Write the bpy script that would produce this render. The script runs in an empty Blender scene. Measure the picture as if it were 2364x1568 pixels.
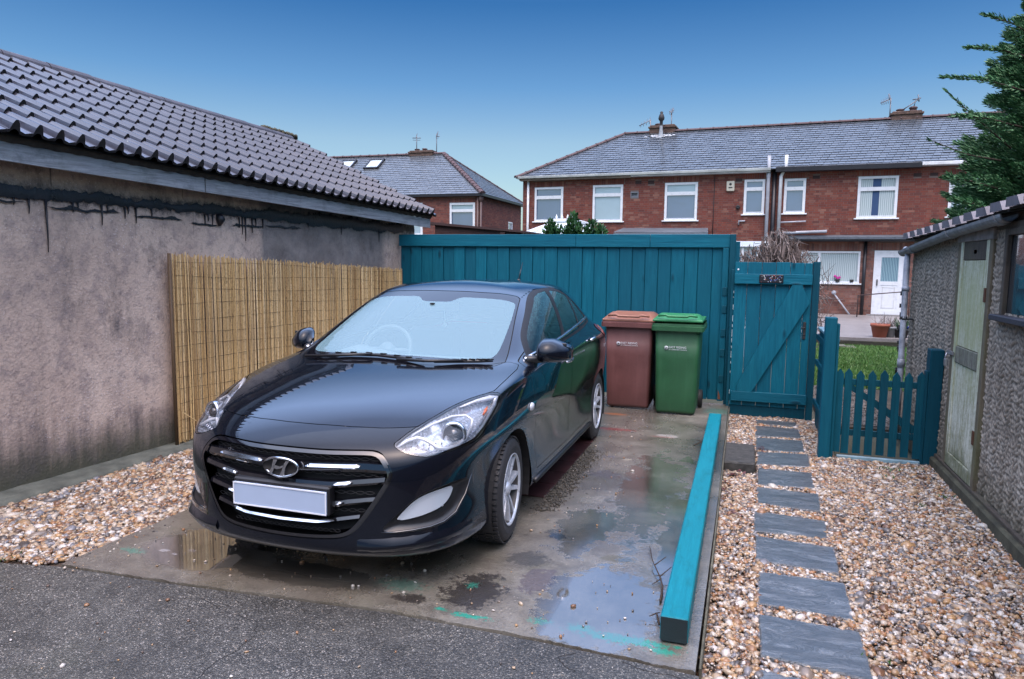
import bpy, bmesh, math, random
import numpy as np
from mathutils import Vector, Matrix, noise
from mathutils.bvhtree import BVHTree
random.seed(7); rng = np.random.default_rng(7)
R = math.radians
sc = bpy.context.scene
col = sc.collection
# ================================================================= camera
cam_data = bpy.data.cameras.new('camera'); cam = bpy.data.objects.new('camera', cam_data); col.objects.link(cam)
cam_data.sensor_width = 36; cam_data.lens = 1640/2364*36; cam_data.clip_start = .05; cam_data.clip_end = 3000
def aim(yaw, pitch, roll, z):
    y, p, r = R(yaw), R(pitch), R(roll)
    fwd = Vector((-math.sin(y)*math.cos(p), math.cos(y)*math.cos(p), -math.sin(p)))
    right = Vector((math.cos(y), math.sin(y), 0)); up = right.cross(fwd)
    r2 = right*math.cos(r)+up*math.sin(r); u2 = -right*math.sin(r)+up*math.cos(r)
    m = Matrix((r2, u2, -fwd)).transposed().to_4x4(); m.translation = Vector((0,0,z))
    cam.matrix_world = m
aim(18.0, 6.2, 0.7, 1.6)
sc.camera = cam
# ================================================================= sky and sun
SUN_EL, SUN_AZ = 66, 165
world = bpy.data.worlds.new('World'); sc.world = world; world.use_nodes = True
wn = world.node_tree; wn.nodes.clear()
def wnode(t, **k):
    n = wn.nodes.new(t)
    for a, b in k.items(): setattr(n, a, b)
    return n
sky = wnode('ShaderNodeTexSky', sky_type='NISHITA', sun_disc=False, sun_elevation=R(SUN_EL), sun_rotation=R(SUN_AZ),
            altitude=0, air_density=1.0, dust_density=1.5, ozone_density=2.5)
tc = wnode('ShaderNodeTexCoord'); sep = wnode('ShaderNodeSeparateXYZ'); ramp = wnode('ShaderNodeValToRGB')
mul = wnode('ShaderNodeMix', data_type='RGBA', blend_type='MULTIPLY'); mul.inputs[0].default_value = 1
bg = wnode('ShaderNodeBackground'); out = wnode('ShaderNodeOutputWorld')
bg.inputs[1].default_value = .10
wn.links.new(tc.outputs['Generated'], sep.inputs[0]); wn.links.new(sep.outputs['Z'], ramp.inputs[0])
wn.links.new(sky.outputs[0], mul.inputs[6]); wn.links.new(ramp.outputs[0], mul.inputs[7])
wn.links.new(mul.outputs[2], bg.inputs[0]); wn.links.new(bg.outputs[0], out.inputs[0])
SKYRAMP = [(0.0,(.66,.71,.68)),(.09,(.66,.71,.68)),(.16,(.60,.66,.65)),(.23,(.34,.52,.63)),(.33,(.125,.33,.51)),(.46,(1.3,1.25,1.2)),(.62,(3.6,3.1,2.75)),(1.0,(4.5,3.85,3.5))]
ramp.color_ramp.elements[0].position = 0; ramp.color_ramp.elements[0].color = (*SKYRAMP[0][1],1)
ramp.color_ramp.elements[1].position = 1; ramp.color_ramp.elements[1].color = (*SKYRAMP[-1][1],1)
for p, c in SKYRAMP[1:-1]:
    e = ramp.color_ramp.elements.new(p); e.color = (*c,1)
sun_data = bpy.data.lights.new('sun', 'SUN'); sun = bpy.data.objects.new('sun', sun_data); col.objects.link(sun)
sun_data.energy = .5; sun_data.angle = R(95); sun_data.color = (1,.99,.975)
_az = R(SUN_AZ); _sd = Vector((math.sin(_az)*math.cos(R(SUN_EL)), math.cos(_az)*math.cos(R(SUN_EL)), math.sin(R(SUN_EL))))
sun.rotation_euler = _sd.to_track_quat('Z','Y').to_euler()
sc.view_settings.view_transform = 'Standard'; sc.view_settings.look = 'None'
sc.view_settings.exposure = 1.2; sc.view_settings.gamma = 1; sc.view_settings.use_curve_mapping = False
sc.render.engine = 'CYCLES'
sc.cycles.max_bounces = 8; sc.cycles.transparent_max_bounces = 12; sc.cycles.caustics_reflective = False; sc.cycles.caustics_refractive = False
# ================================================================= helpers
def prop(o, label=None, cat=None, group=None, kind=None):
    if label: o['label'] = label
    if cat: o['category'] = cat
    if group: o['group'] = group
    if kind: o['kind'] = kind
    return o
def thing(name, label, cat, loc=(0,0,0), rz=0, group=None):
    o = bpy.data.objects.new(name, None); col.objects.link(o); o.empty_display_size = .1
    o.location = loc; o.rotation_euler = (0,0,rz)
    return prop(o, label, cat, group)
class MB:
    """collects shapes and links them as one mesh object"""
    def __init__(s): s.v=[]; s.f=[]; s.m=[]; s.sm=[]
    def add(s, vs, fs, mi=0, smooth=False, M=None):
        b = len(s.v)
        if M is not None: vs = [tuple(M @ Vector(v)) for v in vs]
        s.v += [tuple(v) for v in vs]; s.f += [tuple(i+b for i in f) for f in fs]
        s.m += [mi]*len(fs); s.sm += [smooth]*len(fs); return s
    def box(s, x0,y0,z0,x1,y1,z1, mi=0, M=None, bev=0):
        if bev:
            b = bev
            vs=[];
            for z in (z0,z1):
                for (x,y) in ((x0+b,y0),(x1-b,y0),(x1,y0+b),(x1,y1-b),(x1-b,y1),(x0+b,y1),(x0,y1-b),(x0,y0+b)): vs.append((x,y,z))
            # bevel top and bottom too
            lo=[(min(max(v[0],x0+b),x1-b),min(max(v[1],y0+b),y1-b),v[2]) for v in vs]
            mid0=[(v[0],v[1],z0+b) for v in vs[:8]]; mid1=[(v[0],v[1],z1-b) for v in vs[8:]]
            V=lo[:8]+mid0+mid1+lo[8:]
            F=[tuple(range(7,-1,-1)), tuple(range(24,32))]
            for r in range(3):
                for i in range(8): F.append((r*8+i, r*8+(i+1)%8, r*8+8+(i+1)%8, r*8+8+i))
            return s.add(V,F,mi,False,M)
        V=[(x0,y0,z0),(x1,y0,z0),(x1,y1,z0),(x0,y1,z0),(x0,y0,z1),(x1,y0,z1),(x1,y1,z1),(x0,y1,z1)]
        return s.add(V,[(3,2,1,0),(4,5,6,7),(0,1,5,4),(1,2,6,5),(2,3,7,6),(3,0,4,7)],mi,False,M)
    def tube(s, pts, r, n=8, mi=0, cap=True, M=None, smooth=True):
        pts=[Vector(p) for p in pts]; rs = r if isinstance(r,(list,tuple)) else [r]*len(pts)
        V=[]; F=[]; prev=None
        for i,p in enumerate(pts):
            t=(pts[min(i+1,len(pts)-1)]-pts[max(i-1,0)]).normalized()
            if prev is None:
                a = Vector((0,0,1)) if abs(t.z)<.9 else Vector((1,0,0)); nrm=t.cross(a).normalized()
            else: nrm=(prev-t*prev.dot(t)).normalized()
            prev=nrm; bn=t.cross(nrm)
            for k in range(n):
                a=2*math.pi*k/n; V.append(p+(nrm*math.cos(a)+bn*math.sin(a))*rs[i])
        for i in range(len(pts)-1):
            for k in range(n): F.append((i*n+k,i*n+(k+1)%n,(i+1)*n+(k+1)%n,(i+1)*n+k))
        if cap: F.append(tuple(range(n-1,-1,-1))); F.append(tuple(range((len(pts)-1)*n,len(pts)*n)))
        return s.add(V,F,mi,smooth,M)
    def lathe(s, prof, n=24, mi=0, M=None, smooth=True, closed=False):
        """profile of (r, h) turned about local Z"""
        V=[]; F=[]
        for r_,h in prof:
            for k in range(n):
                a=2*math.pi*k/n; V.append((r_*math.cos(a),r_*math.sin(a),h))
        m=len(prof)
        for i in range(m if closed else m-1):
            j=(i+1)%m
            for k in range(n): F.append((i*n+k,i*n+(k+1)%n,j*n+(k+1)%n,j*n+k))
        return s.add(V,F,mi,smooth,M)
    def prism(s, poly, z0, z1, mi=0, M=None):
        n=len(poly); V=[(p[0],p[1],z0) for p in poly]+[(p[0],p[1],z1) for p in poly]
        F=[tuple(range(n-1,-1,-1)),tuple(range(n,2*n))]+[(i,(i+1)%n,n+(i+1)%n,n+i) for i in range(n)]
        return s.add(V,F,mi,False,M)
    def quad(s, a,b,c,d, mi=0): return s.add([a,b,c,d],[(0,1,2,3)],mi)
    def build(s, name, mats, parent=None, loc=None, rz=0, kind=None):
        me=bpy.data.meshes.new(name); me.from_pydata(s.v,[],s.f)
        for m in (mats if isinstance(mats,(list,tuple)) else [mats]): me.materials.append(m)
        me.polygons.foreach_set('material_index', s.m); me.polygons.foreach_set('use_smooth', s.sm); me.update()
        o=bpy.data.objects.new(name, me); col.objects.link(o)
        if parent: o.parent=parent
        if loc is not None: o.location=loc
        if rz: o.rotation_euler=(0,0,rz)
        if kind: o['kind']=kind
        return o
def link_mesh(name, me, parent=None, loc=(0,0,0), rot=(0,0,0), scale=None):
    o=bpy.data.objects.new(name, me); col.objects.link(o); o.location=loc; o.rotation_euler=rot
    if parent: o.parent=parent
    if scale: o.scale=scale
    return o
def rotM(loc=(0,0,0), rx=0, ry=0, rz=0, s=1):
    from mathutils import Euler
    return Matrix.Translation(loc) @ Euler((rx,ry,rz)).to_matrix().to_4x4() @ Matrix.Scale(s,4)
def copy_tree(o, parent=None):
    c=o.copy(); col.objects.link(c); c.parent=parent
    for ch in list(o.children): copy_tree(ch, c)
    return c
# ================================================================= materials
class NT:
    def __init__(s, name):
        s.mat=bpy.data.materials.new(name); s.mat.use_nodes=True; s.t=s.mat.node_tree; s.t.nodes.clear()
        s.out=s.n('ShaderNodeOutputMaterial'); s.b=s.n('ShaderNodeBsdfPrincipled'); s.l(s.b.outputs[0], s.out.inputs[0])
    def n(s, t, **k):
        nd=s.t.nodes.new(t)
        for a,b in k.items():
            if a=='ins':
                for i,v in b.items(): nd.inputs[i].default_value=v
            else: setattr(nd,a,b)
        return nd
    def l(s,a,b): s.t.links.new(a,b)
    def set(s, **k):
        for a,v in k.items(): s.b.inputs[a.replace('_',' ')].default_value=v
    def coord(s, kind='Object', scale=(1,1,1), rot=(0,0,0), loc=(0,0,0)):
        if kind=='World': o=s.n('ShaderNodeNewGeometry').outputs['Position']
        else: o=s.n('ShaderNodeTexCoord').outputs[kind]
        m=s.n('ShaderNodeMapping'); m.inputs['Scale'].default_value=scale; m.inputs['Rotation'].default_value=rot; m.inputs['Location'].default_value=loc
        s.l(o,m.inputs[0]); return m.outputs[0]
    def noise(s, vec, scale, detail=4, rough=.6, dist=0, w=None):
        n=s.n('ShaderNodeTexNoise'); n.inputs['Scale'].default_value=scale; n.inputs['Detail'].default_value=detail
        n.inputs['Roughness'].default_value=rough; n.inputs['Distortion'].default_value=dist
        if vec is not None: s.l(vec,n.inputs['Vector'])
        return n.outputs[0]
    def vor(s, vec, scale, feature='F1', out='Distance', rnd=1):
        n=s.n('ShaderNodeTexVoronoi', feature=feature); n.inputs['Scale'].default_value=scale; n.inputs['Randomness'].default_value=rnd
        if vec is not None: s.l(vec,n.inputs['Vector'])
        return n.outputs[out]
    def ramp(s, fac, stops, interp='LINEAR'):
        r=s.n('ShaderNodeValToRGB'); r.color_ramp.interpolation=interp; e=r.color_ramp.elements
        while len(e)<len(stops): e.new(.5)
        for i,(p,c) in enumerate(stops):
            e[i].position=p; e[i].color=(*(c if isinstance(c,(tuple,list)) else (c,c,c)),1)
        s.l(fac,r.inputs[0]); return r.outputs[0]
    def mix(s, fac, a, b, blend='MIX'):
        m=s.n('ShaderNodeMix', data_type='RGBA', blend_type=blend)
        for i,v in ((0,fac),(6,a),(7,b)):
            if isinstance(v,(int,float)): m.inputs[i].default_value = v if i==0 else (v,v,v,1)
            elif isinstance(v,tuple): m.inputs[i].default_value=(*v,1)
            else: s.l(v,m.inputs[i])
        return m.outputs[2]
    def math(s, op, a, b=0, clamp=False):
        m=s.n('ShaderNodeMath', operation=op, use_clamp=clamp)
        for i,v in ((0,a),(1,b)):
            if isinstance(v,(int,float)): m.inputs[i].default_value=v
            else: s.l(v,m.inputs[i])
        return m.outputs[0]
    def bump(s, h, strength=.5, dist=.01, normal=None):
        b=s.n('ShaderNodeBump'); b.inputs['Strength'].default_value=strength; b.inputs['Distance'].default_value=dist
        s.l(h,b.inputs['Height'])
        if normal is not None: s.l(normal,b.inputs['Normal'])
        s.l(b.outputs[0], s.b.inputs['Normal']); return b.outputs[0]
    def sheen(s, stops, rough=.1, weight=1.0, tint=(1,1,1), normal=None):
        """a wet film: mirror-like only at grazing angles, as water on a dark surface"""
        gl=s.n('ShaderNodeBsdfGlossy'); gl.inputs[0].default_value=(*tint,1)
        if isinstance(rough,(int,float)): gl.inputs['Roughness'].default_value=rough
        else: s.l(rough,gl.inputs['Roughness'])
        lw=s.n('ShaderNodeLayerWeight'); lw.inputs[0].default_value=.5; f=s.ramp(lw.outputs['Facing'],stops); f=s.math('MULTIPLY',f,weight)
        if normal is not None: s.l(normal,gl.inputs['Normal']); s.l(normal,lw.inputs['Normal'])
        m=s.n('ShaderNodeMixShader'); s.l(f,m.inputs[0]); s.l(s.b.outputs[0],m.inputs[1]); s.l(gl.outputs[0],m.inputs[2]); s.l(m.outputs[0],s.out.inputs[0])
    def base(s, c):
        if isinstance(c,tuple): s.b.inputs['Base Color'].default_value=(*c,1)
        else: s.l(c, s.b.inputs['Base Color'])
    def rough(s, c):
        if isinstance(c,(int,float)): s.b.inputs['Roughness'].default_value=c
        else: s.l(c, s.b.inputs['Roughness'])
def plain(name, c, rough=.5, metal=0, var=.12, scale=8, bump=0, spec=None, coat=0):
    """a material with a little uneven colour and sheen so nothing is flat"""
    t=NT(name); v=t.coord('Object'); n=t.noise(v,scale,5)
    lo=tuple(max(0,x*(1-var)) for x in c); hi=tuple(min(1,x*(1+var)) for x in c)
    t.base(t.ramp(n,[(.3,lo),(.7,hi)])); t.rough(t.ramp(n,[(.3,max(0,rough-.06)),(.7,min(1,rough+.06))]))
    t.set(Metallic=metal)
    if spec is not None: t.set(Specular_IOR_Level=spec)
    if coat: t.set(Coat_Weight=coat)
    if bump: t.bump(t.noise(v,scale*8,4),bump,.004)
    return t.mat
def sdf2(P, poly):
    poly=np.asarray(poly,float); A=poly; B=np.roll(poly,-1,0)
    d=B-A; L=(d*d).sum(1); L[L==0]=1e-12
    rel=P[:,None,:]-A[None]; t=np.clip((rel*d[None]).sum(2)/L,0,1)
    dist=np.sqrt((((rel-t[...,None]*d[None]))**2).sum(2)).min(1)
    y=P[:,1][:,None]; x=P[:,0][:,None]
    c=((A[:,1]>y)!=(B[:,1]>y)); den=np.where(B[:,1]-A[:,1]==0,1e-12,B[:,1]-A[:,1])
    xi=(B[:,0]-A[:,0])*(y-A[:,1])/den+A[:,0]
    ins=(c&(x<xi)).sum(1)%2==1
    return np.where(ins,-dist,dist)
# ================================================================= shared materials
def M_teal(name='teal_paint', dark=1.0, axis='Z', wear=.5):
    t=NT(name); 
    sc_={'Z':(14,14,.8),'X':(.8,14,14),'Y':(14,.8,14)}[axis]
    v=t.coord('Object',sc_); g=t.noise(v,4,8,.65,.6); big=t.noise(t.coord('World'),1.3,4)
    oi=t.n('ShaderNodeObjectInfo')
    c=t.ramp(g,[(.25,(.001*dark,.070*dark,.115*dark)),(.55,(.002*dark,.125*dark,.19*dark)),(.8,(.008*dark,.19*dark,.26*dark))])
    c=t.mix(t.math('MULTIPLY',t.ramp(big,[(.3,0),(.75,1)]),.45),c,(.004*dark,.11*dark,.15*dark))
    c=t.mix(t.math('MULTIPLY',oi.outputs['Random'],.62),c,(.002*dark,.065*dark,.105*dark))
    kn=t.vor(t.coord('Object',(3,3,1.1) if axis=='Z' else (1.1,3,3)),1.6); c=t.mix(t.ramp(kn,[(.05,.85),(.12,0)]),c,(.001,.03,.05))
    if name=='teal_paint_beam': c=t.mix(.5,c,(.004,.20,.225)); c=t.mix(t.ramp(t.noise(t.coord('Object',(3,1,3)),5,7,.75),[(.50,0),(.75,.6)]),c,(.004,.085,.10))
    t.base(c); t.rough(t.ramp(g,[(.3,.45),(.7,.65)])); t.set(Specular_IOR_Level=.22)
    t.bump(t.math('ADD',g,t.math('MULTIPLY',t.ramp(kn,[(.03,1),(.14,0)]),1.5)),.5,.008); return t.mat
TEAL=M_teal(); TEALX=M_teal('teal_paint_rail',1.05,'X'); TEALD=M_teal('teal_paint_dark',.62); TEALB=M_teal('teal_paint_beam',1.5,'Y')
def M_wood(name,a,b,axis='Y',rough=.75,green=.3):
    t=NT(name); sc_={'Z':(12,12,.6),'X':(.6,12,12),'Y':(12,.6,12)}[axis]
    g=t.noise(t.coord('Object',sc_),3,9,.7,1.2); s=t.noise(t.coord('Object'),1.7,4)
    c=t.ramp(g,[(.25,a),(.5,tuple((x+y)/2 for x,y in zip(a,b))),(.75,b)])
    c=t.mix(t.math('MULTIPLY',t.ramp(s,[(.5,0),(.8,1)]),green),c,(.09,.12,.04)); kn=t.vor(t.coord('Object',(2,1.3,6) if axis=='Y' else (1.3,2,6)),1.2); c=t.mix(t.ramp(kn,[(.03,.9),(.10,0)]),c,(.035,.025,.02)); c=t.mix(t.math('MULTIPLY',t.ramp(t.noise(t.coord('Object'),5,6,.75),[(.5,0),(.72,.55)]),1.0),c,tuple(x*.45 for x in a)); t.base(c); t.rough(rough); t.bump(g,.7,.008); return t.mat
def M_render():
    t=NT('wall_render'); v=t.coord('Object'); sep=t.n('ShaderNodeSeparateXYZ'); t.l(v,sep.inputs[0]); y,z=sep.outputs['Y'],sep.outputs['Z']
    n1=t.noise(v,1.1,8,.65,.4); n2=t.noise(v,7,6,.7); n3=t.noise(v,55,4,.7); strk=t.noise(t.coord('Object',(9,9,.7)),1.5,5)
    c=t.ramp(n1,[(.26,(.31,.235,.195)),(.48,(.52,.39,.315)),(.74,(.69,.54,.44))])
    c=t.mix(t.ramp(n2,[(.48,0),(.66,.55)]),c,(.17,.14,.15)); c=t.mix(t.ramp(t.noise(v,24,5,.75),[(.52,0),(.70,.55)]),c,(.12,.10,.10))
    # pebble specks of pinkish white
    sp=t.vor(v,48); c=t.mix(t.math('MULTIPLY',t.ramp(sp,[(.12,1),(.24,0)]),t.ramp(t.noise(v,1.6,3),[(.40,0),(.58,.9)])),c,(.66,.57,.55))
    # damp: dark blotches at mid height, green black foot
    zz=t.math('ADD',z,t.math('MULTIPLY',t.math('SUBTRACT',n1,.5),1.1)); zz=t.math('ADD',zz,t.math('MULTIPLY',t.math('SUBTRACT',strk,.5),.7))
    foot=t.ramp(zz,[(.10,1),(.52,0)]); c=t.mix(t.math('MULTIPLY',foot,.85),c,(.055,.052,.050))
    gfoot=t.ramp(t.math('ADD',z,t.math('MULTIPLY',t.math('SUBTRACT',n2,.5),.5)),[(.05,1),(.32,0)]); c=t.mix(t.math('MULTIPLY',gfoot,.7),c,(.060,.064,.034))
    # grey smoother cement patch towards the far end
    pat=t.math('MULTIPLY',t.ramp(t.math('DIVIDE',y,10),[(.255,0),(.262,1),(.475,1),(.49,0)]),t.ramp(t.math('ADD',z,t.math('MULTIPLY',n1,.2)),[(.35,0),(.9,1)]))
    c=t.mix(t.math('MULTIPLY',pat,.8),c,t.mix(t.ramp(t.noise(v,2.6,7,.7,.5),[(.35,0),(.7,1)]),(.055,.055,.060),(.20,.19,.185)))
    # black bloom of mould
    md=t.math('MULTIPLY',t.ramp(t.noise(t.coord('Object',(1,1.2,.6),loc=(0,.35,0)),2.2,7,.75),[(.55,0),(.72,.8)]),t.ramp(t.math('DIVIDE',z,2),[(.2,.2),(.6,1)])); c=t.mix(md,c,(.045,.042,.045))
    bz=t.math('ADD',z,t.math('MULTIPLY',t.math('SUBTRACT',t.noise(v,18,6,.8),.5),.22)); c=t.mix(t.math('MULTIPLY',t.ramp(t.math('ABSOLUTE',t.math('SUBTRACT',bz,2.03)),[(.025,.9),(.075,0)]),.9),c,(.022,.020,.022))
    drip=t.noise(t.coord('Object',(40,40,.5)),1,2); c=t.mix(t.math('MULTIPLY',t.ramp(drip,[(.68,0),(.72,1)]),t.math('MULTIPLY',t.ramp(t.math('DIVIDE',z,2),[(.8,0),(.98,1)]),.6)),c,(.02,.02,.022))
    t.base(c); t.rough(t.ramp(n2,[(.3,.62),(.8,.9)])); t.bump(t.math('ADD',t.math('MULTIPLY',n3,.9),t.math('MULTIPLY',sp,-.5)),.8,.006); return t.mat
def M_brick(name, cols, var=.5):
    t=NT(name); g=t.n('ShaderNodeNewGeometry'); oi=t.n('ShaderNodeObjectInfo')
    r=t.math('FRACT',t.math('ADD',g.outputs['Random Per Island'],t.math('MULTIPLY',oi.outputs['Random'],7.31)))
    n=len(cols); c=t.ramp(r,[(i/(n-1) if n>1 else 0,x) for i,x in enumerate(cols)],'LINEAR')
    nn=t.noise(t.coord('World'),9,5); c=t.mix(t.math('MULTIPLY',t.ramp(nn,[(.4,0),(.75,1)]),var),c,(.10,.055,.045)); t.base(c); t.rough(.88); t.bump(t.noise(t.coord('World'),45,4),.4,.01); return t.mat
BRICK=M_brick('red_brick',[(.165,.042,.029),(.20,.054,.035),(.14,.037,.028),(.21,.065,.042),(.11,.034,.028),(.19,.046,.030),(.16,.041,.030),(.26,.12,.085),(.18,.045,.03),(.14,.038,.03)])
BRICK2=M_brick('brown_brick',[(.19,.075,.055),(.24,.11,.08),(.14,.06,.05),(.28,.15,.12),(.12,.06,.05)])
BRICKD=M_brick('dull_red_brick',[(.16,.045,.034),(.21,.065,.045),(.12,.038,.034),(.24,.085,.06),(.10,.038,.034)])
MORTAR=plain('mortar',(.16,.125,.11),.95,scale=3)
def M_slate(name,a,b,wet=.35):
    t=NT(name); g=t.n('ShaderNodeNewGeometry'); oi=t.n('ShaderNodeObjectInfo'); r=t.math('FRACT',t.math('ADD',g.outputs['Random Per Island'],t.math('MULTIPLY',oi.outputs['Random'],5.7)))
    c=t.ramp(r,[(0,a),(.5,tuple((x+y)/2 for x,y in zip(a,b))),(1,b)]); nn=t.noise(t.coord('World'),3,5)
    c=t.mix(t.math('MULTIPLY',t.ramp(nn,[(.4,0),(.75,1)]),.15),c,tuple(x*.6 for x in a)); t.base(c); t.rough(wet); t.bump(t.noise(t.coord('World'),30,4),.2,.01); t.sheen([(0,0),(.4,.04),(.7,.16),(1,.4)],.22); return t.mat
SLATE=M_slate('roof_slate',(.050,.061,.074),(.078,.092,.108),.45)
SLATE2=M_slate('roof_slate_b',(.065,.076,.088),(.095,.108,.12),.5)
WHITE=plain('white_upvc',(.72,.75,.78),.3,var=.06)
WHITE2=plain('white_paint_worn',(.62,.64,.65),.55,var=.18,scale=4)
BLACKP=plain('black_gutter',(.012,.012,.016),.4)
GREYP=plain('grey_pipe',(.36,.38,.42),.5,var=.2,scale=5)
IRON=plain('dark_iron',(.02,.02,.022),.6)
TERRA=plain('ridge_terracotta',(.085,.052,.055),.7,var=.3,scale=3)
LEAD=plain('lead_flashing',(.16,.17,.19),.5)
ALU=plain('aerial_metal',(.18,.19,.21),.45,.6)
def M_pane(name, dark, tint=(.10,.13,.17), rough=.05):
    t=NT(name); n=t.noise(t.coord('World'),.9,3); t.base(t.ramp(n,[(.3,tuple(x*.8 for x in tint)),(.7,tint)])); t.rough(rough); t.set(Specular_IOR_Level=1.0,Coat_Weight=1,Coat_IOR=2.1,Coat_Roughness=.02)
    t.bump(t.noise(t.coord('World'),2.5,2),.05,.02); return t.mat
PANE=M_pane('window_pane',1,(.07,.12,.24)); PANEL=M_pane('window_pane_blind',1,(.30,.42,.50),.3)
def M_curtain(name,a,b,sc_=55):
    t=NT(name); w=t.n('ShaderNodeTexWave',wave_type='BANDS',bands_direction='X'); w.inputs['Scale'].default_value=sc_/10; w.inputs['Distortion'].default_value=1.5; t.l(t.coord('Object'),w.inputs[0])
    t.base(t.ramp(w.outputs[1],[(.2,a),(.7,b)])); t.rough(.4); t.set(Coat_Weight=.6,Coat_Roughness=.03); return t.mat
CURT=M_curtain('pale_curtain',(.28,.36,.38),(.50,.58,.58)); CURTB=M_curtain('blue_curtain',(.05,.14,.20),(.30,.45,.50),70)
# ================================================================= ground
def flat(name, poly, z, thick, mat, kind='structure'):
    m=MB(); m.prism(poly, z-thick, z); o=m.build(name, mat); o['kind']=kind; return o
def M_ground():
    t=NT('rough_ground'); v=t.coord('World'); n=t.noise(v,.6,7,.7); t.base(t.ramp(n,[(.3,(.06,.065,.04)),(.7,(.10,.10,.075))])); t.rough(.95); t.bump(t.noise(v,8,5),.5,.03); return t.mat
flat('ground',[(-300,-300),(300,-300),(300,300),(-300,300)],-.20,.5,M_ground())
def M_asphalt():
    t=NT('asphalt'); v=t.coord('World'); big=t.noise(v,.8,6,.65); mid=t.noise(v,9,6,.75)
    ag=t.n('ShaderNodeTexVoronoi'); ag.inputs['Scale'].default_value=95; t.l(v,ag.inputs[0])
    ag2=t.n('ShaderNodeTexVoronoi'); ag2.inputs['Scale'].default_value=210; t.l(v,ag2.inputs[0])
    c=t.ramp(t.math('ADD',t.math('MULTIPLY',big,.6),t.math('MULTIPLY',mid,.5)),[(.36,(.020,.020,.019)),(.55,(.058,.057,.052)),(.72,(.12,.115,.10))])
    s1=t.n('ShaderNodeSeparateColor'); t.l(ag.outputs['Color'],s1.inputs[0]); s2=t.n('ShaderNodeSeparateColor'); t.l(ag2.outputs['Color'],s2.inputs[0])
    m1=t.math('MULTIPLY',t.ramp(s1.outputs[0],[(.86,0),(.88,1)]),t.ramp(ag.outputs['Distance'],[(.30,1),(.42,0)]))
    m2=t.math('MULTIPLY',t.ramp(s2.outputs[0],[(.55,0),(.6,1)]),t.ramp(ag2.outputs['Distance'],[(.35,1),(.5,0)]))
    c=t.mix(t.ramp(t.noise(v,2.2,5,.7),[(.35,.45),(.65,.8)]),c,t.ramp(s2.outputs[0],[(0,(.010,.010,.010)),(.35,(.028,.028,.027)),(.7,(.070,.068,.062)),(.9,(.145,.14,.125)),(1,(.34,.33,.30))])); c=t.mix(t.math('MULTIPLY',m1,.8),c,t.mix(s1.outputs[1],(.24,.20,.15),(.42,.40,.38)))
    moss=t.math('MULTIPLY',t.ramp(t.noise(v,1.7,6,.7),[(.55,0),(.75,1)]),.35); c=t.mix(moss,c,(.045,.05,.028))
    c=t.mix(t.ramp(t.noise(v,1.1,7,.72,.6),[(.46,0),(.62,.6)]),c,(.018,.018,.017)); t.base(c); t.rough(t.ramp(mid,[(.3,.25),(.7,.55)])); t.set(Specular_IOR_Level=.7)
    h=t.math('ADD',t.math('MULTIPLY',ag.outputs['Distance'],-.6),t.math('MULTIPLY',mid,1.2)); h=t.math('ADD',h,t.math('MULTIPLY',ag2.outputs['Distance'],-.3)); t.bump(h,.8,.006); return t.mat
ASPH=M_asphalt()
# front apron: a gently uneven sheet, with a crack left open in it
ax=[(-4.55,-9),(-.10,-9),(-.10,2.735),(-.39,2.755),(-.78,2.775),(-1.5,2.785),(-2.55,2.695),(-3.34,2.655),(-3.42,2.64),(-3.6,2.60),(-3.9,2.55),(-4.55,2.40)]
flat('tarmac_apron',ax,-.008,.25,ASPH)
m=MB(); random.seed(3)
for pth in ([(-1.93,2.42),(-1.925,2.30),(-1.95,2.2),(-1.93,2.05),(-1.97,1.9)],[(-.60,2.74),(-.66,2.68),(-.62,2.63),(-.55,2.6)],[(-.40,2.74),(-.30,2.70),(-.2,2.71),(-.11,2.66)],[(-2.4,2.62),(-2.2,2.55),(-2.0,2.52),(-1.93,2.42)]):
    p2=[]
    for i in range(len(pth)-1):
        for k in range(5):
            f=k/5; p2.append((pth[i][0]*(1-f)+pth[i+1][0]*f+random.uniform(-.006,.006),pth[i][1]*(1-f)+pth[i+1][1]*f+random.uniform(-.004,.004),-.0115))
    m.tube(p2,.0052,5)
m.build('crack',plain('crack_dark',(.012,.012,.012),.9))['kind']='structure'
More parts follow.
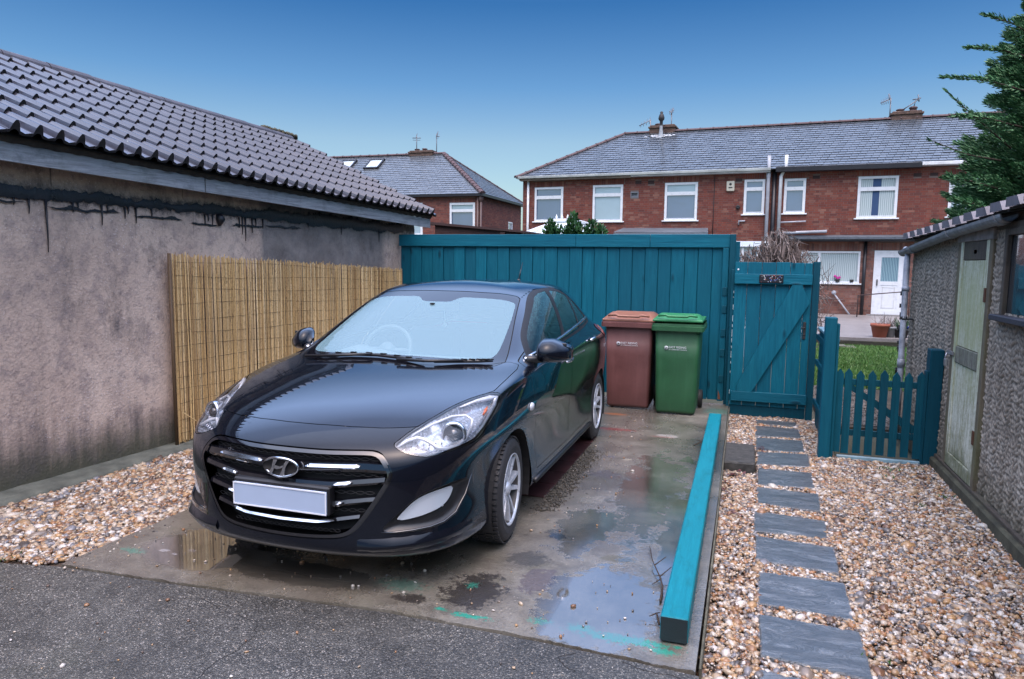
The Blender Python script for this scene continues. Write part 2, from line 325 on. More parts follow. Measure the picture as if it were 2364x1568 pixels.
def M_slab():
    t=NT('wet_concrete'); v=t.coord('World'); sep=t.n('ShaderNodeSeparateXYZ'); t.l(v,sep.inputs[0]); X,Y=sep.outputs['X'],sep.outputs['Y']
    big=t.noise(v,.9,8,.68,.5); mid=t.noise(v,5,7,.72); fine=t.noise(v,60,5,.7); wide=t.noise(t.coord('World',(1,.6,1)),1.5,6,.6)
    c=t.ramp(big,[(.28,(.045,.040,.030)),(.45,(.135,.120,.096)),(.6,(.22,.205,.17)),(.78,(.31,.295,.26))])
    c=t.mix(t.ramp(mid,[(.46,0),(.66,.65)]),c,(.055,.047,.038)); c=t.mix(t.ramp(fine,[(.5,0),(.7,.6)]),c,(.05,.045,.038))
    c=t.mix(t.math('MULTIPLY',t.ramp(t.noise(v,1.9,6,.7),[(.5,0),(.72,1)]),.55),c,(.055,.055,.022))
    sp=t.vor(v,60); s=t.n('ShaderNodeTexVoronoi'); s.inputs['Scale'].default_value=60; t.l(v,s.inputs[0]); sc2=t.n('ShaderNodeSeparateColor'); t.l(s.outputs['Color'],sc2.inputs[0])
    c=t.mix(t.math('MULTIPLY',t.math('MULTIPLY',t.ramp(sc2.outputs[0],[(.86,0),(.9,1)]),t.ramp(sp,[(.16,1),(.26,0)])),.7),c,(.34,.31,.27))
    def blob(cx,cy,rx,ry,rag=.45,nz=mid):
        dx=t.math('DIVIDE',t.math('SUBTRACT',X,cx),rx); dy=t.math('DIVIDE',t.math('SUBTRACT',Y,cy),ry)
        d=t.math('SQRT',t.math('ADD',t.math('MULTIPLY',dx,dx),t.math('MULTIPLY',dy,dy)))
        d=t.math('ADD',d,t.math('MULTIPLY',t.math('SUBTRACT',nz,.5),rag*4)); return d
    rag_n=t.math('ADD',t.math('MULTIPLY',t.noise(v,19,6,.75),.75),t.math('MULTIPLY',mid,.25)); pn=t.math('ADD',t.math('MULTIPLY',t.noise(v,14,6,.7),.45),t.math('MULTIPLY',mid,.55))
    def bm(*a,**k): return t.ramp(blob(*a,**k),[(.80,1),(1.05,0)])
    pud=bm(-.58,3.16,.30,.46,rag=.6,nz=pn); p2=bm(-2.75,3.1,.40,.30,rag=.2,nz=mid); p3=bm(-.55,5.0,.26,1.1,rag=.75); p4=bm(-.85,4.1,.20,.45,rag=.7); p5=bm(-2.1,3.0,.5,.15,rag=.4); p6=bm(-.30,4.2,.12,.9,rag=.6)
    wet=pud
    for p in (p2,t.math('MULTIPLY',p3,.55),t.math('MULTIPLY',p4,.6),t.math('MULTIPLY',p5,.8),t.math('MULTIPLY',p6,.6)): wet=t.math('MAXIMUM',wet,p)
    # stains with their own shape
    def stain(col,a,amt,nzs=None,rag=1.0):
        nzs=nzs or rag_n
        nonlocal c
        c=t.mix(t.math('MULTIPLY',bm(*a,rag=rag,nz=nzs),amt),c,col)
    stain((.018,.015,.015),(-1.18,3.10,.15,.20),.85); stain((.018,.015,.015),(-1.45,2.93,.09,.05),.8); stain((.055,.035,.05),(-.93,3.32,.09,.16),.6)
    stain((.12,.095,.06),(-.75,4.0,.14,.10),.7); stain((.09,.075,.035),(-.60,3.72,.10,.05),.8); stain((.03,.026,.025),(-.98,3.92,.06,.05),.8); stain((.03,.027,.025),(-1.05,3.55,.12,.10),.7)
    teal=(.02,.24,.17); speck=t.noise(v,38,4,.8)
    for a,amt in (((-.42,2.90,.20,.035),.95),((-.62,2.93,.06,.03),.8),((-1.12,2.865,.09,.018),.95),((-1.27,2.885,.03,.015),.9),((-.80,2.93,.05,.03),.6),((-3.12,2.93,.08,.03),.5),((-1.55,3.05,.12,.06),.35),((-.25,2.86,.05,.03),.9),((-1.22,3.16,.03,.03),.5),((-.23,8.0,.12,.16),.5)):
        c=t.mix(t.math('MULTIPLY',bm(*a,rag=1.3,nz=speck),amt),c,teal)
    stain((.28,.035,.035),(-1.15,6.75,.22,.05),.7,speck,.7); stain((.45,.40,.37),(-.62,6.65,.11,.07),.75,speck,.4); stain((.30,.10,.09),(-.66,6.60,.12,.03),.5,speck,.6)
    stain((.35,.12,.04),(-1.25,7.45,.14,.05),.7,speck,.7); stain((.13,.14,.17),(-1.0,5.75,.06,.04),.7); stain((.42,.38,.30),(-.85,5.72,.04,.03),.7); stain((.05,.045,.055),(-.95,5.25,.13,.10),.6)
    stain((.55,.55,.56),(-2.97,2.99,.035,.020),1.0,speck,.5); stain((.5,.5,.52),(-2.88,2.97,.02,.012),1.0,speck,.5); stain((.3,.3,.36),(-2.83,3.04,.03,.018),.8,speck,.5)
    # wet and puddled
    c=t.mix(t.math('MULTIPLY',wet,.45),c,t.mix(.5,c,(.03,.028,.026)))
    t.base(c); damp=t.ramp(wide,[(.35,.16),(.65,.42)])
    t.rough(t.mix(t.ramp(wet,[(.2,0),(.7,1)]),damp,.045)); t.set(Specular_IOR_Level=.55)
    h=t.math('ADD',t.math('MULTIPLY',mid,.9),t.math('MULTIPLY',fine,.6)); b=t.n('ShaderNodeBump'); b.inputs['Distance'].default_value=.008; t.l(h,b.inputs['Height']); t.l(t.mix(t.ramp(wet,[(.15,0),(.6,1)]),.55,.01),b.inputs['Strength']); t.l(b.outputs[0],t.b.inputs['Normal']); gl=t.n('ShaderNodeBsdfGlossy'); gl.inputs[0].default_value=(.9,.93,1,1); lw=t.n('ShaderNodeLayerWeight'); lw.inputs[0].default_value=.5; fz=t.ramp(lw.outputs['Facing'],[(0,.02),(.35,.10),(.5,.38),(.62,.60),(.8,.8),(1,1)]); wam=t.ramp(t.math('ADD',t.math('MULTIPLY',wet,.85),t.ramp(wide,[(.38,.40),(.68,.06)])),[(0,0),(.9,1)]); mxs=t.n('ShaderNodeMixShader'); t.l(t.math('MULTIPLY',fz,wam),mxs.inputs[0]); t.l(t.b.outputs[0],mxs.inputs[1]); t.l(gl.outputs[0],mxs.inputs[2]); t.l(mxs.outputs[0],t.out.inputs[0]); t.l(b.outputs[0],gl.inputs['Normal']); t.l(t.mix(t.ramp(wet,[(.3,0),(.8,1)]),.20,.015),gl.inputs['Roughness'])
    return t.mat
_e=[(-3.335,2.665),(-2.55,2.705),(-1.5,2.795),(-.78,2.785),(-.39,2.765),(-.115,2.745)]; sp_=[]
for _i in range(5):
    for _k in range(30):
        _f=_k/30; _x=_e[_i][0]*(1-_f)+_e[_i+1][0]*_f; _y=_e[_i][1]*(1-_f)+_e[_i+1][1]*_f; sp_.append((_x,_y+.012*noise.noise(Vector((_x*9,0,0)))+.009*noise.noise(Vector((_x*41,3,0)))+(.03*max(0,noise.noise(Vector((_x*5,8,0)))-.25))))
sp_+=[(-.115,2.745),(-.105,5),(-.11,8.46),(-4.3,8.46),(-3.36,5.0),(-3.33,3.5)]
flat('concrete_slab',sp_,0,.25,M_slab())
# red tiles and grit half under the car
m=MB()
for k in range(6):
    y=4.55+k*.305; m.box(-1.52,y,0.002,-1.235+.008*random.random(),y+.297,.010,0,rotM(rz=0),bev=.002)
o=m.build('red_tile_strip',plain('red_tile',(.035,.014,.015),.35,var=.4,scale=5)); o['kind']='structure'
# ---- pebbles
def ico():
    t_=(1+5**.5)/2; v=np.array([(-1,t_,0),(1,t_,0),(-1,-t_,0),(1,-t_,0),(0,-1,t_),(0,1,t_),(0,-1,-t_),(0,1,-t_),(t_,0,-1),(t_,0,1),(-t_,0,-1),(-t_,0,1)],float); v/=np.linalg.norm(v[0])
    f=np.array([(0,11,5),(0,5,1),(0,1,7),(0,7,10),(0,10,11),(1,5,9),(5,11,4),(11,10,2),(10,7,6),(7,1,8),(3,9,4),(3,4,2),(3,2,6),(3,6,8),(3,8,9),(4,9,5),(2,4,11),(6,2,10),(8,6,7),(9,8,1)])
    return v,f
def scatter(name, pts, size, mat, flatness=.62, smooth=True, tilt=.65):
    v,f=ico(); n=len(pts); r=np.random.default_rng(len(pts))
    s=size*r.lognormal(0,.40,n)[:,None]*np.stack([r.uniform(.75,1.35,n),r.uniform(.6,1.0,n),np.full(n,1.)*flatness*r.uniform(.7,1.2,n)],1)
    P=v[None]*s[:,None,:]*(1+r.uniform(-.18,.18,(n,12,1)))
    a=r.uniform(0,2*np.pi,n); tx=r.normal(0,tilt,n); ca,sa=np.cos(a)[:,None],np.sin(a)[:,None]; ct,st=np.cos(tx)[:,None],np.sin(tx)[:,None]
    x,y,z=P[...,0],P[...,1],P[...,2]; y,z=y*ct-z*st,y*st+z*ct; x,y=x*ca-y*sa,x*sa+y*ca
    P=np.stack([x,y,z],2)+np.asarray(pts)[:,None,:]
    F=(f[None]+(np.arange(n)*12)[:,None,None]).reshape(-1,3)
    me=bpy.data.meshes.new(name); me.vertices.add(n*12); me.vertices.foreach_set('co',P.reshape(-1)); me.loops.add(len(F)*3); me.loops.foreach_set('vertex_index',F.reshape(-1).astype(np.int32))
    me.polygons.add(len(F)); me.polygons.foreach_set('loop_start',np.arange(0,len(F)*3,3,dtype=np.int32)); me.polygons.foreach_set('use_smooth',np.full(len(F),smooth)); me.update(calc_edges=True); me.materials.append(mat)
    o=bpy.data.objects.new(name,me); col.objects.link(o); o['kind']='stuff'; return o
def M_pebble():
    t=NT('pebbles'); g=t.n('ShaderNodeNewGeometry'); r=g.outputs['Random Per Island']
    cols=[(.43,.26,.12),(.52,.45,.37),(.13,.125,.125),(.27,.14,.065),(.58,.54,.48),(.34,.22,.12),(.055,.05,.05),(.46,.34,.23),(.17,.085,.045),(.62,.58,.54),(.22,.18,.15),(.40,.30,.20),(.20,.20,.22),(.36,.18,.08),(.09,.055,.04),(.48,.38,.27)]
    c=t.ramp(r,[(i/len(cols),x) for i,x in enumerate(cols)],'CONSTANT'); n=t.noise(t.coord('World'),120,3); c=t.mix(t.math('MULTIPLY',n,.4),c,tuple([.12,.09,.07]))
    t.base(c); t.rough(.28); t.set(Specular_IOR_Level=.6); return t.mat
PEB=M_pebble()
GRIT=plain('gravel_bed_soil',(.055,.038,.026),.95,bump=.8,scale=12)
PAVERS=[((.18,8.16),(.605,8.17),(.595,7.97),(.18,7.96)),((.18,7.83),(.60,7.83),(.605,7.42),(.17,7.37)),((.18,7.31),(.61,7.33),(.60,6.87),(.17,6.80)),((.18,6.73),(.62,6.79),(.60,6.36),(.17,6.29)),((.18,6.19),(.60,6.19),(.59,5.76),(.17,5.70)),
        ((.16,5.63),(.60,5.60),(.575,5.20),(.16,5.23)),((.14,5.07),(.59,5.02),(.565,4.68),(.13,4.67)),((.14,4.58),(.59,4.54),(.575,4.15),(.13,4.19)),((.14,4.04),(.585,4.04),(.58,3.61),(.14,3.64)),((.14,3.52),(.585,3.50),(.585,3.08),(.14,3.13)),((.13,3.02),(.585,2.98),(.58,2.52),(.13,2.56))]
flat('gravel_bed',[(-.10,-1),(1.66,-1),(1.66,6.9),(.85,6.9),(.85,8.5),(-.10,8.5)],-.118,.2,GRIT)
flat('gravel_bed',[(-4.75,2.2),(-3.3,2.5),(-3.3,5.0),(-3.9,8.0),(-4.6,8.0)],-.035,.2,GRIT)
def inside(poly,P): return sdf2(P,poly)<0
n=80000; x=rng.uniform(-.10,1.64,n); y=1.6+rng.beta(1.0,1.0,n)*6.85; P=np.stack([x,y],1)
ok=~((y>6.85)&(x>.84)); ok&=~((x<.17)&(x>-.12)&(y>6.02)&(y<6.82)&(rng.random(n)<.92))
for q in PAVERS: ok&=~(sdf2(P,q)<-.006)
near_tile=np.zeros(n)
P=P[ok]; z=-.107+.009*rng.random(len(P))+.006*np.sin(P[:,0]*9)*np.sin(P[:,1]*5)
scatter('gravel',np.column_stack([P,z]),.0105,PEB)
random.seed(11)
n=30000; x=rng.uniform(-4.6,-3.3,n); y=rng.uniform(2.35,5.6,n); P=np.stack([x,y],1)
ok=sdf2(P,[(-4.50,2.95),(-4.44,4.0),(-4.40,5.6),(-3.32,5.6),(-3.31,3.5),(-3.36,2.78),(-3.48,2.66),(-3.62,2.66),(-3.85,2.60),(-4.2,2.75)])<.012*rng.standard_normal(n)
P=P[ok]; z=-.022+.014*rng.random(len(P))-.012*np.exp(-((P[:,0]+3.33)/.08)**2); scatter('gravel',np.column_stack([P,z]),.0125,PEB)
# loose stones that have wandered on to slab, apron and pavers
pts=[]
for k in range(420):
    q=random.random()
    if q<.35: pts.append((random.uniform(-3.3,-.3),random.uniform(2.8,3.4)**1.0,.004))
    elif q<.6: pts.append((random.gauss(-1.0,.12),random.uniform(3.9,7.4),.006))
    elif q<.85: pts.append((random.uniform(-3.6,-.15),random.uniform(1.6,2.65),-.004))
    else: pts.append((random.uniform(-3.5,-3.2),random.uniform(2.6,3.4),.002))
scatter('loose_stones',np.array(pts),.0055,PEB)
pts=[(random.gauss(-1.17,.045),random.uniform(4.3,5.9),.006) for k in range(1500)]
scatter('grit',np.array(pts),.0055,plain('dark_grit',(.05,.045,.035),.6,var=.8,scale=60))
# ---- slate stepping stones
def M_paver():
    t=NT('slate_paver'); v=t.coord('World',(1,3.2,1)); oi=t.n('ShaderNodeObjectInfo'); vo=t.n('ShaderNodeVectorMath',operation='ADD'); t.l(v,vo.inputs[0]); cb=t.n('ShaderNodeCombineXYZ'); t.l(t.math('MULTIPLY',oi.outputs['Random'],50),cb.inputs[0]); t.l(cb.outputs[0],vo.inputs[1])
    lay=t.noise(vo.outputs[0],3.0,9,.62,1.4); rip=t.ramp(t.math('FRACT',t.math('MULTIPLY',lay,9)),[(0,0),(.75,1),(1,0)]); fi=t.noise(vo.outputs[0],30,5)
    c=t.ramp(lay,[(.3,(.12,.145,.17)),(.5,(.21,.24,.27)),(.7,(.31,.335,.36))]); c=t.mix(t.ramp(rip,[(.0,.75),(.28,0)]),c,(.035,.045,.06)); c=t.mix(t.math('MULTIPLY',oi.outputs['Random'],.3),c,(.11,.135,.145)); c=t.mix(t.ramp(fi,[(.5,0),(.8,.35)]),c,(.06,.075,.09))
    t.base(c); t.rough(t.ramp(fi,[(.3,.30),(.7,.5)])); t.set(Specular_IOR_Level=.6); t.bump(t.math('ADD',t.math('MULTIPLY',rip,.8),t.math('ADD',lay,t.math('MULTIPLY',fi,.25))),1.0,.016); t.sheen([(0,0),(.4,.05),(.7,.25),(1,.6)],.22); return t.mat
PAV=M_paver()
LBL=['pale slate stepping stone against the foot of the teal gate','second slate stepping stone out from the gate, narrow and dark','third slate stepping stone from the gate, beside the dark block','fourth slate stepping stone from the gate, with dead leaves at its corner','fifth slate stepping stone from the gate, just nearer than the dark block','sixth slate stepping stone from the gate, with long ripples','seventh slate stepping stone from the gate, with shell-shaped ripples','eighth slate stepping stone from the gate, bluish and finely ridged','third nearest slate stepping stone, with a pale pebble lying on it','second nearest slate stepping stone, large and smooth blue grey','nearest slate stepping stone, cut off by the bottom of the picture']
for k,q in enumerate(PAVERS):
    cx=sum(p[0] for p in q)/4; cy=sum(p[1] for p in q)/4; n=12; ring=[]
    for i in range(4):
        a,b=q[i],q[(i+1)%4]
        for j in range(n): f=j/n; ring.append((a[0]+(b[0]-a[0])*f-cx+random.uniform(-.003,.003),a[1]+(b[1]-a[1])*f-cy+random.uniform(-.003,.003)))
    ring=ring[::-1]; N_=len(ring); V=[(x*.97,y*.97,0) for x,y in ring]+[(x,y,-.006) for x,y in ring]+[(x,y,-.04) for x,y in ring]
    m=MB(); m.add(V,[tuple(range(N_))]+[(r*N_+i,r*N_+N_+i,r*N_+N_+(i+1)%N_,r*N_+(i+1)%N_) for r in range(2) for i in range(N_)])
    o=m.build('stepping_stone',PAV,loc=(cx,cy,-.092+(.003 if k%2 else 0))); prop(o,LBL[k],'paving stone','slate stepping stones to the gate')
# ---- dark block beside the path
m=MB(); m.box(-.10,6.05,-.12,.155,6.72,-.025,bev=.012); prop(m.build('concrete_block',plain('dark_rough_concrete',(.045,.045,.042),.9,var=.5,scale=25,bump=.9)),'dark rough concrete block between slab and slate path','block')
# ---- beam with concrete edge under it
m=MB(); m.box(-.275,2.93,.008,-.158,7.30,.118,bev=.006); b=m.build('timber_beam',[TEALB]); prop(b,'long teal painted timber beam along the slab edge','beam')
m=MB(); m.box(-.272,2.927,.011,-.161,2.9297,.115); e=m.build('end_grain',plain('dark_end_grain',(.006,.016,.020),.6,bump=.5,scale=20)); e.parent=b
m=MB(); m.box(-.104,2.80,-.2,-.094,8.4,-.012,bev=.002); m.build('slab_edge',plain('mossy_concrete',(.10,.10,.075),.9,var=.5,scale=9,bump=.8))['kind']='structure'
# twigs, leaves
TW=plain('twig_bark',(.035,.022,.015),.8)
def twig(pts,r,label,br=()):
    m=MB(); m.tube([Vector(p) for p in pts],[r*(1-.7*i/(len(pts)-1)) for i in range(len(pts))],6)
    for b_ in br: m.tube(b_,[r*.6,r*.3],5)
    prop(m.build('twig',TW),label,'twig')
twig([(-.31,3.28,.01),(-.315,3.42,.02),(-.34,3.52,.025),(-.40,3.70,.03),(-.44,3.92,.015)],.006,'long thin dark twig with side shoots lying on slab by the beam',[((-.34,3.52,.025),(-.29,3.60,.05)),((-.38,3.64,.03),(-.33,3.72,.05)),((-.33,3.5,.025),(-.37,3.45,.01))])
twig([(-.29,3.06,.008),(-.31,3.12,.03),(-.30,3.17,.01)],.006,'short curled dark twig against the near end of the beam',[((-.31,3.12,.03),(-.34,3.10,.02))])
twig([(-.36,6.35,.01),(-.30,6.42,.03),(-.28,6.5,.02)],.005,'small twig on the slab near the far end of the beam',[((-.30,6.42,.03),(-.35,6.47,.04))])
LEAF=plain('dead_leaf',(.09,.03,.03),.6,var=.4)
m=MB(); random.seed(5)
for k in range(60):
    a=random.choice([(.02,4.9),(.02,5.0),(.17,6.75),(.19,6.82),(-.06,5.6),(-.05,5.4),(.05,5.95),(-.02,5.9)]); x,y=a[0]+random.gauss(0,.035),a[1]+random.gauss(0,.05); s=random.uniform(.012,.03); an=random.uniform(0,6.3)
    m.add([(-s,0,0),(0,-s*.45,.004),(s,0,random.uniform(0,.012)),(0,s*.45,.006)],[(0,1,2,3)],0,False,rotM((x,y,-.085),random.uniform(-.4,.4),random.uniform(-.4,.4),an))
m.build('dead_leaves',LEAF)['kind']='stuff'
# weeds
GRN=plain('weed_green',(.05,.13,.03),.6,var=.4)
m=MB()
for (cx,cy,n,z0) in ((-4.25,2.62,60,0),(-4.05,2.58,40,0),(-3.7,2.62,25,0),(1.25,6.55,25,-.1),(1.18,6.3,10,-.1),(1.3,5.6,10,-.1),(.62,3.3,8,-.1),(1.5,5.9,12,-.1),(1.45,6.65,10,-.1)):
    for k in range(n):
        x,y=cx+random.gauss(0,.05),cy+random.gauss(0,.03); h=random.uniform(.01,.035); a=random.uniform(0,6.3); w=.006; dx,dy=math.cos(a)*w,math.sin(a)*w
        m.add([(x-dx,y-dy,z0),(x+dx,y+dy,z0),(x+random.uniform(-.02,.02),y+random.uniform(-.02,.02),z0+h)],[(0,1,2)])
m.build('weeds',GRN)['kind']='stuff'
# ================================================================= left outbuilding (local frame: y along the wall, x out into the yard)
LB=thing('rendered_outbuilding','long rendered outbuilding with a dark double roman tiled roof, left side','outbuilding',(-4.68,3.34,0),-R(3.5487))
WR=M_render()
m=MB(); 
# wall as a grid so it can be a little uneven
ys=np.linspace(-9,5.62,120); zs=np.linspace(-.15,2.32,26); V=[];F=[]
for i,y in enumerate(ys):
    for j,z in enumerate(zs): V.append((.006*noise.noise(Vector((y*.8,z*.8,1)))+(-.012 if z>2.03 else 0),y,z))
for i in range(len(ys)-1):
    for j in range(len(zs)-1): a=i*26+j; F.append((a,a+26,a+27,a+1))
m.add(V,F,0,True); m.box(-4.2,-9,-.15,-.02,5.62,2.1); wall=m.build('wall',WR,LB)
# tar band of old felt, with runs
TAR=plain('bitumen',(.010,.011,.016),.32,var=.5,scale=9,bump=.8); TAR.node_tree.nodes['Principled BSDF'] if 'Principled BSDF' in TAR.node_tree.nodes else None
m=MB(); random.seed(21); V=[];F=[]; n=520
def tz(y): return (2.055+.018*math.sin(y*2.3)+.040*noise.noise(Vector((y*4,0,3)))+.026*noise.noise(Vector((y*15,0,3)))+.02*noise.noise(Vector((y*47,0,3))) + (.045 if 1.6<y<3.0 else 0)*abs(math.sin(y*4)), 1.985+.014*math.sin(y*1.1)+.022*noise.noise(Vector((y*6,5,3)))+.016*noise.noise(Vector((y*22,5,3)))+.010*noise.noise(Vector((y*60,5,3))))
for k in range(n+1):
    y=-1.5+6.8*k/n; a,b=tz(y)
    if 3.3<y<5.3: a+=.035; b-=.015*abs(math.sin(y*7))
    V+=[(.010,y,a),(.018,y,(a+b)/2),(.010,y,b)]
for k in range(n): F+=[(3*k,3*k+3,3*k+4,3*k+1),(3*k+1,3*k+4,3*k+5,3*k+2)]
m.add(V,F,0,True)
for y,h in [(.30,.10),(.42,.36),(.62,.07),(.66,.04),(.85,.15),(.9,.05),(1.05,.09),(1.08,.05),(1.3,.06),(1.86,.10),(1.9,.06),(1.95,.09),(2.28,.10),(2.32,.16),(2.36,.22),(2.45,.14),(2.5,.08),(3.3,.05),(3.9,.10),(4.7,.16),(.2,.05),(1.15,.12),(2.6,.09)]:
    m.tube([(.010,y,1.99),(.012,y+.002,1.99-h*.6),(.010,y,1.99-h)],[.010,.0055,.003],5)
m.build('tar_strip',TAR,LB)
m=MB(); m.tube([(.015,2.02,2.0),(.028,2.03,1.95),(.02,2.02,1.895)],[.028,.042,.012],8); m.build('tar_lump',TAR,LB)
# a thinner ragged run of tar just under the band, broken in places
m=MB()
for y0,y1,zc in ((.42,1.02,1.945),(1.12,1.62,1.93),(1.70,2.02,1.90),(2.18,2.62,1.915),(2.62,3.2,1.93),(-.9,.3,1.965)):
    V=[];F=[]; N_=50
    for k in range(N_+1):
        y=y0+(y1-y0)*k/N_; e=min(1,6*min(k,N_-k)/N_); a_=noise.noise(Vector((y*9,7,1))); b_=noise.noise(Vector((y*31,3,1))); w=.006+.010*abs(b_)+.010*max(0,a_); w*=e; zz=zc+.014*a_+.006*b_; V+=[(.0115,y,zz+w),(.0115,y,zz-w*1.3)]
    for k in range(N_): F.append((2*k,2*k+2,2*k+3,2*k+1))
    m.add(V,F)
m.build('tar_streak',TAR,LB)
# fascia: eaves line sinks gently away from us
def ez(y): return 2.335-.0255*y
FW=M_wood('weathered_board',(.09,.095,.11),(.42,.45,.49),'Y',.7,.35)
for a,b in ((-9,-1.6),(-1.585,1.68),(1.695,5.70)):
    n=8; V=[];F=[]
    for k in range(n+1):
        y=a+(b-a)*k/n; z=ez(y)-.015
        V+=[(.20,y,z),(.20,y,z-.118),(.172,y,z-.118),(.172,y,z)]
    for k in range(n):
        for q in range(4): F.append((4*k+q,4*k+(q+1)%4,4*k+4+(q+1)%4,4*k+4+q))
    F+=[(0,3,2,1),(4*n,4*n+1,4*n+2,4*n+3)]
    m=MB(); m.add(V,F); m.build('fascia_board',FW,LB)
m=MB()
V=[(-.05,-9,ez(-9)-.06),(.19,-9,ez(-9)-.06),(.19,5.7,ez(5.7)-.06),(-.05,5.7,ez(5.7)-.06)]; m.add(V,[(0,1,2,3)]); m.build('soffit',plain('dark_soffit',(.02,.018,.016),.9),LB)
# mortar bedding under the eave tiles
m=MB(); V=[];F=[]; n=300
for k in range(n+1):
    y=-1.6+7.3*k/n; w=.012*noise.noise(Vector((y*9,2,2)))+.010*math.cos(y*2*math.pi/.15)
    V+=[(.215,y,ez(y)+.045+w),(.232+.006*noise.noise(Vector((y*30,2,2))),y,ez(y)+.02),(.205,y,ez(y)-.016+.4*w)]
for k in range(n): F+=[(3*k,3*k+3,3*k+4,3*k+1),(3*k+1,3*k+4,3*k+5,3*k+2)]
m.add(V,F,0,True); m.build('mortar_bed',plain('dark_mortar',(.035,.030,.027),.95,var=.5,scale=20,bump=.9),LB)
# roof tiles
def M_tile():
    t=NT('roof_tile'); oi=t.n('ShaderNodeObjectInfo'); v=t.coord('World'); n=t.noise(v,2.2,6,.7); f=t.noise(v,40,4); g=t.n('ShaderNodeNewGeometry')
    c=t.ramp(n,[(.3,(.014,.014,.022)),(.7,(.028,.026,.038))]); c=t.mix(t.math('MULTIPLY',oi.outputs['Random'],.35),c,(.045,.038,.048))
    li=t.math('MULTIPLY',t.ramp(t.noise(v,16,3,.8),[(.70,0),(.76,1)]),.8); c=t.mix(li,c,(.40,.42,.36)); mo=t.math('MULTIPLY',t.ramp(t.noise(v,7,5,.8),[(.68,0),(.78,1)]),.8); c=t.mix(mo,c,(.06,.07,.025))
    t.base(c); t.rough(t.ramp(f,[(.3,.26),(.7,.45)])); t.set(Specular_IOR_Level=.5); b_=t.bump(f,.3,.003); t.sheen([(0,.02),(.35,.05),(.6,.17),(.8,.36),(1,.8)],.15,1,(.86,.90,1)); return t.mat
TILE=M_tile(); NOSE=plain('tile_nose_shade_grime',(.012,.011,.013),.9,var=.5,scale=30)  # nose faces: shade under the tile ends painted in dark, with some grime
PITCH=R(25.0); L0=.405; GA=.318
def tile_mesh():
    prof=[(0,.0),(.012,.0),(.022,.020),(.036,.033),(.052,.033),(.066,.020),(.078,.0),(.112,-.006),(.150,.0),(.162,.0),(.172,.020),(.186,.033),(.202,.033),(.216,.020),(.228,.0),(.262,-.006),(.301,.0)]
    V=[];F=[]; n=len(prof)
    for (y,h) in prof: V+=[(0,y,h*2.0+.024),(-L0,y,h*1.6)]           # nose (downslope, lifted), tail
    for (y,h) in prof: V.append((0,y,h*.8+.002))                    # nose underside
    for (y,h) in prof: V.append((-.004,y,h-.016 if False else h-.012))
    for k in range(n-1):
        F.append((2*k,2*k+2,2*k+3,2*k+1)); F.append((2*k,2*n+k,2*n+k+1,2*k+2))
    F.append((1,2*n,0)) ; F.append((2*(n-1),2*n+n-1,2*(n-1)+1))
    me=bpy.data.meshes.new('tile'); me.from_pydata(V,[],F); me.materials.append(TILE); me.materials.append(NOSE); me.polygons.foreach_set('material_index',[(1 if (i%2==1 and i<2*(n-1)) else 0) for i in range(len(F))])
    me.update()
    return me
TM=tile_mesh(); nrow=8
roofz=lambda x,y: ez(y)+.035+(.27-x)*math.tan(PITCH)
random.seed(4); cnt=0
slope=math.atan(.0255)
y_idx=list(range(-1,19))
rows=[]
for r_ in range(nrow):
    for c_ in y_idx:
        y=c_*.30; x=.285-r_*GA*math.cos(PITCH)
        rows.append((r_,c_,x,y))
# keep the ones in view as separate tiles, the others (towards and past the camera) joined
for r_,c_,x,y in rows:
    z=roofz(x,y)
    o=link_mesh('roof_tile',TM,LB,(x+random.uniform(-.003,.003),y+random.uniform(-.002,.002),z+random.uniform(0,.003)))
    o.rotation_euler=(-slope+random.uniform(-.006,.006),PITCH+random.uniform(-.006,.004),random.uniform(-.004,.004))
m=MB(); 
tv=[tuple(v.co) for v in TM.vertices]; tf=[tuple(p.vertices) for p in TM.polygons]
for r_ in range(nrow):
    for c_ in range(-12,-1):
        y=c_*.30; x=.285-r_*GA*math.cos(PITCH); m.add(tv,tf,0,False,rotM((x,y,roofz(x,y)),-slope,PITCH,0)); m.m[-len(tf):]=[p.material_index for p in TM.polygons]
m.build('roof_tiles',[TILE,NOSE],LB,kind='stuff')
RX=.285-nrow*GA*math.cos(PITCH)
m=MB(); V=[(.26,-9,roofz(.26,-9)-.02),(.26,5.68,roofz(.26,5.68)-.02),(RX,5.68,roofz(RX,5.68)-.02),(RX,-9,roofz(RX,-9)-.02),(2*RX-.26,-9,roofz(.26,-9)-.02),(2*RX-.26,5.68,roofz(.26,5.68)-.02)]
m.add(V,[(0,1,2,3),(3,2,5,4)]); m.build('roof_deck',plain('roof_underlay',(.02,.02,.022),.9),LB)
m=MB(); m.add([(-.02,5.62,2.0),(2*RX+.02,5.62,2.0),(RX,5.62,roofz(RX,5.62)-.04),(-.02,5.62,2.30)],[(0,1,2,3)]); m.build('gable',plain('gable_board',(.05,.04,.035),.8),LB)
RT=plain('ridge_tile_dark',(.055,.050,.062),.5,var=.4,scale=6,bump=.6)
def ridge_mesh():
    V=[];F=[]; n=8
    for yy,s_ in ((0,1.0),(.44,1.0)):
        for k in range(n+1):
            a=math.pi*(k/n); V.append((.125*math.cos(a)*s_,yy,.085*math.sin(a)*s_-.005))
    for k in range(n): F.append((k,k+1,n+2+k,n+1+k))
    F.append(tuple(range(n,-1,-1)))
    me=bpy.data.meshes.new('ridge_tile'); me.from_pydata(V,[],F); me.materials.append(RT); me.update(); return me
RM=ridge_mesh()
for k in range(-14,12):
    y=k*.45+.12; o=link_mesh('ridge_tile',RM,LB,(RX,y,roofz(RX,y)+.012+random.uniform(-.003,.004)),(-slope+random.uniform(-.01,.01),0,random.uniform(-.01,.01)))
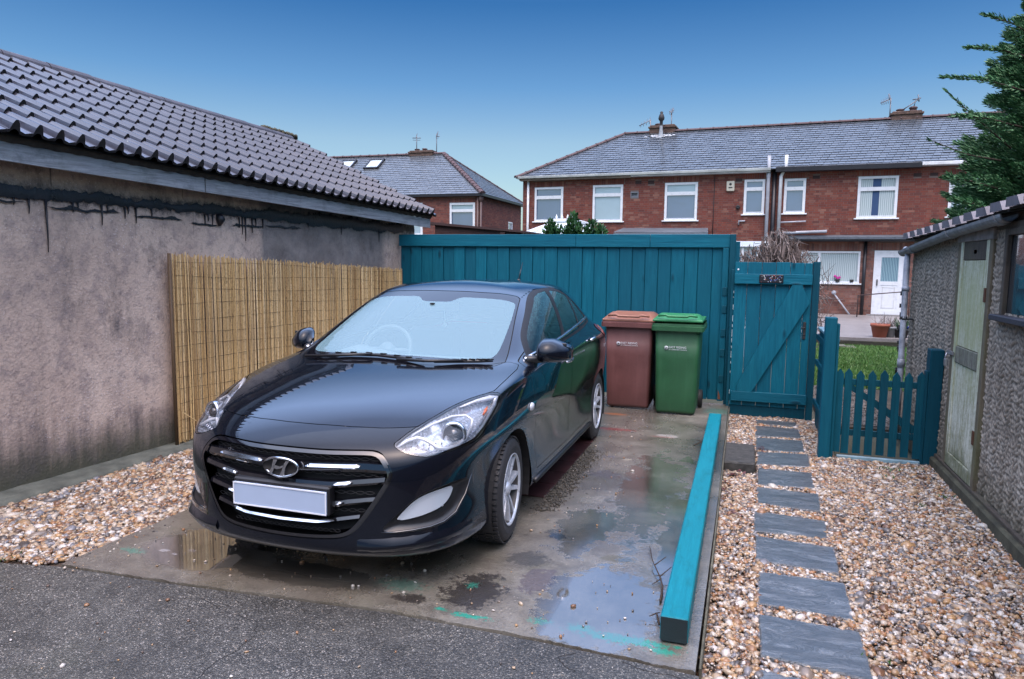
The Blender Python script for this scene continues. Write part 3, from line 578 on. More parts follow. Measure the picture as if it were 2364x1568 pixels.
# verge edge
m=MB(); m.box(0,0,0,2.95,.03,.05,0,rotM((.28,5.70,roofz(.28,5.7)-.05),0,math.pi+PITCH,0)) if False else m.tube([(.28,5.71,roofz(.28,5.71)-.0),(RX,5.71,roofz(RX,5.71)+.0)],.022,6); m.build('verge_mortar',plain('verge_mortar',(.06,.055,.05),.9,bump=.8,scale=15),LB)
# lumpy mortar at far end of the ridge
m=MB()
for k in range(14): m.tube([(RX+random.uniform(-.05,.05),5.0+k*.05,roofz(RX,5.0+k*.05)+.08),(RX+.03,5.03+k*.05,roofz(RX,5.0+k*.05)+.105+random.uniform(-.01,.015))],[.05,.02],6)
m.build('ridge_mortar',plain('mossy_mortar',(.08,.075,.05),.95,var=.6,scale=14,bump=1),LB)
# kerb at the wall foot
m=MB(); V=[];F=[]; n=80
for k in range(n+1):
    y=-4+9.2*k/n; w=.17+.05*(1-k/n)+.02*noise.noise(Vector((y*2,0,0))); zz=.006*noise.noise(Vector((y*4,1,0)))
    V+=[(-.02,y,.030+zz),(w-.03,y,.018+zz),(w,y,.002+zz),(w+.008,y,-.10)]
for k in range(n):
    for q in range(3): F.append((4*k+q,4*k+4+q,4*k+5+q,4*k+1+q))
m.add(V,F,0,True); o=m.build('kerb',plain('mossy_kerb',(.10,.105,.085),.85,var=.5,scale=6,bump=.9)); o['kind']='structure'; o.location=(-4.68,3.34,0); o.rotation_euler=(0,0,-R(3.5487))
# ---- reed screen
def M_reed():
    t=NT('reed'); g=t.n('ShaderNodeNewGeometry'); r=g.outputs['Random Per Island']; c=t.ramp(r,[(0,(.50,.31,.12)),(.2,(.72,.50,.22)),(.35,(.30,.17,.06)),(.5,(.80,.58,.29)),(.65,(.58,.38,.16)),(.8,(.85,.66,.37)),(.92,(.36,.21,.08)),(1,(.88,.71,.43))])
    n=t.noise(t.coord('Object',(70,70,14)),3,5); c=t.mix(t.ramp(n,[(.53,0),(.64,.75)]),c,(.10,.055,.02)); big=t.noise(t.coord('Object'),1.6,4); c=t.mix(t.math('MULTIPLY',t.ramp(big,[(.4,0),(.7,1)]),.25),c,(.20,.13,.07)); t.base(c); t.rough(.6); return t.mat
REED=M_reed()
rs=thing('reed_screen','golden reed screen roll fixed along the rendered wall','screen',(-4.68,3.34,0),-R(3.5487))
m=MB(); random.seed(31); y=1.42
while y<5.16:
    r_=random.uniform(.0028,.0055); tp=1.63-.0385*(y-1.45)+random.gauss(0,.012); b0=.035+random.gauss(0,.01); lean=random.gauss(0,.005); xo=.065+random.uniform(-.010,.014); 
    if random.random()<.10: tp-=random.uniform(.05,.3)
    n=5; V=[];F=[]
    zz=[b0,(b0+tp)*.33,(b0+tp)*.66,tp]
    for z in zz:
        yy=y+lean*(z-.8)+random.gauss(0,.002)
        V+=[(xo+r_,yy,z),(xo,yy-r_,z),(xo-r_,yy,z),(xo,yy+r_,z)]
    for a in range(3):
        for q in range(4): F.append((4*a+q,4*a+(q+1)%4,4*a+4+(q+1)%4,4*a+4+q))
    F.append((12,13,14,15)); m.add(V,F); y+=r_*random.uniform(.85,1.5)
m.build('reeds',REED,rs,kind='stuff')
WIRE=plain('rusty_wire',(.035,.022,.015),.7,.3)
for k in range(13):
    z0=.12+k*.122; pts=[]
    for i in range(60):
        y=1.42+3.74*i/59; pts.append((.078+.005*math.sin(i*1.7),y,z0*(1-.022*(y-1.4))+.014*math.sin(y*2.3+k*1.7)+.004*noise.noise(Vector((y*3,k,0)))))
    m=MB(); m.tube(pts,.0013,4); m.build('wire',WIRE,rs)
m=MB(); m.tube([(.07,1.405,-.02),(.07,1.40,1.64)],.014,6); m.build('edge_cane',plain('edge_cane',(.10,.06,.03),.7),rs)
m=MB(); m.tube([(.10,1.45,.30),(.14,1.62,.16),(.17,1.75,.10)],.003,4); m.build('loose_reed',REED,rs)
# ---- brown timber eaves of the shed behind
sb=thing('timber_shed','dark brown timber shed roof edge just beyond the tiled outbuilding','shed',(-5.3,10.4,0),0)
m=MB(); 
BR=M_wood('brown_stained_board',(.035,.014,.011),(.075,.030,.022),'X',.6,.0)
def fr(u,v,w):return (u,v,w)
m.add([(.62,0,2.19),(2.05,0,2.05),(2.05,0,1.80),(.62,0,1.80),(.62,.03,2.19),(2.05,.03,2.05),(2.05,.03,1.80),(.62,.03,1.80)],[(0,3,2,1),(4,5,6,7),(0,1,5,4),(1,2,6,5)]); m.build('wall',BR,sb)
m=MB(); m.add([(.3,-.06,2.24),(2.12,-.06,2.075),(2.12,-.06,2.045),(.3,-.06,2.20),(.3,2,2.24),(2.12,2,2.075),(2.12,2,2.045),(.3,2,2.20)],[(0,3,2,1),(4,5,6,7),(0,1,5,4),(1,2,6,5),(2,3,7,6)]); m.build('roof',plain('brown_roof_felt',(.045,.022,.020),.7),sb)
m=MB(); m.box(1.72,-.04,1.78,1.80,-.01,2.06); m.build('post',BR,sb)
# ================================================================= teal fence
FN=thing('garden_fence','tall teal painted board fence behind the car and bins','fence',(0,8.5,0))
random.seed(8); x=-4.32; k=0
while x<-.17:
    w=.148+random.uniform(-.006,.006); m=MB(); yb=random.uniform(0,.004) if k%2 else random.uniform(.008,.014)
    m.box(x,yb,.035,x+w,yb+.020,1.865+random.uniform(-.004,.004),bev=.004); o=m.build('board',TEAL,FN); x+=w+.004; k+=1
for a,b in ((-4.33,-1.96),(-1.957,-1.07),(-1.067,-.145)):
    m=MB(); m.box(a,-.028,1.795,b,-.001,1.945,bev=.004); m.build('capping_rail',TEALX,FN)
m=MB(); m.box(-4.3,.025,.05,-.12,.029,1.86); m.build('back_panel',TEALD,FN)
m=MB(); m.box(-4.3,.03,.3,-.1,.07,.4); m.box(-4.3,.03,1.3,-.1,.07,1.4); m.build('back_rail',TEALX,FN)
m=MB(); m.box(-.172,-.055,-.1,-.108,.06,1.945,bev=.004); m.build('end_post',TEALD,FN)
m=MB(); m.box(-.245,-.03,.03,-.178,-.001,1.79,bev=.003); m.build('cover_strip',TEAL,FN)
for z in (.25,.55,.78,1.05,1.25):
    m=MB(); m.box(-.232,-.041,z,-.180,-.031,z+.085+random.uniform(-.02,.03),bev=.003); m.build('batten',TEALD,FN)
m=MB(); m.add([(-.235,-.035,.05),(-.205,-.035,.05),(-.215,-.035,.11),(-.235,-.035,.16)],[(0,1,2,3)]); m.build('split_wood',plain('raw_wood',(.16,.06,.03),.8),FN)
# ---- gate
G=thing('garden_gate','teal ledged and braced board gate with a dark plaque, hung beside the fence','gate',(0,8.36,0))
xs=[-.105,.03,.18,.33,.475,.62,.66]
for k in range(5):
    m=MB(); m.box(xs[k]+.002,0,-.035 if False else .02,xs[k+1]-.002,.020,1.635+.006*math.sin(k*3),bev=.0025); m.build('board',TEAL,G)
m=MB(); m.box(.622,0,.02,.70,.020,1.63,bev=.0025); m.build('board',TEAL,G)
m=MB(); m.box(-.105,-.045,1.395,.700,-.001,1.505,bev=.003); m.build('rail',TEALX,G)
m=MB(); m.box(-.090,-.045,.075,.705,-.001,.185,bev=.003); m.build('rail',TEALX,G)
m=MB(); m.add([(-.03,-.043,.186),(.13,-.043,.186),(.685,-.043,1.20),(.60,-.043,1.393),(.50,-.043,1.393),(-.03,-.043,.26),(-.03,-.001,.186),(.13,-.001,.186),(.685,-.001,1.20),(.60,-.001,1.393),(.50,-.001,1.393),(-.03,-.001,.26)],[(5,4,3,2,1,0)[::-1],(6,7,8,9,10,11)[::-1]]+[(i,(i+1)%6,(i+1)%6+6,i+6)[::-1] for i in range(6)]); m.build('brace',TEAL,G)
m=MB(); m.box(.705,-.02,-.10,.775,.06,1.645,bev=.004); m.build('gate_post',TEALD,G)
m=MB(); m.box(-.14,.0,-.10,-.107,.05,1.55,bev=.003); m.build('hanging_post',TEALD,G)
m=MB(); m.box(-.105,.012,-.105,.70,.026,.018,bev=.003); m.build('kick_board',TEALD,G)
PLQ=plain('plaque_black',(.012,.012,.018),.4)
m=MB(); m.box(.155,-.058,1.408,.405,-.046,1.500,bev=.006); pq=m.build('plaque',PLQ,G)
m=MB(); random.seed(12)
for k in range(46):
    px_,pz_=random.uniform(.170,.390),random.uniform(1.418,1.490); m.lathe([(random.uniform(.003,.008),0),(.0005,.004)],7,random.choice([0,0,0,1,2]),Matrix.Translation((px_,-.0585,pz_))@Matrix.Rotation(R(90),4,'X'))
m.build('mosaic',[plain('mosaic_pale',(.42,.45,.45),.5),plain('mosaic_blue',(.08,.12,.35),.5),plain('mosaic_red',(.3,.05,.05),.5)],pq)
m=MB(); m.box(.632,-.012,.80,.662,-.001,.99,bev=.003); m.tube([(.647,-.012,.93),(.647,-.05,.93),(.61,-.055,.925)],.007,6); m.lathe([(.012,0),(.0005,.006)],8,0,rotM((.647,-.012,.85),R(90))); m.build('latch',IRON,G)
m=MB(); m.lathe([(.011,0),(.0005,.006)],10,0,rotM((-.07,-.002,1.55),R(90))); m.build('bolt_head',WHITE,G)
# paint worn to white along the hanging edge
m=MB(); random.seed(2)
for k in range(16):
    z=random.uniform(.1,1.3); m.box(-.109,-.003,z,-.104,-.0005,z+random.uniform(.02,.07))
m.build('worn_edge',plain('worn_white',(.42,.5,.52),.7),G)
# ---- return fence and posts
RFc=thing('side_fence','low teal fence panel seen edge on between gate and square post','fence',(.80,7.55,0))
for k in range(5):
    m=MB(); m.box(-.012,-.68+k*.145,-.10,.012,-.545+k*.145,.93,bev=.003); m.build('board',TEALD,RFc)
m=MB(); m.box(-.035,-.70,.935,.03,.60,.962,0,rotM((0,0,0),R(0)),bev=.004); m.build('cap',plain('cap_pale',(.16,.30,.38),.4,var=.3),RFc)
for z in (.12,.55,.82):
    m=MB(); m.box(-.038,-.68,z,-.013,.66,z+.06,bev=.003); m.build('rail',TEALD,RFc)
for k in range(4,9):
    m=MB(); m.box(-.012,-.10+(k-4)*.145,-.10,.012,.035+(k-4)*.145,.93,bev=.003); m.build('board',TEALD,RFc)
m=MB(); m.box(.695,6.74,-.13,.79,6.85,1.155,bev=.005); m.box(.793,6.765,-.1,.815,6.845,1.10,bev=.003); prop(m.build('fence_post',TEAL),'tall square teal post between the side fence and the picket gate','post')
m=MB(); m.box(1.535,6.80,-.13,1.640,6.93,.905,bev=.005); m.box(1.512,6.805,-.1,1.533,6.88,.72,bev=.003); prop(m.build('fence_post',TEALD),'short thick teal post between the picket gate and the rough shed','post')
# ---- picket gate
PG=thing('picket_gate','small teal picket gate with pointed pales in front of the lawn','gate',(0,6.83,0))
for k,xc in enumerate((.845,.915,1.01,1.105,1.20,1.295,1.39,1.485)):
    w=.031; t_=.70+.008*math.sin(k*2); b0=-.055+.004*math.cos(k*3)
    pts=[(xc-w,b0),(xc+w,b0),(xc+w,t_-.045),(xc+.0,t_),(xc-w,t_-.045)]
    V=[(x,-.010,z) for x,z in pts]+[(x,.008,z) for x,z in pts]; F=[(0,1,2,3,4),(9,8,7,6,5)]+[(i,i+5,(i+1)%5+5,(i+1)%5) for i in range(5)]
    m=MB(); m.add(V,F); m.build('picket',TEALD if k else TEAL,PG)
for z in (.555,.10):
    m=MB(); m.box(.83,.010,z,1.515,.035,z+.055,bev=.003); m.build('rail',TEALD,PG)
m=MB(); m.add([(.90,.012,.54),(.96,.012,.555),(1.50,.012,.20),(1.44,.012,.156),(.90,.030,.54),(.96,.030,.555),(1.50,.030,.20),(1.44,.030,.156)],[(0,1,2,3),(4,7,6,5),(0,4,5,1),(3,2,6,7)]); m.build('brace',TEALD,PG)
m=MB(); m.box(.85,6.78,-.115,1.51,6.815,-.070,bev=.004); prop(m.build('threshold_bar',plain('pale_blue_bar',(.20,.34,.42),.35,var=.3)),'pale blue timber bar on the gravel under the picket gate','bar')
# ---- wheelie bins
def bin_(name,loc,c,cl,label,w=.54,h=1.0,lid_gap=0,rz=0,wheel_side=True):
    root=thing(name,label,'wheelie bin',loc,rz)
    body=NT('bin_plastic'); v=body.coord('Object'); n=body.noise(v,3,6,.7); f=body.noise(v,70,3); st=body.noise(body.coord('Object',(8,8,.8)),2,4)
    cc=body.ramp(n,[(.3,tuple(x*.8 for x in c)),(.7,tuple(min(1,x*1.2) for x in c))]); cc=body.mix(body.ramp(st,[(.5,0),(.8,.35)]),cc,tuple(min(1,x*1.5+.02) for x in c)); body.base(cc); body.rough(body.ramp(n,[(.3,.42),(.7,.6)])); body.bump(f,.25,.003)
    lidm=plain('bin_lid',cl,.4,var=.15,scale=5)
    # body: tapered box with rounded corners, front towards -y
    def ring(z,hw,y0,y1,r):
        P=[]
        for (cx,cy,a0) in ((hw-r,y0+r,-90),(hw-r,y1-r,0),(-hw+r,y1-r,90),(-hw+r,y0+r,180)):
            for k in range(4):
                a=R(a0+30*k); P.append((cx+r*math.cos(a),cy+r*math.sin(a),z))
        return P
    prof=[(.02,w*.40,.03,.50,.03),(.05,w*.415,.02,.52,.04),(.30,w*.43,.012,.56,.04),(.60,w*.445,.006,.60,.04),(.74,w*.455,.004,.62,.04),(.745,w*.452,.008,.62,.04),(h*.895,w*.465,0,.65,.04)]
    V=[];F=[]; nn=16
    for p in prof: V+=ring(*p)
    for i in range(len(prof)-1):
        for k in range(nn): F.append((i*nn+k,i*nn+(k+1)%nn,(i+1)*nn+(k+1)%nn,(i+1)*nn+k))
    F.append(tuple(range(nn-1,-1,-1)))
    m=MB(); m.add(V,F,0,True); m.build('body',body.mat,root)
    # rim
    V=[];F=[]; rp=[(h*.885,w*.47,-.005,.66,.04),(h*.885,w*.54,-.045,.70,.04),(h*.93,w*.54,-.045,.70,.04),(h*.935,w*.53,-.035,.69,.04),(h*.96,w*.53,-.032,.69,.04)]
    for p in rp: V+=ring(*p)
    for i in range(len(rp)-1):
        for k in range(nn): F.append((i*nn+k,i*nn+(k+1)%nn,(i+1)*nn+(k+1)%nn,(i+1)*nn+k))
    m=MB(); m.add(V,F)
    for k in range(15): m.box(-w*.46+k*w*.92/14-.003,-.047,h*.89,-w*.46+k*w*.92/14+.003,-.0455,h*.925)
    m.build('rim',body.mat,root)
    # lid: shallow dome with front grip dip
    m=MB(); z0=h*.955+lid_gap; nx,ny=14,8; V=[];F=[]
    for i in range(nx+1):
        for j in range(ny+1):
            u,v_=i/nx,j/ny; x_=(u-.5)*w*1.03; y_=-.03+.70*v_
            e=min(1,min(u,1-u)*7)**.6*min(1,min(v_,1-v_)*5+.0)**.6
            dz=.075*e*(1-.25*v_)-lid_gap*v_; dip=-.028 if (.22<u<.78 and .0<v_<.30) else 0
            V.append((x_,y_,z0+dz+dip*e+.012))
    b=len(V)
    for i in range(nx):
        for j in range(ny): a=i*(ny+1)+j; F.append((a,a+ny+1,a+ny+2,a+1))
    m.add(V,F,0,True)
    m.box(-w*.515,-.038,z0-.01,w*.515,.66,z0+.014,0,rotM((0,0,0),0),bev=.006)
    lid=m.build('lid',lidm,root)
    m=MB(); m.tube([(-w*.40,-.03,z0+.052),(-w*.24,-.045,z0+.062),(-w*.2,-.05,z0+.048),(w*.2,-.05,z0+.048),(w*.24,-.045,z0+.062),(w*.40,-.03,z0+.052)],.013,8); m.build('lid_handle',lidm,lid)
    for s_ in (-1,1):
        m=MB(); m.lathe([(.10,-.022),(.10,.022),(.085,.026),(.05,.018),(.0005,.018)],20,0,rotM((s_*(w*.455),.56,.10),0,R(90)*s_)); m.build('wheel',IRON if False else plain('bin_tyre',(.012,.012,.012),.7) if 'bin_tyre' not in bpy.data.materials else bpy.data.materials['bin_tyre'],root)
    # lettering
    LT=bpy.data.materials.get('bin_print') or plain('bin_print',(.62,.66,.68),.5)
    def text(s,x,z,size,al='LEFT'):
        cu=bpy.data.curves.new('lettering','FONT'); cu.body=s; cu.size=size; cu.align_x=al; cu.extrude=.0004
        o=bpy.data.objects.new('tmp',cu); col.objects.link(o); dg=bpy.context.evaluated_depsgraph_get(); me=bpy.data.meshes.new_from_object(o.evaluated_get(dg)); bpy.data.objects.remove(o)
        me.materials.clear(); me.materials.append(LT); q=bpy.data.objects.new('lettering',me); col.objects.link(q); q.parent=root; q.location=(x,-.0035,z); q.rotation_euler=(R(90),0,0); return q
    zt=h*.70; text('EAST RIDING',-.085,zt+.004,.031); text('OF YORKSHIRE COUNCIL',-.085,zt-.016,.0165)
    m=MB(); m.lathe([(.0205,-.001),(.0205,.001),(.0005,.001)],16,0,rotM((-.110,-.0025,zt+.006),R(90)))
    m.build('emblem',LT,root); m=MB()
    for k in range(4): a=R(45*k); m.box(-.015,-.0004,-.0012,.015,.0006,.0012,0,rotM((-.110,-.0042,zt+.006),0,a))
    m.build('emblem_lines',plain('emblem_dark',tuple(x*.7 for x in c),.6),root)
    return root
bin_('wheelie_bin',(-1.178,7.76,0),(.125,.048,.044),(.26,.115,.075),'brown wheelie bin with closed lighter brown lid',.56,1.03)
b2=bin_('wheelie_bin',(-.645,7.62,0),(.014,.082,.030),(.03,.20,.075),'green wheelie bin with its lid sitting slightly open',.50,1.02,.035)
for o in (bpy.data.objects['wheelie_bin'],b2): o['group']='council wheelie bins'
# ================================================================= rough concrete shed on the right (plane x = 1.65, runs along y)
SH=thing('concrete_shed','old pebbledashed sectional shed with a peeling door, right side','shed',(1.65,0,0))
def M_rough():
    t=NT('shaggy_render'); v=t.coord('Object'); sep=t.n('ShaderNodeSeparateXYZ'); t.l(v,sep.inputs[0]); n=t.noise(v,2.0,6,.7); f=t.noise(v,60,5)
    c=t.ramp(n,[(.3,(.24,.20,.155)),(.55,(.36,.31,.25)),(.75,(.50,.45,.38))])
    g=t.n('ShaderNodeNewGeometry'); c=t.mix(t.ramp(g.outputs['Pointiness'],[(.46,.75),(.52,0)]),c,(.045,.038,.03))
    c=t.mix(t.ramp(f,[(.5,0),(.75,.4)]),c,(.06,.055,.045)); z=t.math('ADD',sep.outputs['Z'],t.math('MULTIPLY',n,.5)); c=t.mix(t.ramp(z,[(.2,.7),(.6,0)]),c,(.07,.065,.035)); t.base(c); t.rough(.9); t.bump(f,.6,.008); return t.mat
ROUGH=M_rough()
# height field wall, raised dashes in herringbone lines
step=.0085; y0,y1,z0,z1=2.9,8.27,-.02,1.90
ny=int((y1-y0)/step); nz=int((z1-z0)/step); Y,Z=np.meshgrid(np.linspace(y0,y1,ny),np.linspace(z0,z1,nz),indexing='ij')
r_=np.random.default_rng(5); cy,cz=.031,.031; NYc=int((y1-y0)/cy)+3; NZc=int((z1-z0)/cz)+3
jy=r_.uniform(-.38,.38,(NYc,NZc)); jz=r_.uniform(-.38,.38,(NYc,NZc)); ang=(np.where((np.arange(NYc)[:,None]//3)%2==0,1,-1)*.62+r_.normal(0,.22,(NYc,NZc))); amp=r_.uniform(.35,1.,(NYc,NZc))
iy=((Y-y0)/cy).astype(int)+1; iz=((Z-z0)/cz).astype(int)+1; Hh=np.zeros_like(Y)
for a in (-1,0,1):
    for b in (-1,0,1):
        i=np.clip(iy+a,0,NYc-1); j=np.clip(iz+b,0,NZc-1); cyy=y0+(i-1+.5+jy[i,j])*cy; czz=z0+(j-1+.5+jz[i,j])*cz; dy=Y-cyy; dz=Z-czz; an=ang[i,j]
        u=dy*np.cos(an)+dz*np.sin(an); w=-dy*np.sin(an)+dz*np.cos(an); d=(u/.024)**2+(w/.0095)**2; Hh=np.maximum(Hh,amp[i,j]*np.exp(-d*1.1))
def hole(ya,yb,za,zb): return (Y>ya)&(Y<yb)&(Z>za)&(Z<zb)
lowf=1+.0*Y; X=-(Hh*.017+.006*np.sin(Y*3)*np.cos(Z*2.3))
hl_=hole(5.74,6.56,-.1,1.83)|hole(4.15,5.50,1.30,1.855)
idx=np.arange(ny*nz).reshape(ny,nz); q=np.stack([idx[:-1,:-1],idx[:-1,1:],idx[1:,1:],idx[1:,:-1]],-1); keep=~(hl_[:-1,:-1]&hl_[1:,1:]&hl_[1:,:-1]&hl_[:-1,1:]); q=q[keep]
me=bpy.data.meshes.new('wall'); co=np.stack([X,Y,Z],-1).reshape(-1,3); me.vertices.add(len(co)); me.vertices.foreach_set('co',co.reshape(-1)); me.loops.add(q.size); me.loops.foreach_set('vertex_index',q.reshape(-1).astype(np.int32)); me.polygons.add(len(q)); me.polygons.foreach_set('loop_start',np.arange(0,q.size,4,dtype=np.int32)); me.polygons.foreach_set('use_smooth',np.ones(len(q),bool)); me.update(calc_edges=True); me.materials.append(ROUGH)
me.validate()
link_mesh('wall',me,SH)
DK=plain('shed_dark',(.012,.011,.010),.9)
m=MB(); m.box(.03,-7,-.1,.08,8.26,1.86,0); m.build('backing',DK,SH)
m=MB(); m.box(-.004,-7,-.1,.03,2.92,1.9); m.box(.0,8.24,-.1,2.6,8.28,1.88); m.build('wall_plain',plain('shed_wall_far',(.15,.13,.11),.9,var=.5,scale=30,bump=1.2),SH)
# vertical cover strips between the panels
m=MB(); 
for y in (4.02,): m.box(-.03,y-.02,0,.0,y+.02,1.86,bev=.004)
m.build('panel_strip',plain('strip_concrete',(.12,.105,.09),.9,bump=.8,scale=20),SH)
def M_peel(name,base,paint,amt=.5):
    t=NT(name); v=t.coord('Object'); st=t.noise(t.coord('Object',(16,16,.9)),2.5,8,.75); n=t.noise(v,3,6,.7); fl=t.noise(v,26,6,.8)
    c=t.mix(t.ramp(t.math('ADD',t.math('MULTIPLY',st,.6),t.math('MULTIPLY',fl,.4)),[(.42,0),(.56,1)]),base,paint)
    sep=t.n('ShaderNodeSeparateXYZ'); t.l(v,sep.inputs[0]); gz=t.math('ADD',sep.outputs['Z'],t.math('MULTIPLY',t.math('SUBTRACT',n,.5),1.6))
    c=t.mix(t.ramp(t.math('ABSOLUTE',t.math('SUBTRACT',gz,1.25)),[(.1,amt),(.75,0)]),c,(.36,.40,.20)); c=t.mix(t.ramp(gz,[(.0,.75),(.35,0)]),c,(.07,.085,.025)); c=t.mix(t.ramp(st,[(.6,0),(.75,.6)]),c,(.09,.075,.055))
    t.base(c); t.rough(.75); t.bump(t.math('ADD',st,fl),.5,.005); return t.mat
PEEL=M_peel('peeling_door_paint',(.30,.30,.18),(.64,.66,.56),.65); FRM=M_wood('mossy_frame',(.075,.06,.035),(.20,.17,.12),'Z',.85,.6); OLD=M_wood('old_dark_wood',(.04,.032,.025),(.11,.09,.07),'Z',.8,.3)
# door: origin frame y 5.74..6.56, z .0..1.83
m=MB(); m.box(-.03,6.50,.0,.03,6.57,1.86,bev=.004); m.build('door_post',FRM,SH)
m=MB(); m.box(-.03,5.73,.0,.03,5.80,1.86,bev=.004); m.build('door_post',FRM,SH)
m=MB(); m.box(-.035,5.72,1.80,.03,6.58,1.88,bev=.004); m.build('door_head',plain('pale_lintel',(.22,.20,.19),.85,var=.4,scale=9,bump=.7),SH)
D=thing('door',None,None); D.parent=SH; bpy.data.objects.remove(D)
m=MB(); m.box(-.012,5.80,.04,.015,6.50,1.80); D=m.build('door',OLD,SH)
m=MB(); m.box(-.028,5.80,.02,-.012,5.868,1.80,bev=.003); m.box(-.028,6.432,.02,-.012,6.50,1.80,bev=.003); m.build('stile',PEEL,D)
m=MB(); m.box(-.030,5.868,.855,-.012,6.432,.985,bev=.004); m.build('middle_rail',M_peel('flaking_rail',(.06,.055,.045),(.20,.20,.18),.2),D)
m=MB(); m.box(-.030,5.868,.02,-.012,6.432,.12,bev=.003); m.build('bottom_rail',PEEL,D)
m=MB(); m.box(-.024,5.868,1.66,-.012,6.432,1.80,bev=.003); m.build('top_panel',OLD,D)
m=MB(); m.box(-.021,5.872,.99,-.012,6.428,1.655,bev=.002); m.build('door_panel',PEEL,D)
m=MB(); m.box(-.019,5.872,.125,-.012,6.428,.85,bev=.002); m.build('door_panel',PEEL,D)
m=MB(); m.box(-.024,6.10,1.705,-.022,6.17,1.735); m.build('door_number_plate',plain('blueish_white_label',(.5,.55,.6),.5),D)
RH=plain('rusty_hinge',(.09,.035,.015),.8)
for z_ in (.33,1.36): m=MB(); m.box(-.036,5.79,z_,-.026,5.83,z_+.10); m.build('hinge',RH,D)
m=MB(); m.box(-.045,6.45,.905,-.03,6.62,.93); m.tube([(-.05,6.585,.91),(-.06,6.585,.87),(-.05,6.585,.85)],.006,6); m.box(-.065,6.57,.80,-.04,6.605,.86,bev=.004); m.build('padlock',plain('zinc_lock',(.42,.42,.45),.35,.8),D)
# window
W=MB(); W.box(.0,4.15,1.30,.03,5.50,1.855); wn_=W.build('window',M_pane('dirty_pane',1,(.035,.045,.055),.18),SH)
m=MB(); m.box(-.03,5.45,1.29,.0,5.50,1.86,bev=.004); m.box(-.03,4.10,1.29,.0,4.15,1.86,bev=.004); m.box(-.03,4.15,1.815,.0,5.45,1.86,bev=.004); m.build('window_frame',OLD,wn_)
m=MB(); m.box(-.075,4.05,1.255,.0,5.55,1.295,bev=.006); m.build('sill',plain('dark_sill',(.045,.042,.055),.5,bump=.4),wn_)
# plinth
m=MB(); m.box(-.065,-7,-.16,.02,8.27,-.015,bev=.012); m.build('plinth',plain('mossy_plinth',(.060,.058,.038),.9,var=.6,scale=7,bump=1.),SH)
m=MB(); m.box(-.035,2.9,-.015,.0,6.9,.012,bev=.004); m.build('plinth_board',OLD,SH)
# gutter (sinks towards the far corner)
GUT=plain('gutter_asbestos',(.21,.23,.25),.6,var=.35,scale=12,bump=.7)
def gutter(pts,r0):
    V=[];F=[]; n=8
    for i,p in enumerate(pts):
        for k in range(n+1): a=math.pi*(1+k/n); V.append((p[0]+r0*math.cos(a),p[1],p[2]+r0*math.sin(a)))
        for k in range(n+1): a=math.pi*(2-k/n); V.append((p[0]+(r0-.008)*math.cos(a),p[1],p[2]+(r0-.008)*math.sin(a)))
    w=2*(n+1)
    for i in range(len(pts)-1):
        for k in range(w): F.append((i*w+k,i*w+(k+1)%w,(i+1)*w+(k+1)%w,(i+1)*w+k))
    F+= [tuple(range(w))]; return V,F
GP=[(-.075,8.42,1.765),(-.075,7.6,1.825),(-.075,6.62,1.892),(-.075,6.60,1.893),(-.075,5.3,1.945),(-.075,3.0,2.02),(-.075,-6,2.2)]
for a,b in ((0,3),(3,5),(5,7)):
    V,F=gutter([Vector(p) for p in GP[a:b if b<7 else 7]] if b-a>1 else [],.054) if b-a>1 else ([],[])
    if V: m=MB(); m.add(V,F,0,False); m.build('gutter',GUT,SH)
m=MB()
for y,z in ((6.61,1.894),(5.45,1.940),(7.95,1.80)):
    V,F=gutter([(-.075,y-.05,z),(-.075,y+.05,z-.004)],.062); m.add(V,F)
m.build('gutter_joint',GUT,SH)
# downpipe
m=MB(); m.tube([(-.075,8.33,1.79),(-.075,8.20,1.72),(-.085,8.16,1.65),(-.115,7.95,.55),(-.125,7.9,-.1)],[.026,.026,.029,.029,.029],10); m.tube([(-.09,8.11,1.40),(-.092,8.10,1.36)],.036,10); m.tube([(-.113,7.96,.68),(-.114,7.955,.60)],.036,10); dp=m.build('downpipe',plain('worn_downpipe',(.28,.30,.34),.45,var=.6,scale=7,bump=.5),SH)
m=MB(); m.tube([(-.10,8.06,1.10),(-.101,8.055,1.07)],.034,10); m.box(-.12,8.02,1.07,0,8.08,1.085); m.build('pipe_bracket',IRON,dp)
m=MB(); random.seed(9)
for k in range(22):
    z=random.uniform(.3,1.5); y=7.9+.26*(z+.1)/1.75; x=-.125+.04*(z+.1)/1.75; a=random.uniform(2.6,4.4); m.tube([(x+.034*math.cos(a),y+.034*math.sin(a),z),(x+.034*math.cos(a+.15),y+.034*math.sin(a+.15),z-random.uniform(.02,.08))],random.uniform(.006,.012),5)
m.build('pipe_stain',plain('black_flake',(.02,.02,.02),.8),dp)
# corrugated roof edge: deep square ribs
RFm=plain('sheet_roof',(.17,.165,.195),.55,var=.3,scale=6,bump=.5)
def rib():
    pr=[(.035,-.012),(.060,.046),(.245,.046),(.285,-.012)]; V=[]
    for y,h in pr: V+=[(-.125,y,h),(2.6,y,h)]
    return V,[(0,2,4,6)[::-1],(0,2,3,1)[::-1],(2,4,5,3)[::-1],(4,6,7,5)[::-1],(1,3,5,7)]
for k in range(-8,18):
    y=2.85+k*.30; z=np.interp(y,[ -6,3,5.3,6.6,8.3],[2.30,2.10,2.00,1.950,1.915]); V,F=rib(); m=MB(); m.add(V,F,0,False,Matrix.Translation((0,y,z))@Matrix.Rotation(-R(11),4,'Y')); m.box(-.10,.0,-.030,2.6,.30,-.014,0,Matrix.Translation((0,y,z))@Matrix.Rotation(-R(11),4,'Y')); m.m[-6:]=[1]*6; m.build('roof_sheet',[RFm,DK],SH)
m=MB(); m.box(-.02,2.85,1.86,.02,8.25,1.90); m.box(.0,-7,1.88,.04,8.26,1.96); m.build('wall_plate',OLD,SH)
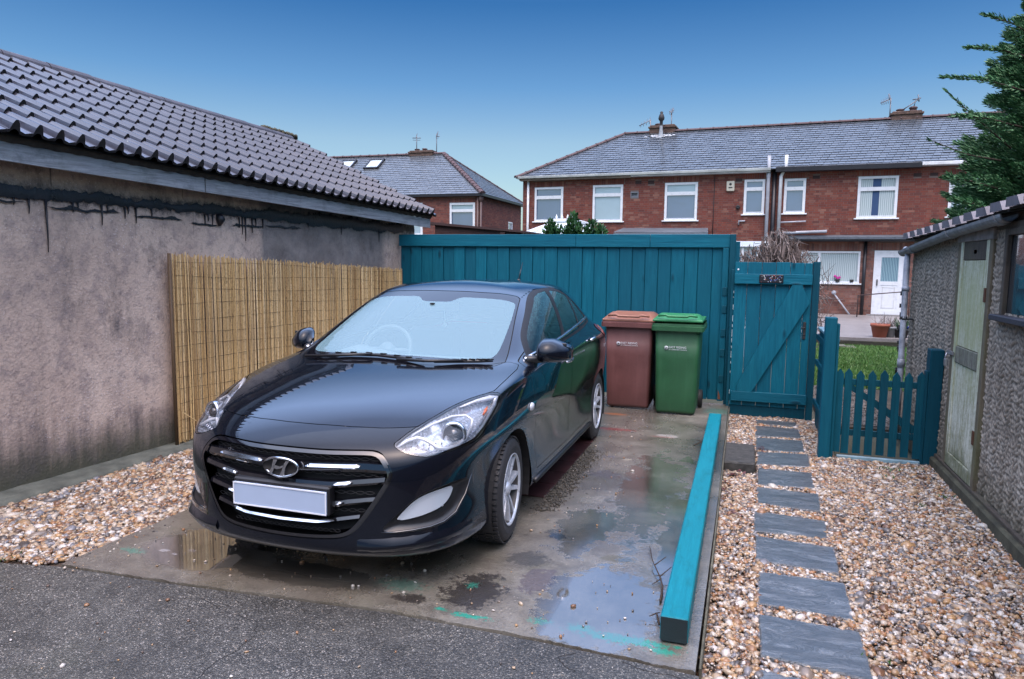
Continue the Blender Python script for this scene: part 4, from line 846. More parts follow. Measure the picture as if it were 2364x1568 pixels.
# ================================================================= houses
def subtract(a,b,holes):
    segs=[(a,b)]
    for (h0,h1) in holes:
        out=[]
        for s0,s1 in segs:
            if h1<=s0 or h0>=s1: out.append((s0,s1))
            else:
                if h0>s0: out.append((s0,h0))
                if h1<s1: out.append((h1,s1))
        segs=out
    return [s for s in segs if s[1]-s[0]>.03]
def bricks(parent, x0,x1,z0,z1, holes, mat, M=None, nparts=300, pick=None, bl=.225, bh=.075, seed=1, proud=.007, soldier=()):
    """stretcher courses as real blocks; the nparts picked ones are objects of their own"""
    rnd=random.Random(seed); rects=[]
    r=0; z=z0
    while z<z1-.01:
        zt=min(z+bh-.010,z1); hs=[(h[0],h[1]) for h in list(holes)+list(soldier) if h[2]<zt-.01 and h[3]>z+.01]
        x=x0-(bl*.75 if r%2 else 0); k=0
        while x<x1:
            w=bl if k%2==0 else bl/2
            for a,b in subtract(max(x,x0),min(x+w-.010,x1),hs): rects.append((a,b,z,zt))
            x+=w; k+=1
        z+=bh; r+=1
    for h in soldier:
        x=h[0]
        while x<h[1]-.02: rects.append((x,min(x+.065,h[1]),h[2],h[3])); x+=.075
    key=pick or (lambda q: -(q[1]-q[0])); order=sorted(range(len(rects)), key=lambda i:key(rects[i])); sel=set(order[:nparts])
    mesh={}
    rest=MB()
    for i,(a,b,z,zt) in enumerate(rects):
        p=proud+rnd.uniform(-.003,.003)
        if i in sel:
            k=(round(b-a,2),round(zt-z,3))
            if k not in mesh:
                m=MB(); m.box(0,-.01,0,k[0],.01,k[1]); o=m.build('brick',mat); mesh[k]=o.data; bpy.data.objects.remove(o)
            o=link_mesh('brick',mesh[k],parent)
            Lm=Matrix.Translation((a,-p+.01,z)); o.matrix_local=(M@Lm) if M is not None else Lm
        else: rest.box(a,-p,z,b,.0,zt,0,M)
    if rest.v: rest.build('bricks',mat,parent,kind='stuff')
def backing(parent, x0,x1,z0,z1, holes, mat, name='wall', M=None, y=0.0, th=.2):
    xs=sorted({x0,x1}|{min(max(v,x0),x1) for h in holes for v in h[:2]}); zs=sorted({z0,z1}|{min(max(v,z0),z1) for h in holes for v in h[2:]})
    m=MB()
    for i in range(len(xs)-1):
        for j in range(len(zs)-1):
            cx,cz=(xs[i]+xs[i+1])/2,(zs[j]+zs[j+1])/2
            if any(h[0]<cx<h[1] and h[2]<cz<h[3] for h in holes): continue
            m.box(xs[i],y,zs[j],xs[i+1],y+th,zs[j+1],0,M)
    return m.build(name,mat,parent)
def window(parent, x0,x1,z0,z1, transom=None, mull=None, pane=PANE, top=None, fr=.06, M=None, sill=True, y=.03, frame=WHITE):
    m=MB(); d0,d1=y-.035,y+.04
    m.box(x0,d0,z0,x0+fr,d1,z1,0,M); m.box(x1-fr,d0,z0,x1,d1,z1,0,M); m.box(x0+fr,d0,z0,x1-fr,d1,z0+fr,0,M); m.box(x0+fr,d0,z1-fr,x1-fr,d1,z1,0,M)
    if transom: m.box(x0+fr,d0-.01,transom-.045,x1-fr,d1,transom+.045,0,M)
    if mull: m.box(mull-.04,d0-.01,z0+fr,mull+.04,d1,z1-fr,0,M)
    w=m.build('window',frame,parent)
    cells=[(x0+fr,x1-fr,z0+fr,z1-fr)]
    if transom: cells=[(x0+fr,x1-fr,z0+fr,transom-.045),(x0+fr,x1-fr,transom+.045,z1-fr)]
    if mull: cells=[(x0+fr,mull-.04,z0+fr,z1-fr),(mull+.04,x1-fr,z0+fr,z1-fr)]
    for k,c in enumerate(cells):
        m=MB(); m.box(c[0]+.002,y+.012,c[2]+.002,c[1]-.002,y+.02,c[3]-.002,0,M); m.build('pane',(top if (k==1 and top) else pane),w)
        if transom: m=MB(); q=.022; m.box(c[0],d0-.012,c[2],c[0]+q,d0+.01,c[3],0,M); m.box(c[1]-q,d0-.012,c[2],c[1],d0+.01,c[3],0,M); m.box(c[0],d0-.008,c[2],c[1],d0+.01,c[2]+q*.7,0,M); m.box(c[0],d0-.008,c[3]-q*.7,c[1],d0+.01,c[3],0,M); m.build('sash',frame,w)
    if sill: m=MB(); m.box(x0-.07,y-.10,z0-.045,x1+.07,y-.03,z0-.002,0,M,bev=.006); m.build('sill',frame,w)
    return w
def slates(parent, origin, U, S, wfun, nrow, expo, wid, mat, nparts, seed=3, name='slate', th=.016, pmin=-99):
    """U along the eaves, S up the slope; wfun(t) gives the span (a,b) along U at slope distance t"""
    rnd=random.Random(seed); U=Vector(U); S=Vector(S); Nn=U.cross(S).normalized(); rest=MB(); cnt=0; o0=Vector(origin); allr=[]
    for r in range(nrow):
        t=r*expo; a,b=wfun(t); a2,b2=wfun(t+expo); x=a-((wid/2) if r%2 else 0)
        while x<b:
            xa,xb=max(x,a,min(a,a2)),min(x+wid-.010,b)
            if xb-xa>.04: allr.append((r,t,xa,xb,a2,b2))
            x+=wid
    me={}
    for (r,t,xa,xb,a2,b2) in allr:
        lift=.018+rnd.uniform(0,.008); L_=expo*1.12
        p0=o0+U*xa+S*t+Nn*lift; p1=o0+U*xb+S*t+Nn*lift; ta=max(xa,a2) if xa<a2 else xa; tb=min(xb,b2) if xb>b2 else xb
        if tb<ta: tb=ta=(ta+tb)/2
        p2=o0+U*tb+S*(t+L_)+Nn*.002; p3=o0+U*ta+S*(t+L_)+Nn*.002
        dn=Nn*th; V=[p0,p1,p2,p3,p0-dn,p1-dn]; F=[(0,1,2,3),(4,5,1,0),(0,3,4),(1,5,2)]
        full=abs((xb-xa)-(wid-.010))<.003 and xa>=a2 and xb<=b2
        if cnt<nparts and full and xa>pmin:
            if 'm' not in me:
                m=MB(); m.add([v-p0 for v in V],F); q=m.build(name,mat); me['m']=q.data; bpy.data.objects.remove(q)
            link_mesh(name,me['m'],parent,p0); cnt+=1
        else: rest.add(V,F)
    rest.build(name+'s',mat,parent,kind='stuff')
def ridge_run(parent, a, b, mat, seg=.45, r=.11):
    a,b=Vector(a),Vector(b); L=(b-a).length; n=max(1,int(L/seg)); d=(b-a)/n
    q=d.to_track_quat('Y','Z'); me=None
    for k in range(n):
        if me is None:
            m=MB(); V=[];F=[]; nn=6
            for yy,rr in ((0,r*1.12),(.05,r*1.12),(.051,r*.95),(d.length,r*.92)):
                for j in range(nn+1): an=math.pi*j/nn; V.append((rr*math.cos(an),yy,rr*.75*math.sin(an)-.015))
            for s_ in range(3):
                for j in range(nn): F.append((s_*(nn+1)+j,s_*(nn+1)+j+1,(s_+1)*(nn+1)+j+1,(s_+1)*(nn+1)+j))
            F.append(tuple(range(nn,-1,-1))); m.add(V,F); o=m.build('ridge_tile',mat); me=o.data; bpy.data.objects.remove(o)
        o=link_mesh('ridge_tile',me,parent,a+d*k); o.rotation_mode='QUATERNION'; o.rotation_quaternion=q
def aerial(parent,base,h,arms,name='aerial',r=.022):
    m=MB(); b=Vector(base); m.tube([b,b+Vector((0,0,h))],r,5)
    for (dx,dz,L,el) in arms:
        p=b+Vector((0,0,h+dz)); q=p+Vector((dx,0,L)); m.tube([p,q],r*.8,4)
        for k in range(el):
            f=(k+.3)/el; c=p.lerp(q,f); s_=.22*(1-.4*f); m.tube([c-Vector((0,s_,0))*.5-Vector((0,0,s_*.7)),c+Vector((0,s_,0))*.5+Vector((0,0,s_*.7))],r*.5,4)
    return m.build(name,ALU,parent)
# ---------------- terrace
T=thing('terraced_house','long red brick terrace with grey slate roof and white windows behind the gate','house',(-8.1,26.05,0),R(-3.684))
wins=[(.47,1.60,3.14,4.40,4.02,PANE,None),(2.72,3.84,3.12,4.42,4.06,PANEL,None),(5.32,6.45,3.13,4.43,4.05,PANE,PANEL),(7.97,8.64,3.31,4.46,4.14,PANE,None),(9.23,9.90,3.32,4.45,4.12,PANE,None),(11.43,12.58,3.14,4.45,4.05,PANE,None),(13.95,15.1,3.16,4.41,4.03,PANEL,None)]
holes=[(w[0],w[1],w[2],w[3]) for w in wins]; holes+= [(4.11,4.40,3.94,4.15)]
gholes=[(9.86,11.64,1.06,2.09),(12.03,12.96,.08,2.12)]
airb=[(4.27,4.49,4.41,4.53),(4.72,4.94,4.40,4.52),(7.68,7.90,4.40,4.51),(10.08,10.30,4.41,4.52),(12.97,13.19,4.39,4.50),(13.42,13.64,4.40,4.51)]
backing(T,0,20,2.53,4.70,holes,MORTAR)
backing(T,0,20,-.25,2.53,gholes,MORTAR)
m=MB(); m.box(0,.2,-.2,20,6.3,4.6); m.build('house_core',plain('house_dark',(.02,.02,.022),.9),T)
bricks(T,0.02,20,2.55,4.68,holes+airb,BRICK,nparts=0,seed=2,soldier=[(w[0]-.05,w[1]+.05,w[3]+.015,min(4.66,w[3]+.20)) for w in wins])
bricks(T,9.2,20,-.22,2.42,gholes,BRICK2,nparts=300,pick=lambda q:abs(q[0]-12)+abs(q[2]-1)*2,seed=5,soldier=[(9.80,11.70,2.10,2.33),(11.98,13.0,2.135,2.36)])
bricks(T,0.02,9.2,1.2,2.53,[],BRICK,nparts=0,seed=6)
# side wall at the left end
Ms=Matrix.Translation((0,6.3,0))@Matrix.Rotation(R(-90),4,'Z')
for w in wins: window(T,w[0]+.005,w[1]-.005,w[2],w[3]-.005,w[4],None,w[5],w[6])
for a in airb:
    m=MB(); m.box(a[0],-.004,a[2],a[1],.05,a[3]); 
    for q in range(1,3): m.box(a[0]+.01,-.008,a[2]+q*.037,a[1]-.01,-.004,a[2]+q*.037+.012)
    m.build('air_brick',plain('air_brick',(.05,.03,.028),.9) if 'air_brick' not in bpy.data.materials else bpy.data.materials['air_brick'],T)
m=MB(); m.box(4.11,-.01,3.94,4.40,.10,3.985); m.box(4.11,-.012,4.11,4.40,.1,4.15); m.box(4.11,-.01,3.985,4.14,.1,4.11); m.box(4.36,-.01,3.985,4.40,.1,4.11); m.box(4.14,.07,3.985,4.36,.1,4.11); m.build('flue_vent',LEAD,T)
# curtains showing in some windows: the folds hang just behind the glass
cw=bpy.data.objects
m=MB(); m.box(11.51,.036,3.21,11.86,.040,3.995); m.box(12.06,.036,3.21,12.50,.040,3.995); m.box(11.51,.036,4.105,11.86,.040,4.38); m.box(12.10,.036,4.105,12.50,.040,4.38); m.build('curtain',CURT,T)
w=window(T,9.865,11.635,1.06,2.085,None,10.42,CURT,None)
m=MB(); 
for k in range(9): m.lathe([(.03,0),(.045,.03),(.0005,.06)],6,0,Matrix.Translation((11.0+random.uniform(-.09,.09),-.03,1.18+random.uniform(0,.10))))
m.build('pink_flowers',plain('pink_petals',(.45,.02,.25),.6),w)
m=MB(); m.lathe([(.0005,0),(.06,0),(.075,.09),(.0005,.09)],8,0,Matrix.Translation((11.0,-.02,1.10))); m.lathe([(.0005,0),(.05,0),(.06,.08),(.0005,.08)],8,0,Matrix.Translation((11.42,-.02,1.10))); m.build('flower_pot',IRON,w)
# door
m=MB(); m.box(12.035,-.01,.09,12.12,.06,2.115); m.box(12.87,-.01,.09,12.955,.06,2.115); m.box(12.12,-.01,2.03,12.87,.06,2.115); m.box(12.12,.0,.09,12.25,.05,2.03); m.box(12.74,.0,.09,12.87,.05,2.03); m.box(12.25,.0,1.90,12.74,.05,2.03); m.box(12.25,.0,1.02,12.74,.05,1.14); m.box(12.25,.0,.09,12.74,.05,.22); m.box(12.25,.012,.22,12.74,.03,1.02); dr=m.build('door',WHITE,T)
m=MB(); m.box(12.25,.016,1.14,12.74,.03,1.90); m.build('door_glass',CURTB,dr)
m=MB(); m.box(12.31,.004,.28,12.68,.0125,.31); m.box(12.31,.004,.93,12.68,.0125,.96); m.box(12.31,.004,.28,12.34,.0125,.96); m.box(12.65,.004,.28,12.68,.0125,.96); m.build('panel_moulding',WHITE2,dr)
m=MB(); m.box(12.14,-.04,1.0,12.17,-.0,1.2); m.build('handle',IRON,dr)
m=MB(); m.box(11.9,-.25,.02,13.1,.0,.085); m.build('doorstep',plain('step_stone',(.22,.22,.22),.8,bump=.5),T)
m=MB(); m.box(11.95,-.34,.0,13.15,-.26,.02,bev=.005); m.box(11.95,-.34,-.22,12.0,-.26,0); m.box(13.1,-.34,-.22,13.15,-.26,0); m.build('door_bench',plain('grey_step_wood',(.10,.12,.13),.8),T)
# flat fascia between the storeys, gutters, soffit
m=MB(); m.box(9.30,-.40,2.455,20,-.01,2.535,bev=.006); m.build('canopy',plain('grey_canopy',(.075,.09,.11),.5,var=.3),T)
m=MB(); m.box(9.34,-.36,2.40,20,-.02,2.455); m.build('canopy_fascia',BLACKP,T)
m=MB(); m.box(9.0,-.03,2.535,20,.0,2.60); m.build('flashing',LEAD,T)
m=MB(); m.tube([(9.12,-.10,2.66),(10.6,-.12,2.72)],.05,8); m.build('waste_pipe',GREYP,T)
m=MB(); m.tube([(9.12,-.10,3.02),(9.95,-.10,3.05)],.028,6); m.build('waste_pipe',GREYP,T)
m=MB(); m.box(4.15,-.26,4.66,8.78,-.01,4.76); m.build('soffit_board',WHITE2,T)
m=MB(); m.box(-.05,-.26,4.63,4.15,-.01,4.70); m.build('soffit_board',plain('bare_soffit',(.16,.13,.10),.8,var=.5,scale=2),T)
m=MB(); m.box(-.16,-.32,4.70,8.80,-.20,4.79,bev=.01); m.build('gutter',plain('mossy_gutter',(.30,.33,.32),.6,var=.35,scale=2),T)
m=MB(); m.box(8.95,-.32,4.64,13.15,-.01,4.80,bev=.01); m.build('gutter',BLACKP,T)
m=MB(); m.box(13.15,-.32,4.70,20,-.01,4.80,bev=.01); m.build('gutter',WHITE2,T)
m=MB(); m.tube([(.24,-.08,4.68),(.24,-.08,1.0)],.045,8); m.build('downpipe',WHITE2,T)
m=MB(); m.tube([(8.73,-.12,5.20),(8.73,-.12,4.66),(8.75,-.12,.5)],.058,8); m.lathe([(.07,0),(.07,.15),(.05,.16)],8,0,Matrix.Translation((8.73,-.12,4.50))); m.build('soil_pipe',GREYP,T)
m=MB(); m.tube([(8.92,-.06,4.7),(8.94,-.06,.5)],.07,8); m.build('soil_pipe',BLACKP,T)
m=MB(); m.tube([(9.26,-.12,5.2),(9.26,-.12,4.82),(9.12,-.12,4.52),(9.12,-.12,2.5)],.055,8); m.build('soil_pipe',WHITE2,T)
m=MB(); m.tube([(11.76,-.06,2.4),(11.76,-.06,-.2)],.05,8); m.build('downpipe',BLACKP,T)
m=MB(); m.tube([(7.0,-.02,4.7),(7.0,-.02,2.0)],.012,4); m.tube([(5.4,-.26-.0,6.5),(7.0,-.2,4.72)],.012,4) if False else None; m.build('cable',IRON,T)
m=MB(); m.box(7.40,-.08,4.08,7.66,.0,4.42,bev=.02); al=m.build('alarm_box',plain('alarm_cream',(.55,.52,.42),.5),T)
m=MB(); m.box(7.47,-.085,4.18,7.60,-.080,4.22); m.lathe([(.045,0),(.0005,.002)],10,0,rotM((7.53,-.081,4.31),R(90))); m.build('alarm_mark',IRON,al)
m=MB(); m.lathe([(.07,0),(.07,.06),(.03,.07),(.0005,.05)],12,0,rotM((7.80,-.0,3.55),R(90))); m.build('vent_cap',IRON,T)
m=MB(); m.tube([(7.85,-.05,2.95),(7.85,-.05,3.08),(8.05,-.05,3.08)],.03,6); m.build('overflow_pipe',GREYP,T)
m=MB(); m.tube([(10.91,-.10,.73),(11.57,-.10,-.17)],.028,6); m.lathe([(.07,-.0),(.07,.03),(.0005,.03)],10,0,rotM((10.91,-.1,.75),R(90))); m.build('hose_reel',GREYP,T)
m=MB(); m.tube([(11.55,-1.2,-.2),(11.55,-1.2,.72),(12.95,-1.2,.88),(12.95,-1.2,-.2)],.022,6); m.build('handrail',plain('brown_rail',(.05,.03,.028),.7),T)
# roof
pd=3.15; rz_=6.73; ez_=4.74; import_s=math.hypot(pd+.3,rz_-ez_); S=Vector((0,(pd+.3)/import_s,(rz_-ez_)/import_s))
m=MB(); m.add([(-.2,-.3,ez_-.02),(20,-.3,ez_-.02),(20,pd,rz_-.02),(3.1,pd,rz_-.02),(-.2,6.6,ez_-.02),(20,6.6,ez_-.02)],[(0,1,2,3),(0,3,4),(3,2,5,4)]); m.build('roof_deck',plain('roof_felt',(.03,.03,.035),.9),T)
nr=20; slates(T,(0,-.3,ez_),(1,0,0),S,lambda t:(-.2+3.3*t/import_s,17.2),nr,import_s/nr,.215,SLATE,300)
ridge_run(T,(3.1,pd,rz_+.02),(17.2,pd,rz_+.02),TERRA,.48); ridge_run(T,(-.2,-.3,ez_+.02),(3.1,pd,rz_+.02),TERRA,.45,.10)
m=MB(); 
for k in range(60):
    a=random.uniform(0,6.28); r_=abs(random.gauss(0,.16)); x=4.58+r_*math.cos(a)*1.6; y=pd-.42+r_*math.sin(a)*.5; z=ez_+(y+.3)*(rz_-ez_)/(pd+.3)+.03; m.box(-.05,-.04,-.004,.05,.04,.006,0,rotM((x,y,z),math.atan2(rz_-ez_,pd+.3)))
m.build('mortar_patch',plain('pale_mortar',(.45,.48,.50),.8),T,kind='stuff')
m=MB(); m.lathe([(.11,0),(.085,.05),(.075,.22),(.06,.30),(.06,.48)],10,0,Matrix.Translation((4.62,pd-.42,6.45))); m.build('vent_stack',plain('stack_grey',(.30,.33,.35),.6),T)
m=MB(); m.lathe([(.06,.44),(.06,.62),(.11,.68),(.12,.74),(.085,.86),(.05,.90),(.06,.96),(.0005,1.0)],10,0,Matrix.Translation((4.62,pd-.42,6.45))); m.build('vent_cowl',IRON,T)
def chimney(parent,x0,x1,y0,y1,z0,z1,pots,mat=BRICKD,n=40):
    m=MB(); m.box(x0,y0,z0-.6,x1,y1,z1-.10); m.box(x0-.04,y0-.04,z1-.10,x1+.04,y1+.04,z1-.03,bev=.01); m.box(x0+.02,y0+.02,z1-.03,x1-.02,y1-.02,z1+.03,bev=.02); c=m.build('chimney',plain('chimney_brick',(.10,.065,.05),.9,var=.5,scale=8,bump=1) if 'chimney_brick' not in bpy.data.materials else bpy.data.materials['chimney_brick'],parent)
    for (x,h) in pots:
        m=MB(); m.lathe([(.12,0),(.11,h*.6),(.14,h*.7),(.14,h*.85),(.10,h)],10,0,Matrix.Translation((x,(y0+y1)/2,z1+.02))); m.build('chimney_pot',TERRA,c)
chimney(T,4.10,5.10,pd-.1,pd+.7,6.70,6.98,[(4.38,.12),(4.75,.05)])
chimney(T,12.55,13.5,pd-.1,pd+.7,6.75,6.96,[(12.85,.14),(13.25,.20)])
aerial(T,(4.08,pd+.2,6.6),.68,[(-.45,-.02,-.20,4)]); aerial(T,(4.90,pd+.2,6.6),.95,[(-.10,-.03,.02,2),(.09,0,.05,2)])
aerial(T,(12.52,pd+.2,6.6),.90,[(-.32,-.02,-.13,5),(-.08,-.1,.25,2)]); m=MB(); m.tube([(12.95,pd+.2,7.1),(13.1,pd+.2,7.2),(13.45,pd+.2,7.45)],.02,5); m.tube([(13.25,pd+.2,7.15),(13.30,pd+.2,7.38)],.015,4); m.tube([(13.2,pd+.2,7.40),(13.42,pd+.2,7.43)],.02,4); m.tube([(13.36,pd+.2,7.56),(13.40,pd+.2,7.32)],.02,4); m.build('aerial',ALU,T)
# ---------------- left house
Hh_=thing('brick_house','separate red brick house with two skylights in its hipped slate roof','house',(-10.95,29.0,0),0)
lw=[(-1.40,-.22,2.60,4.14,3.80),(-3.65,-2.70,2.75,4.16,3.9),(-6.2,-5.1,2.75,4.16,3.9)]
hh=[w[:4] for w in lw]; backing(Hh_,-12,0,-.2,4.50,hh,MORTAR); bricks(Hh_,-12,0,2.35,4.42,hh,BRICKD,nparts=300,pick=lambda q:-q[0],seed=8,soldier=[(w[0]-.05,w[1]+.05,w[3]+.012,w[3]+.20) for w in lw])
Mr=Matrix.Rotation(R(90),4,'Z')   # side wall: local x runs back along +y
sh_=[(3.90,4.55,2.3,3.55)]
backing(Hh_,0,5.92,-.2,4.48,sh_,MORTAR,'side_wall',Mr); bricks(Hh_,0,5.92,2.35,4.42,sh_,BRICKD,Mr,nparts=0,seed=9)
m=MB(); m.box(-12,.2,-.2,-.2,5.7,4.4); m.build('house_core',bpy.data.materials['house_dark'],Hh_)
for w in lw: window(Hh_,w[0],w[1],w[2],w[3],w[4],None,PANE if w[0]>-2 else PANEL,PANEL,.075)
window(Hh_,sh_[0][0],sh_[0][1],sh_[0][2],sh_[0][3],None,None,PANE,None,.06,Mr)
m=MB(); m.box(-12,-.22,4.40,.22,-.02,4.50); m.box(.0,-.02,4.40,.22,6.1,4.50); m.build('gutter',BLACKP,Hh_)
m=MB(); m.tube([(-.07,-.08,4.42),(-.07,-.08,0)],.05,8); m.build('downpipe',plain('brown_pipe',(.09,.055,.05),.5),Hh_); m=MB(); m.tube([(.07,-.06,4.42),(.07,-.06,0)],.05,8); m.lathe([(.05,0),(.11,.1),(.11,.3),(.0005,.3)],8,0,Matrix.Translation((.07,-.06,4.15))); m.build('downpipe',bpy.data.materials['brown_pipe'],Hh_)
D=2.96; ez2=4.50; rz2=6.72; sl=math.hypot(D+.2,rz2-ez2); S2=Vector((0,(D+.2)/sl,(rz2-ez2)/sl))
m=MB(); m.add([(-12,-.2,ez2-.02),(.2,-.2,ez2-.02),(-2.96,D,rz2-.02),(-12,D,rz2-.02),(.2,6.12,ez2-.02),(-12,6.12,ez2-.02)],[(0,1,2,3),(1,4,2),(3,2,4,5)]); m.build('roof_deck',bpy.data.materials['roof_felt'],Hh_)
slates(Hh_,(0,-.2,ez2),(1,0,0),S2,lambda t:(-11.5,.2-3.16*t/sl),21,sl/21,.25,SLATE2,300,pmin=-6.5)
S3=Vector((-(2.96+.2)/sl,0,(rz2-ez2)/sl)); slates(Hh_,(.2,-.2,ez2),(0,1,0),S3,lambda t:(3.16*t/sl,6.32-3.16*t/sl),21,sl/21,.25,SLATE2,0)
ridge_run(Hh_,(-11.5,D,rz2+.02),(-2.96,D,rz2+.02),TERRA,.5); ridge_run(Hh_,(.2,-.2,ez2+.02),(-2.96,D,rz2+.02),TERRA,.30,.13); ridge_run(Hh_,(.2,6.12,ez2+.02),(-2.96,D,rz2+.02),TERRA,.45,.08)
chimney(Hh_,-4.75,-3.5,D-.15,D+.5,6.70,6.88,[(-4.45,.12),(-4.05,.13)])
aerial(Hh_,(-4.4,D,6.8),.80,[(.0,-.02,.10,1)]); m=MB(); m.tube([(-4.62,D,7.52),(-4.18,D,7.50)],.02,4); m.tube([(-4.6,D,7.42),(-4.2,D,7.40)],.012,4); m.build('aerial',ALU,Hh_)
aerial(Hh_,(-3.35,D,6.6),1.06,[(.08,-.05,.12,2),(.15,-.12,.0,2)])
for (xa,xb) in ((-8.2,-7.42),(-6.68,-5.9)):
    ts=[(2.0,0),(2.0,1),(2.95,1),(2.95,0)]
    def rp(x,y,lift): return Vector((x,y,ez2+(y+.2)*(rz2-ez2)/(D+.2)))+Vector((0,-.57,.82))*lift
    fr_=MB(); 
    for (x0,x1,y0,y1) in ((xa,xa+.07,1.85,2.6),(xb-.07,xb,1.85,2.6),(xa,xb,1.85,1.93),(xa,xb,2.52,2.6)):
        P_=[rp(x0,y0,.0),rp(x1,y0,.0),rp(x1,y1,.0),rp(x0,y1,.0),rp(x0,y0,.09),rp(x1,y0,.09),rp(x1,y1,.09),rp(x0,y1,.09)]; fr_.add(P_,[(4,5,6,7),(0,1,5,4),(1,2,6,5),(2,3,7,6),(3,0,4,7)])
    f_=fr_.build('skylight',BLACKP,Hh_); m=MB(); m.quad(rp(xa+.06,1.92,.06),rp(xb-.06,1.92,.06),rp(xb-.06,2.53,.06),rp(xa+.06,2.53,.06)); m.build('pane',plain('skylight_glass',(.50,.58,.62),.15,coat=1) if 'skylight_glass' not in bpy.data.materials else bpy.data.materials['skylight_glass'],f_)
# ---------------- white conservatory behind the fence
CV=thing('conservatory','white conservatory roof peeping over the teal fence','conservatory',(-4.5,18,-.14))
m=MB(); apex=[(-.25,.6,2.80),(.35,.6,2.80)]; 
V=[(-1.35,-.6,2.30),(-.9,-1.3,2.28),(.9,-1.3,2.28),(1.35,-.6,2.30),(1.35,2.5,2.3),(-1.35,2.5,2.3),(-.22,.2,2.80),(.22,.2,2.80),(.22,2.0,2.8),(-.22,2.0,2.8)]
m.add(V,[(0,1,6),(1,2,7,6),(2,3,7),(3,4,8,7),(4,5,9,8),(5,0,6,9),(6,7,8,9)]); m.build('roof',plain('polycarbonate',(.60,.68,.70),.25,var=.1,scale=2),CV)
m=MB()
for a,b in ((0,6),(1,6),(2,7),(3,7),(1,2),(0,1),(2,3)): m.tube([Vector(V[a])+Vector((0,0,.02)),Vector(V[b])+Vector((0,0,.02))],.035,6)
m.box(-.3,.12,2.80,.3,2.1,2.88,bev=.02); m.build('roof_bars',WHITE,CV)
for x in (-.22,-.07,.08,.22):
    m=MB(); m.lathe([(.03,0),(.02,.03),(.035,.06),(.02,.09),(.0005,.14)],8,0,Matrix.Translation((x,.15,2.86))); m.build('finial',WHITE,CV)
m=MB()
for x in (-1.3,-.9,0,.9,1.3): m.box(x-.03,-1.25 if abs(x)<1 else -.6,0,x+.03,-1.18 if abs(x)<1 else -.54,2.28)
m.build('frame',WHITE,CV); m=MB(); m.box(-.9,-1.2,.5,.9,-1.19,2.28); m.box(-1.3,-.5,0,1.3,2.3,.5); m.build('glazing',PANEL,CV)
# lean-to roof edge below the first floor
LN=thing('lean_to','low glazed lean-to roof just above the fence top against the terrace','lean-to',(-8.1,26.05,0),R(-3.684))
m=MB(); m.add([(3.75,-.9,2.70),(6.95,-.9,2.66),(6.85,-.05,2.86),(3.9,-.05,2.88)],[(0,1,2,3)]); m.box(3.75,-.9,2.60,6.95,-.86,2.68); m.build('roof',plain('grey_sheet',(.10,.12,.14),.5),LN)
m=MB(); m.box(3.7,-.95,2.50,7.1,-.90,2.60); m.box(3.75,-.86,0,6.9,-.84,2.55); m.build('fascia',WHITE,LN)
# greenhouse behind the bare shrub
GHs=thing('greenhouse','white framed greenhouse hidden behind the bare shrub','greenhouse',(.05,13.0,0))
m=MB()
for x in (-.35,-.1,.15,.4): m.box(x-.018,0,0,x+.018,.03,1.92)
for z in (.5,1.2,1.62,1.90): m.box(-.4,-.004,z,.45,.026,z+.035)
m.build('frame',WHITE,GHs); m=MB(); m.box(-.4,.03,0,.45,.04,1.9); m.build('glazing',PANEL,GHs); m=MB(); m.add([(-.42,-.03,1.92),(.47,-.03,1.92),(.47,1.2,2.05),(-.42,1.2,2.05)],[(0,1,2,3)]); m.build('roof',plain('gh_roof',(.4,.45,.45),.4),GHs)
# ---------------- patio, step, garden
def M_patio():
    t=NT('patio_concrete'); v=t.coord('World'); n=t.noise(v,.9,6,.7); f=t.noise(v,12,5,.7); t.base(t.mix(t.ramp(f,[(.45,0),(.75,.5)]),t.ramp(n,[(.3,(.19,.175,.17)),(.7,(.29,.27,.26))]),(.10,.085,.08))); t.rough(.45); t.bump(f,.3,.01); return t.mat
flat('patio',[(.3,17.0),(12,17.6),(12,26),(.3,26)],.05,.10,M_patio())
m=MB(); m.box(.3,16.9,-.12,12,17.0,-.0,0,rotM((0,0,0),0,0,R(1.0)) ,bev=.01); prop(m.build('sleeper',M_wood('wet_sleeper',(.012,.011,.009),(.05,.045,.03),'X',.6,.4)),'dark wet timber sleeper edging the patio above the lawn','sleeper')
def M_lawn():
    t=NT('lawn_soil'); n=t.noise(t.coord('World'),2,5); t.base(t.ramp(n,[(.3,(.03,.06,.012)),(.7,(.06,.10,.025))])); t.rough(.95); return t.mat
flat('lawn',[(.9,11.0),(9,11.0),(9,17),(.9,17)],-.115,.1,M_lawn())
flat('garden_soil',[(.9,8.3),(9,8.3),(9,11.02),(.9,11.02)],-.125,.1,plain('garden_earth',(.05,.04,.028),.95,var=.6,scale=6,bump=1))
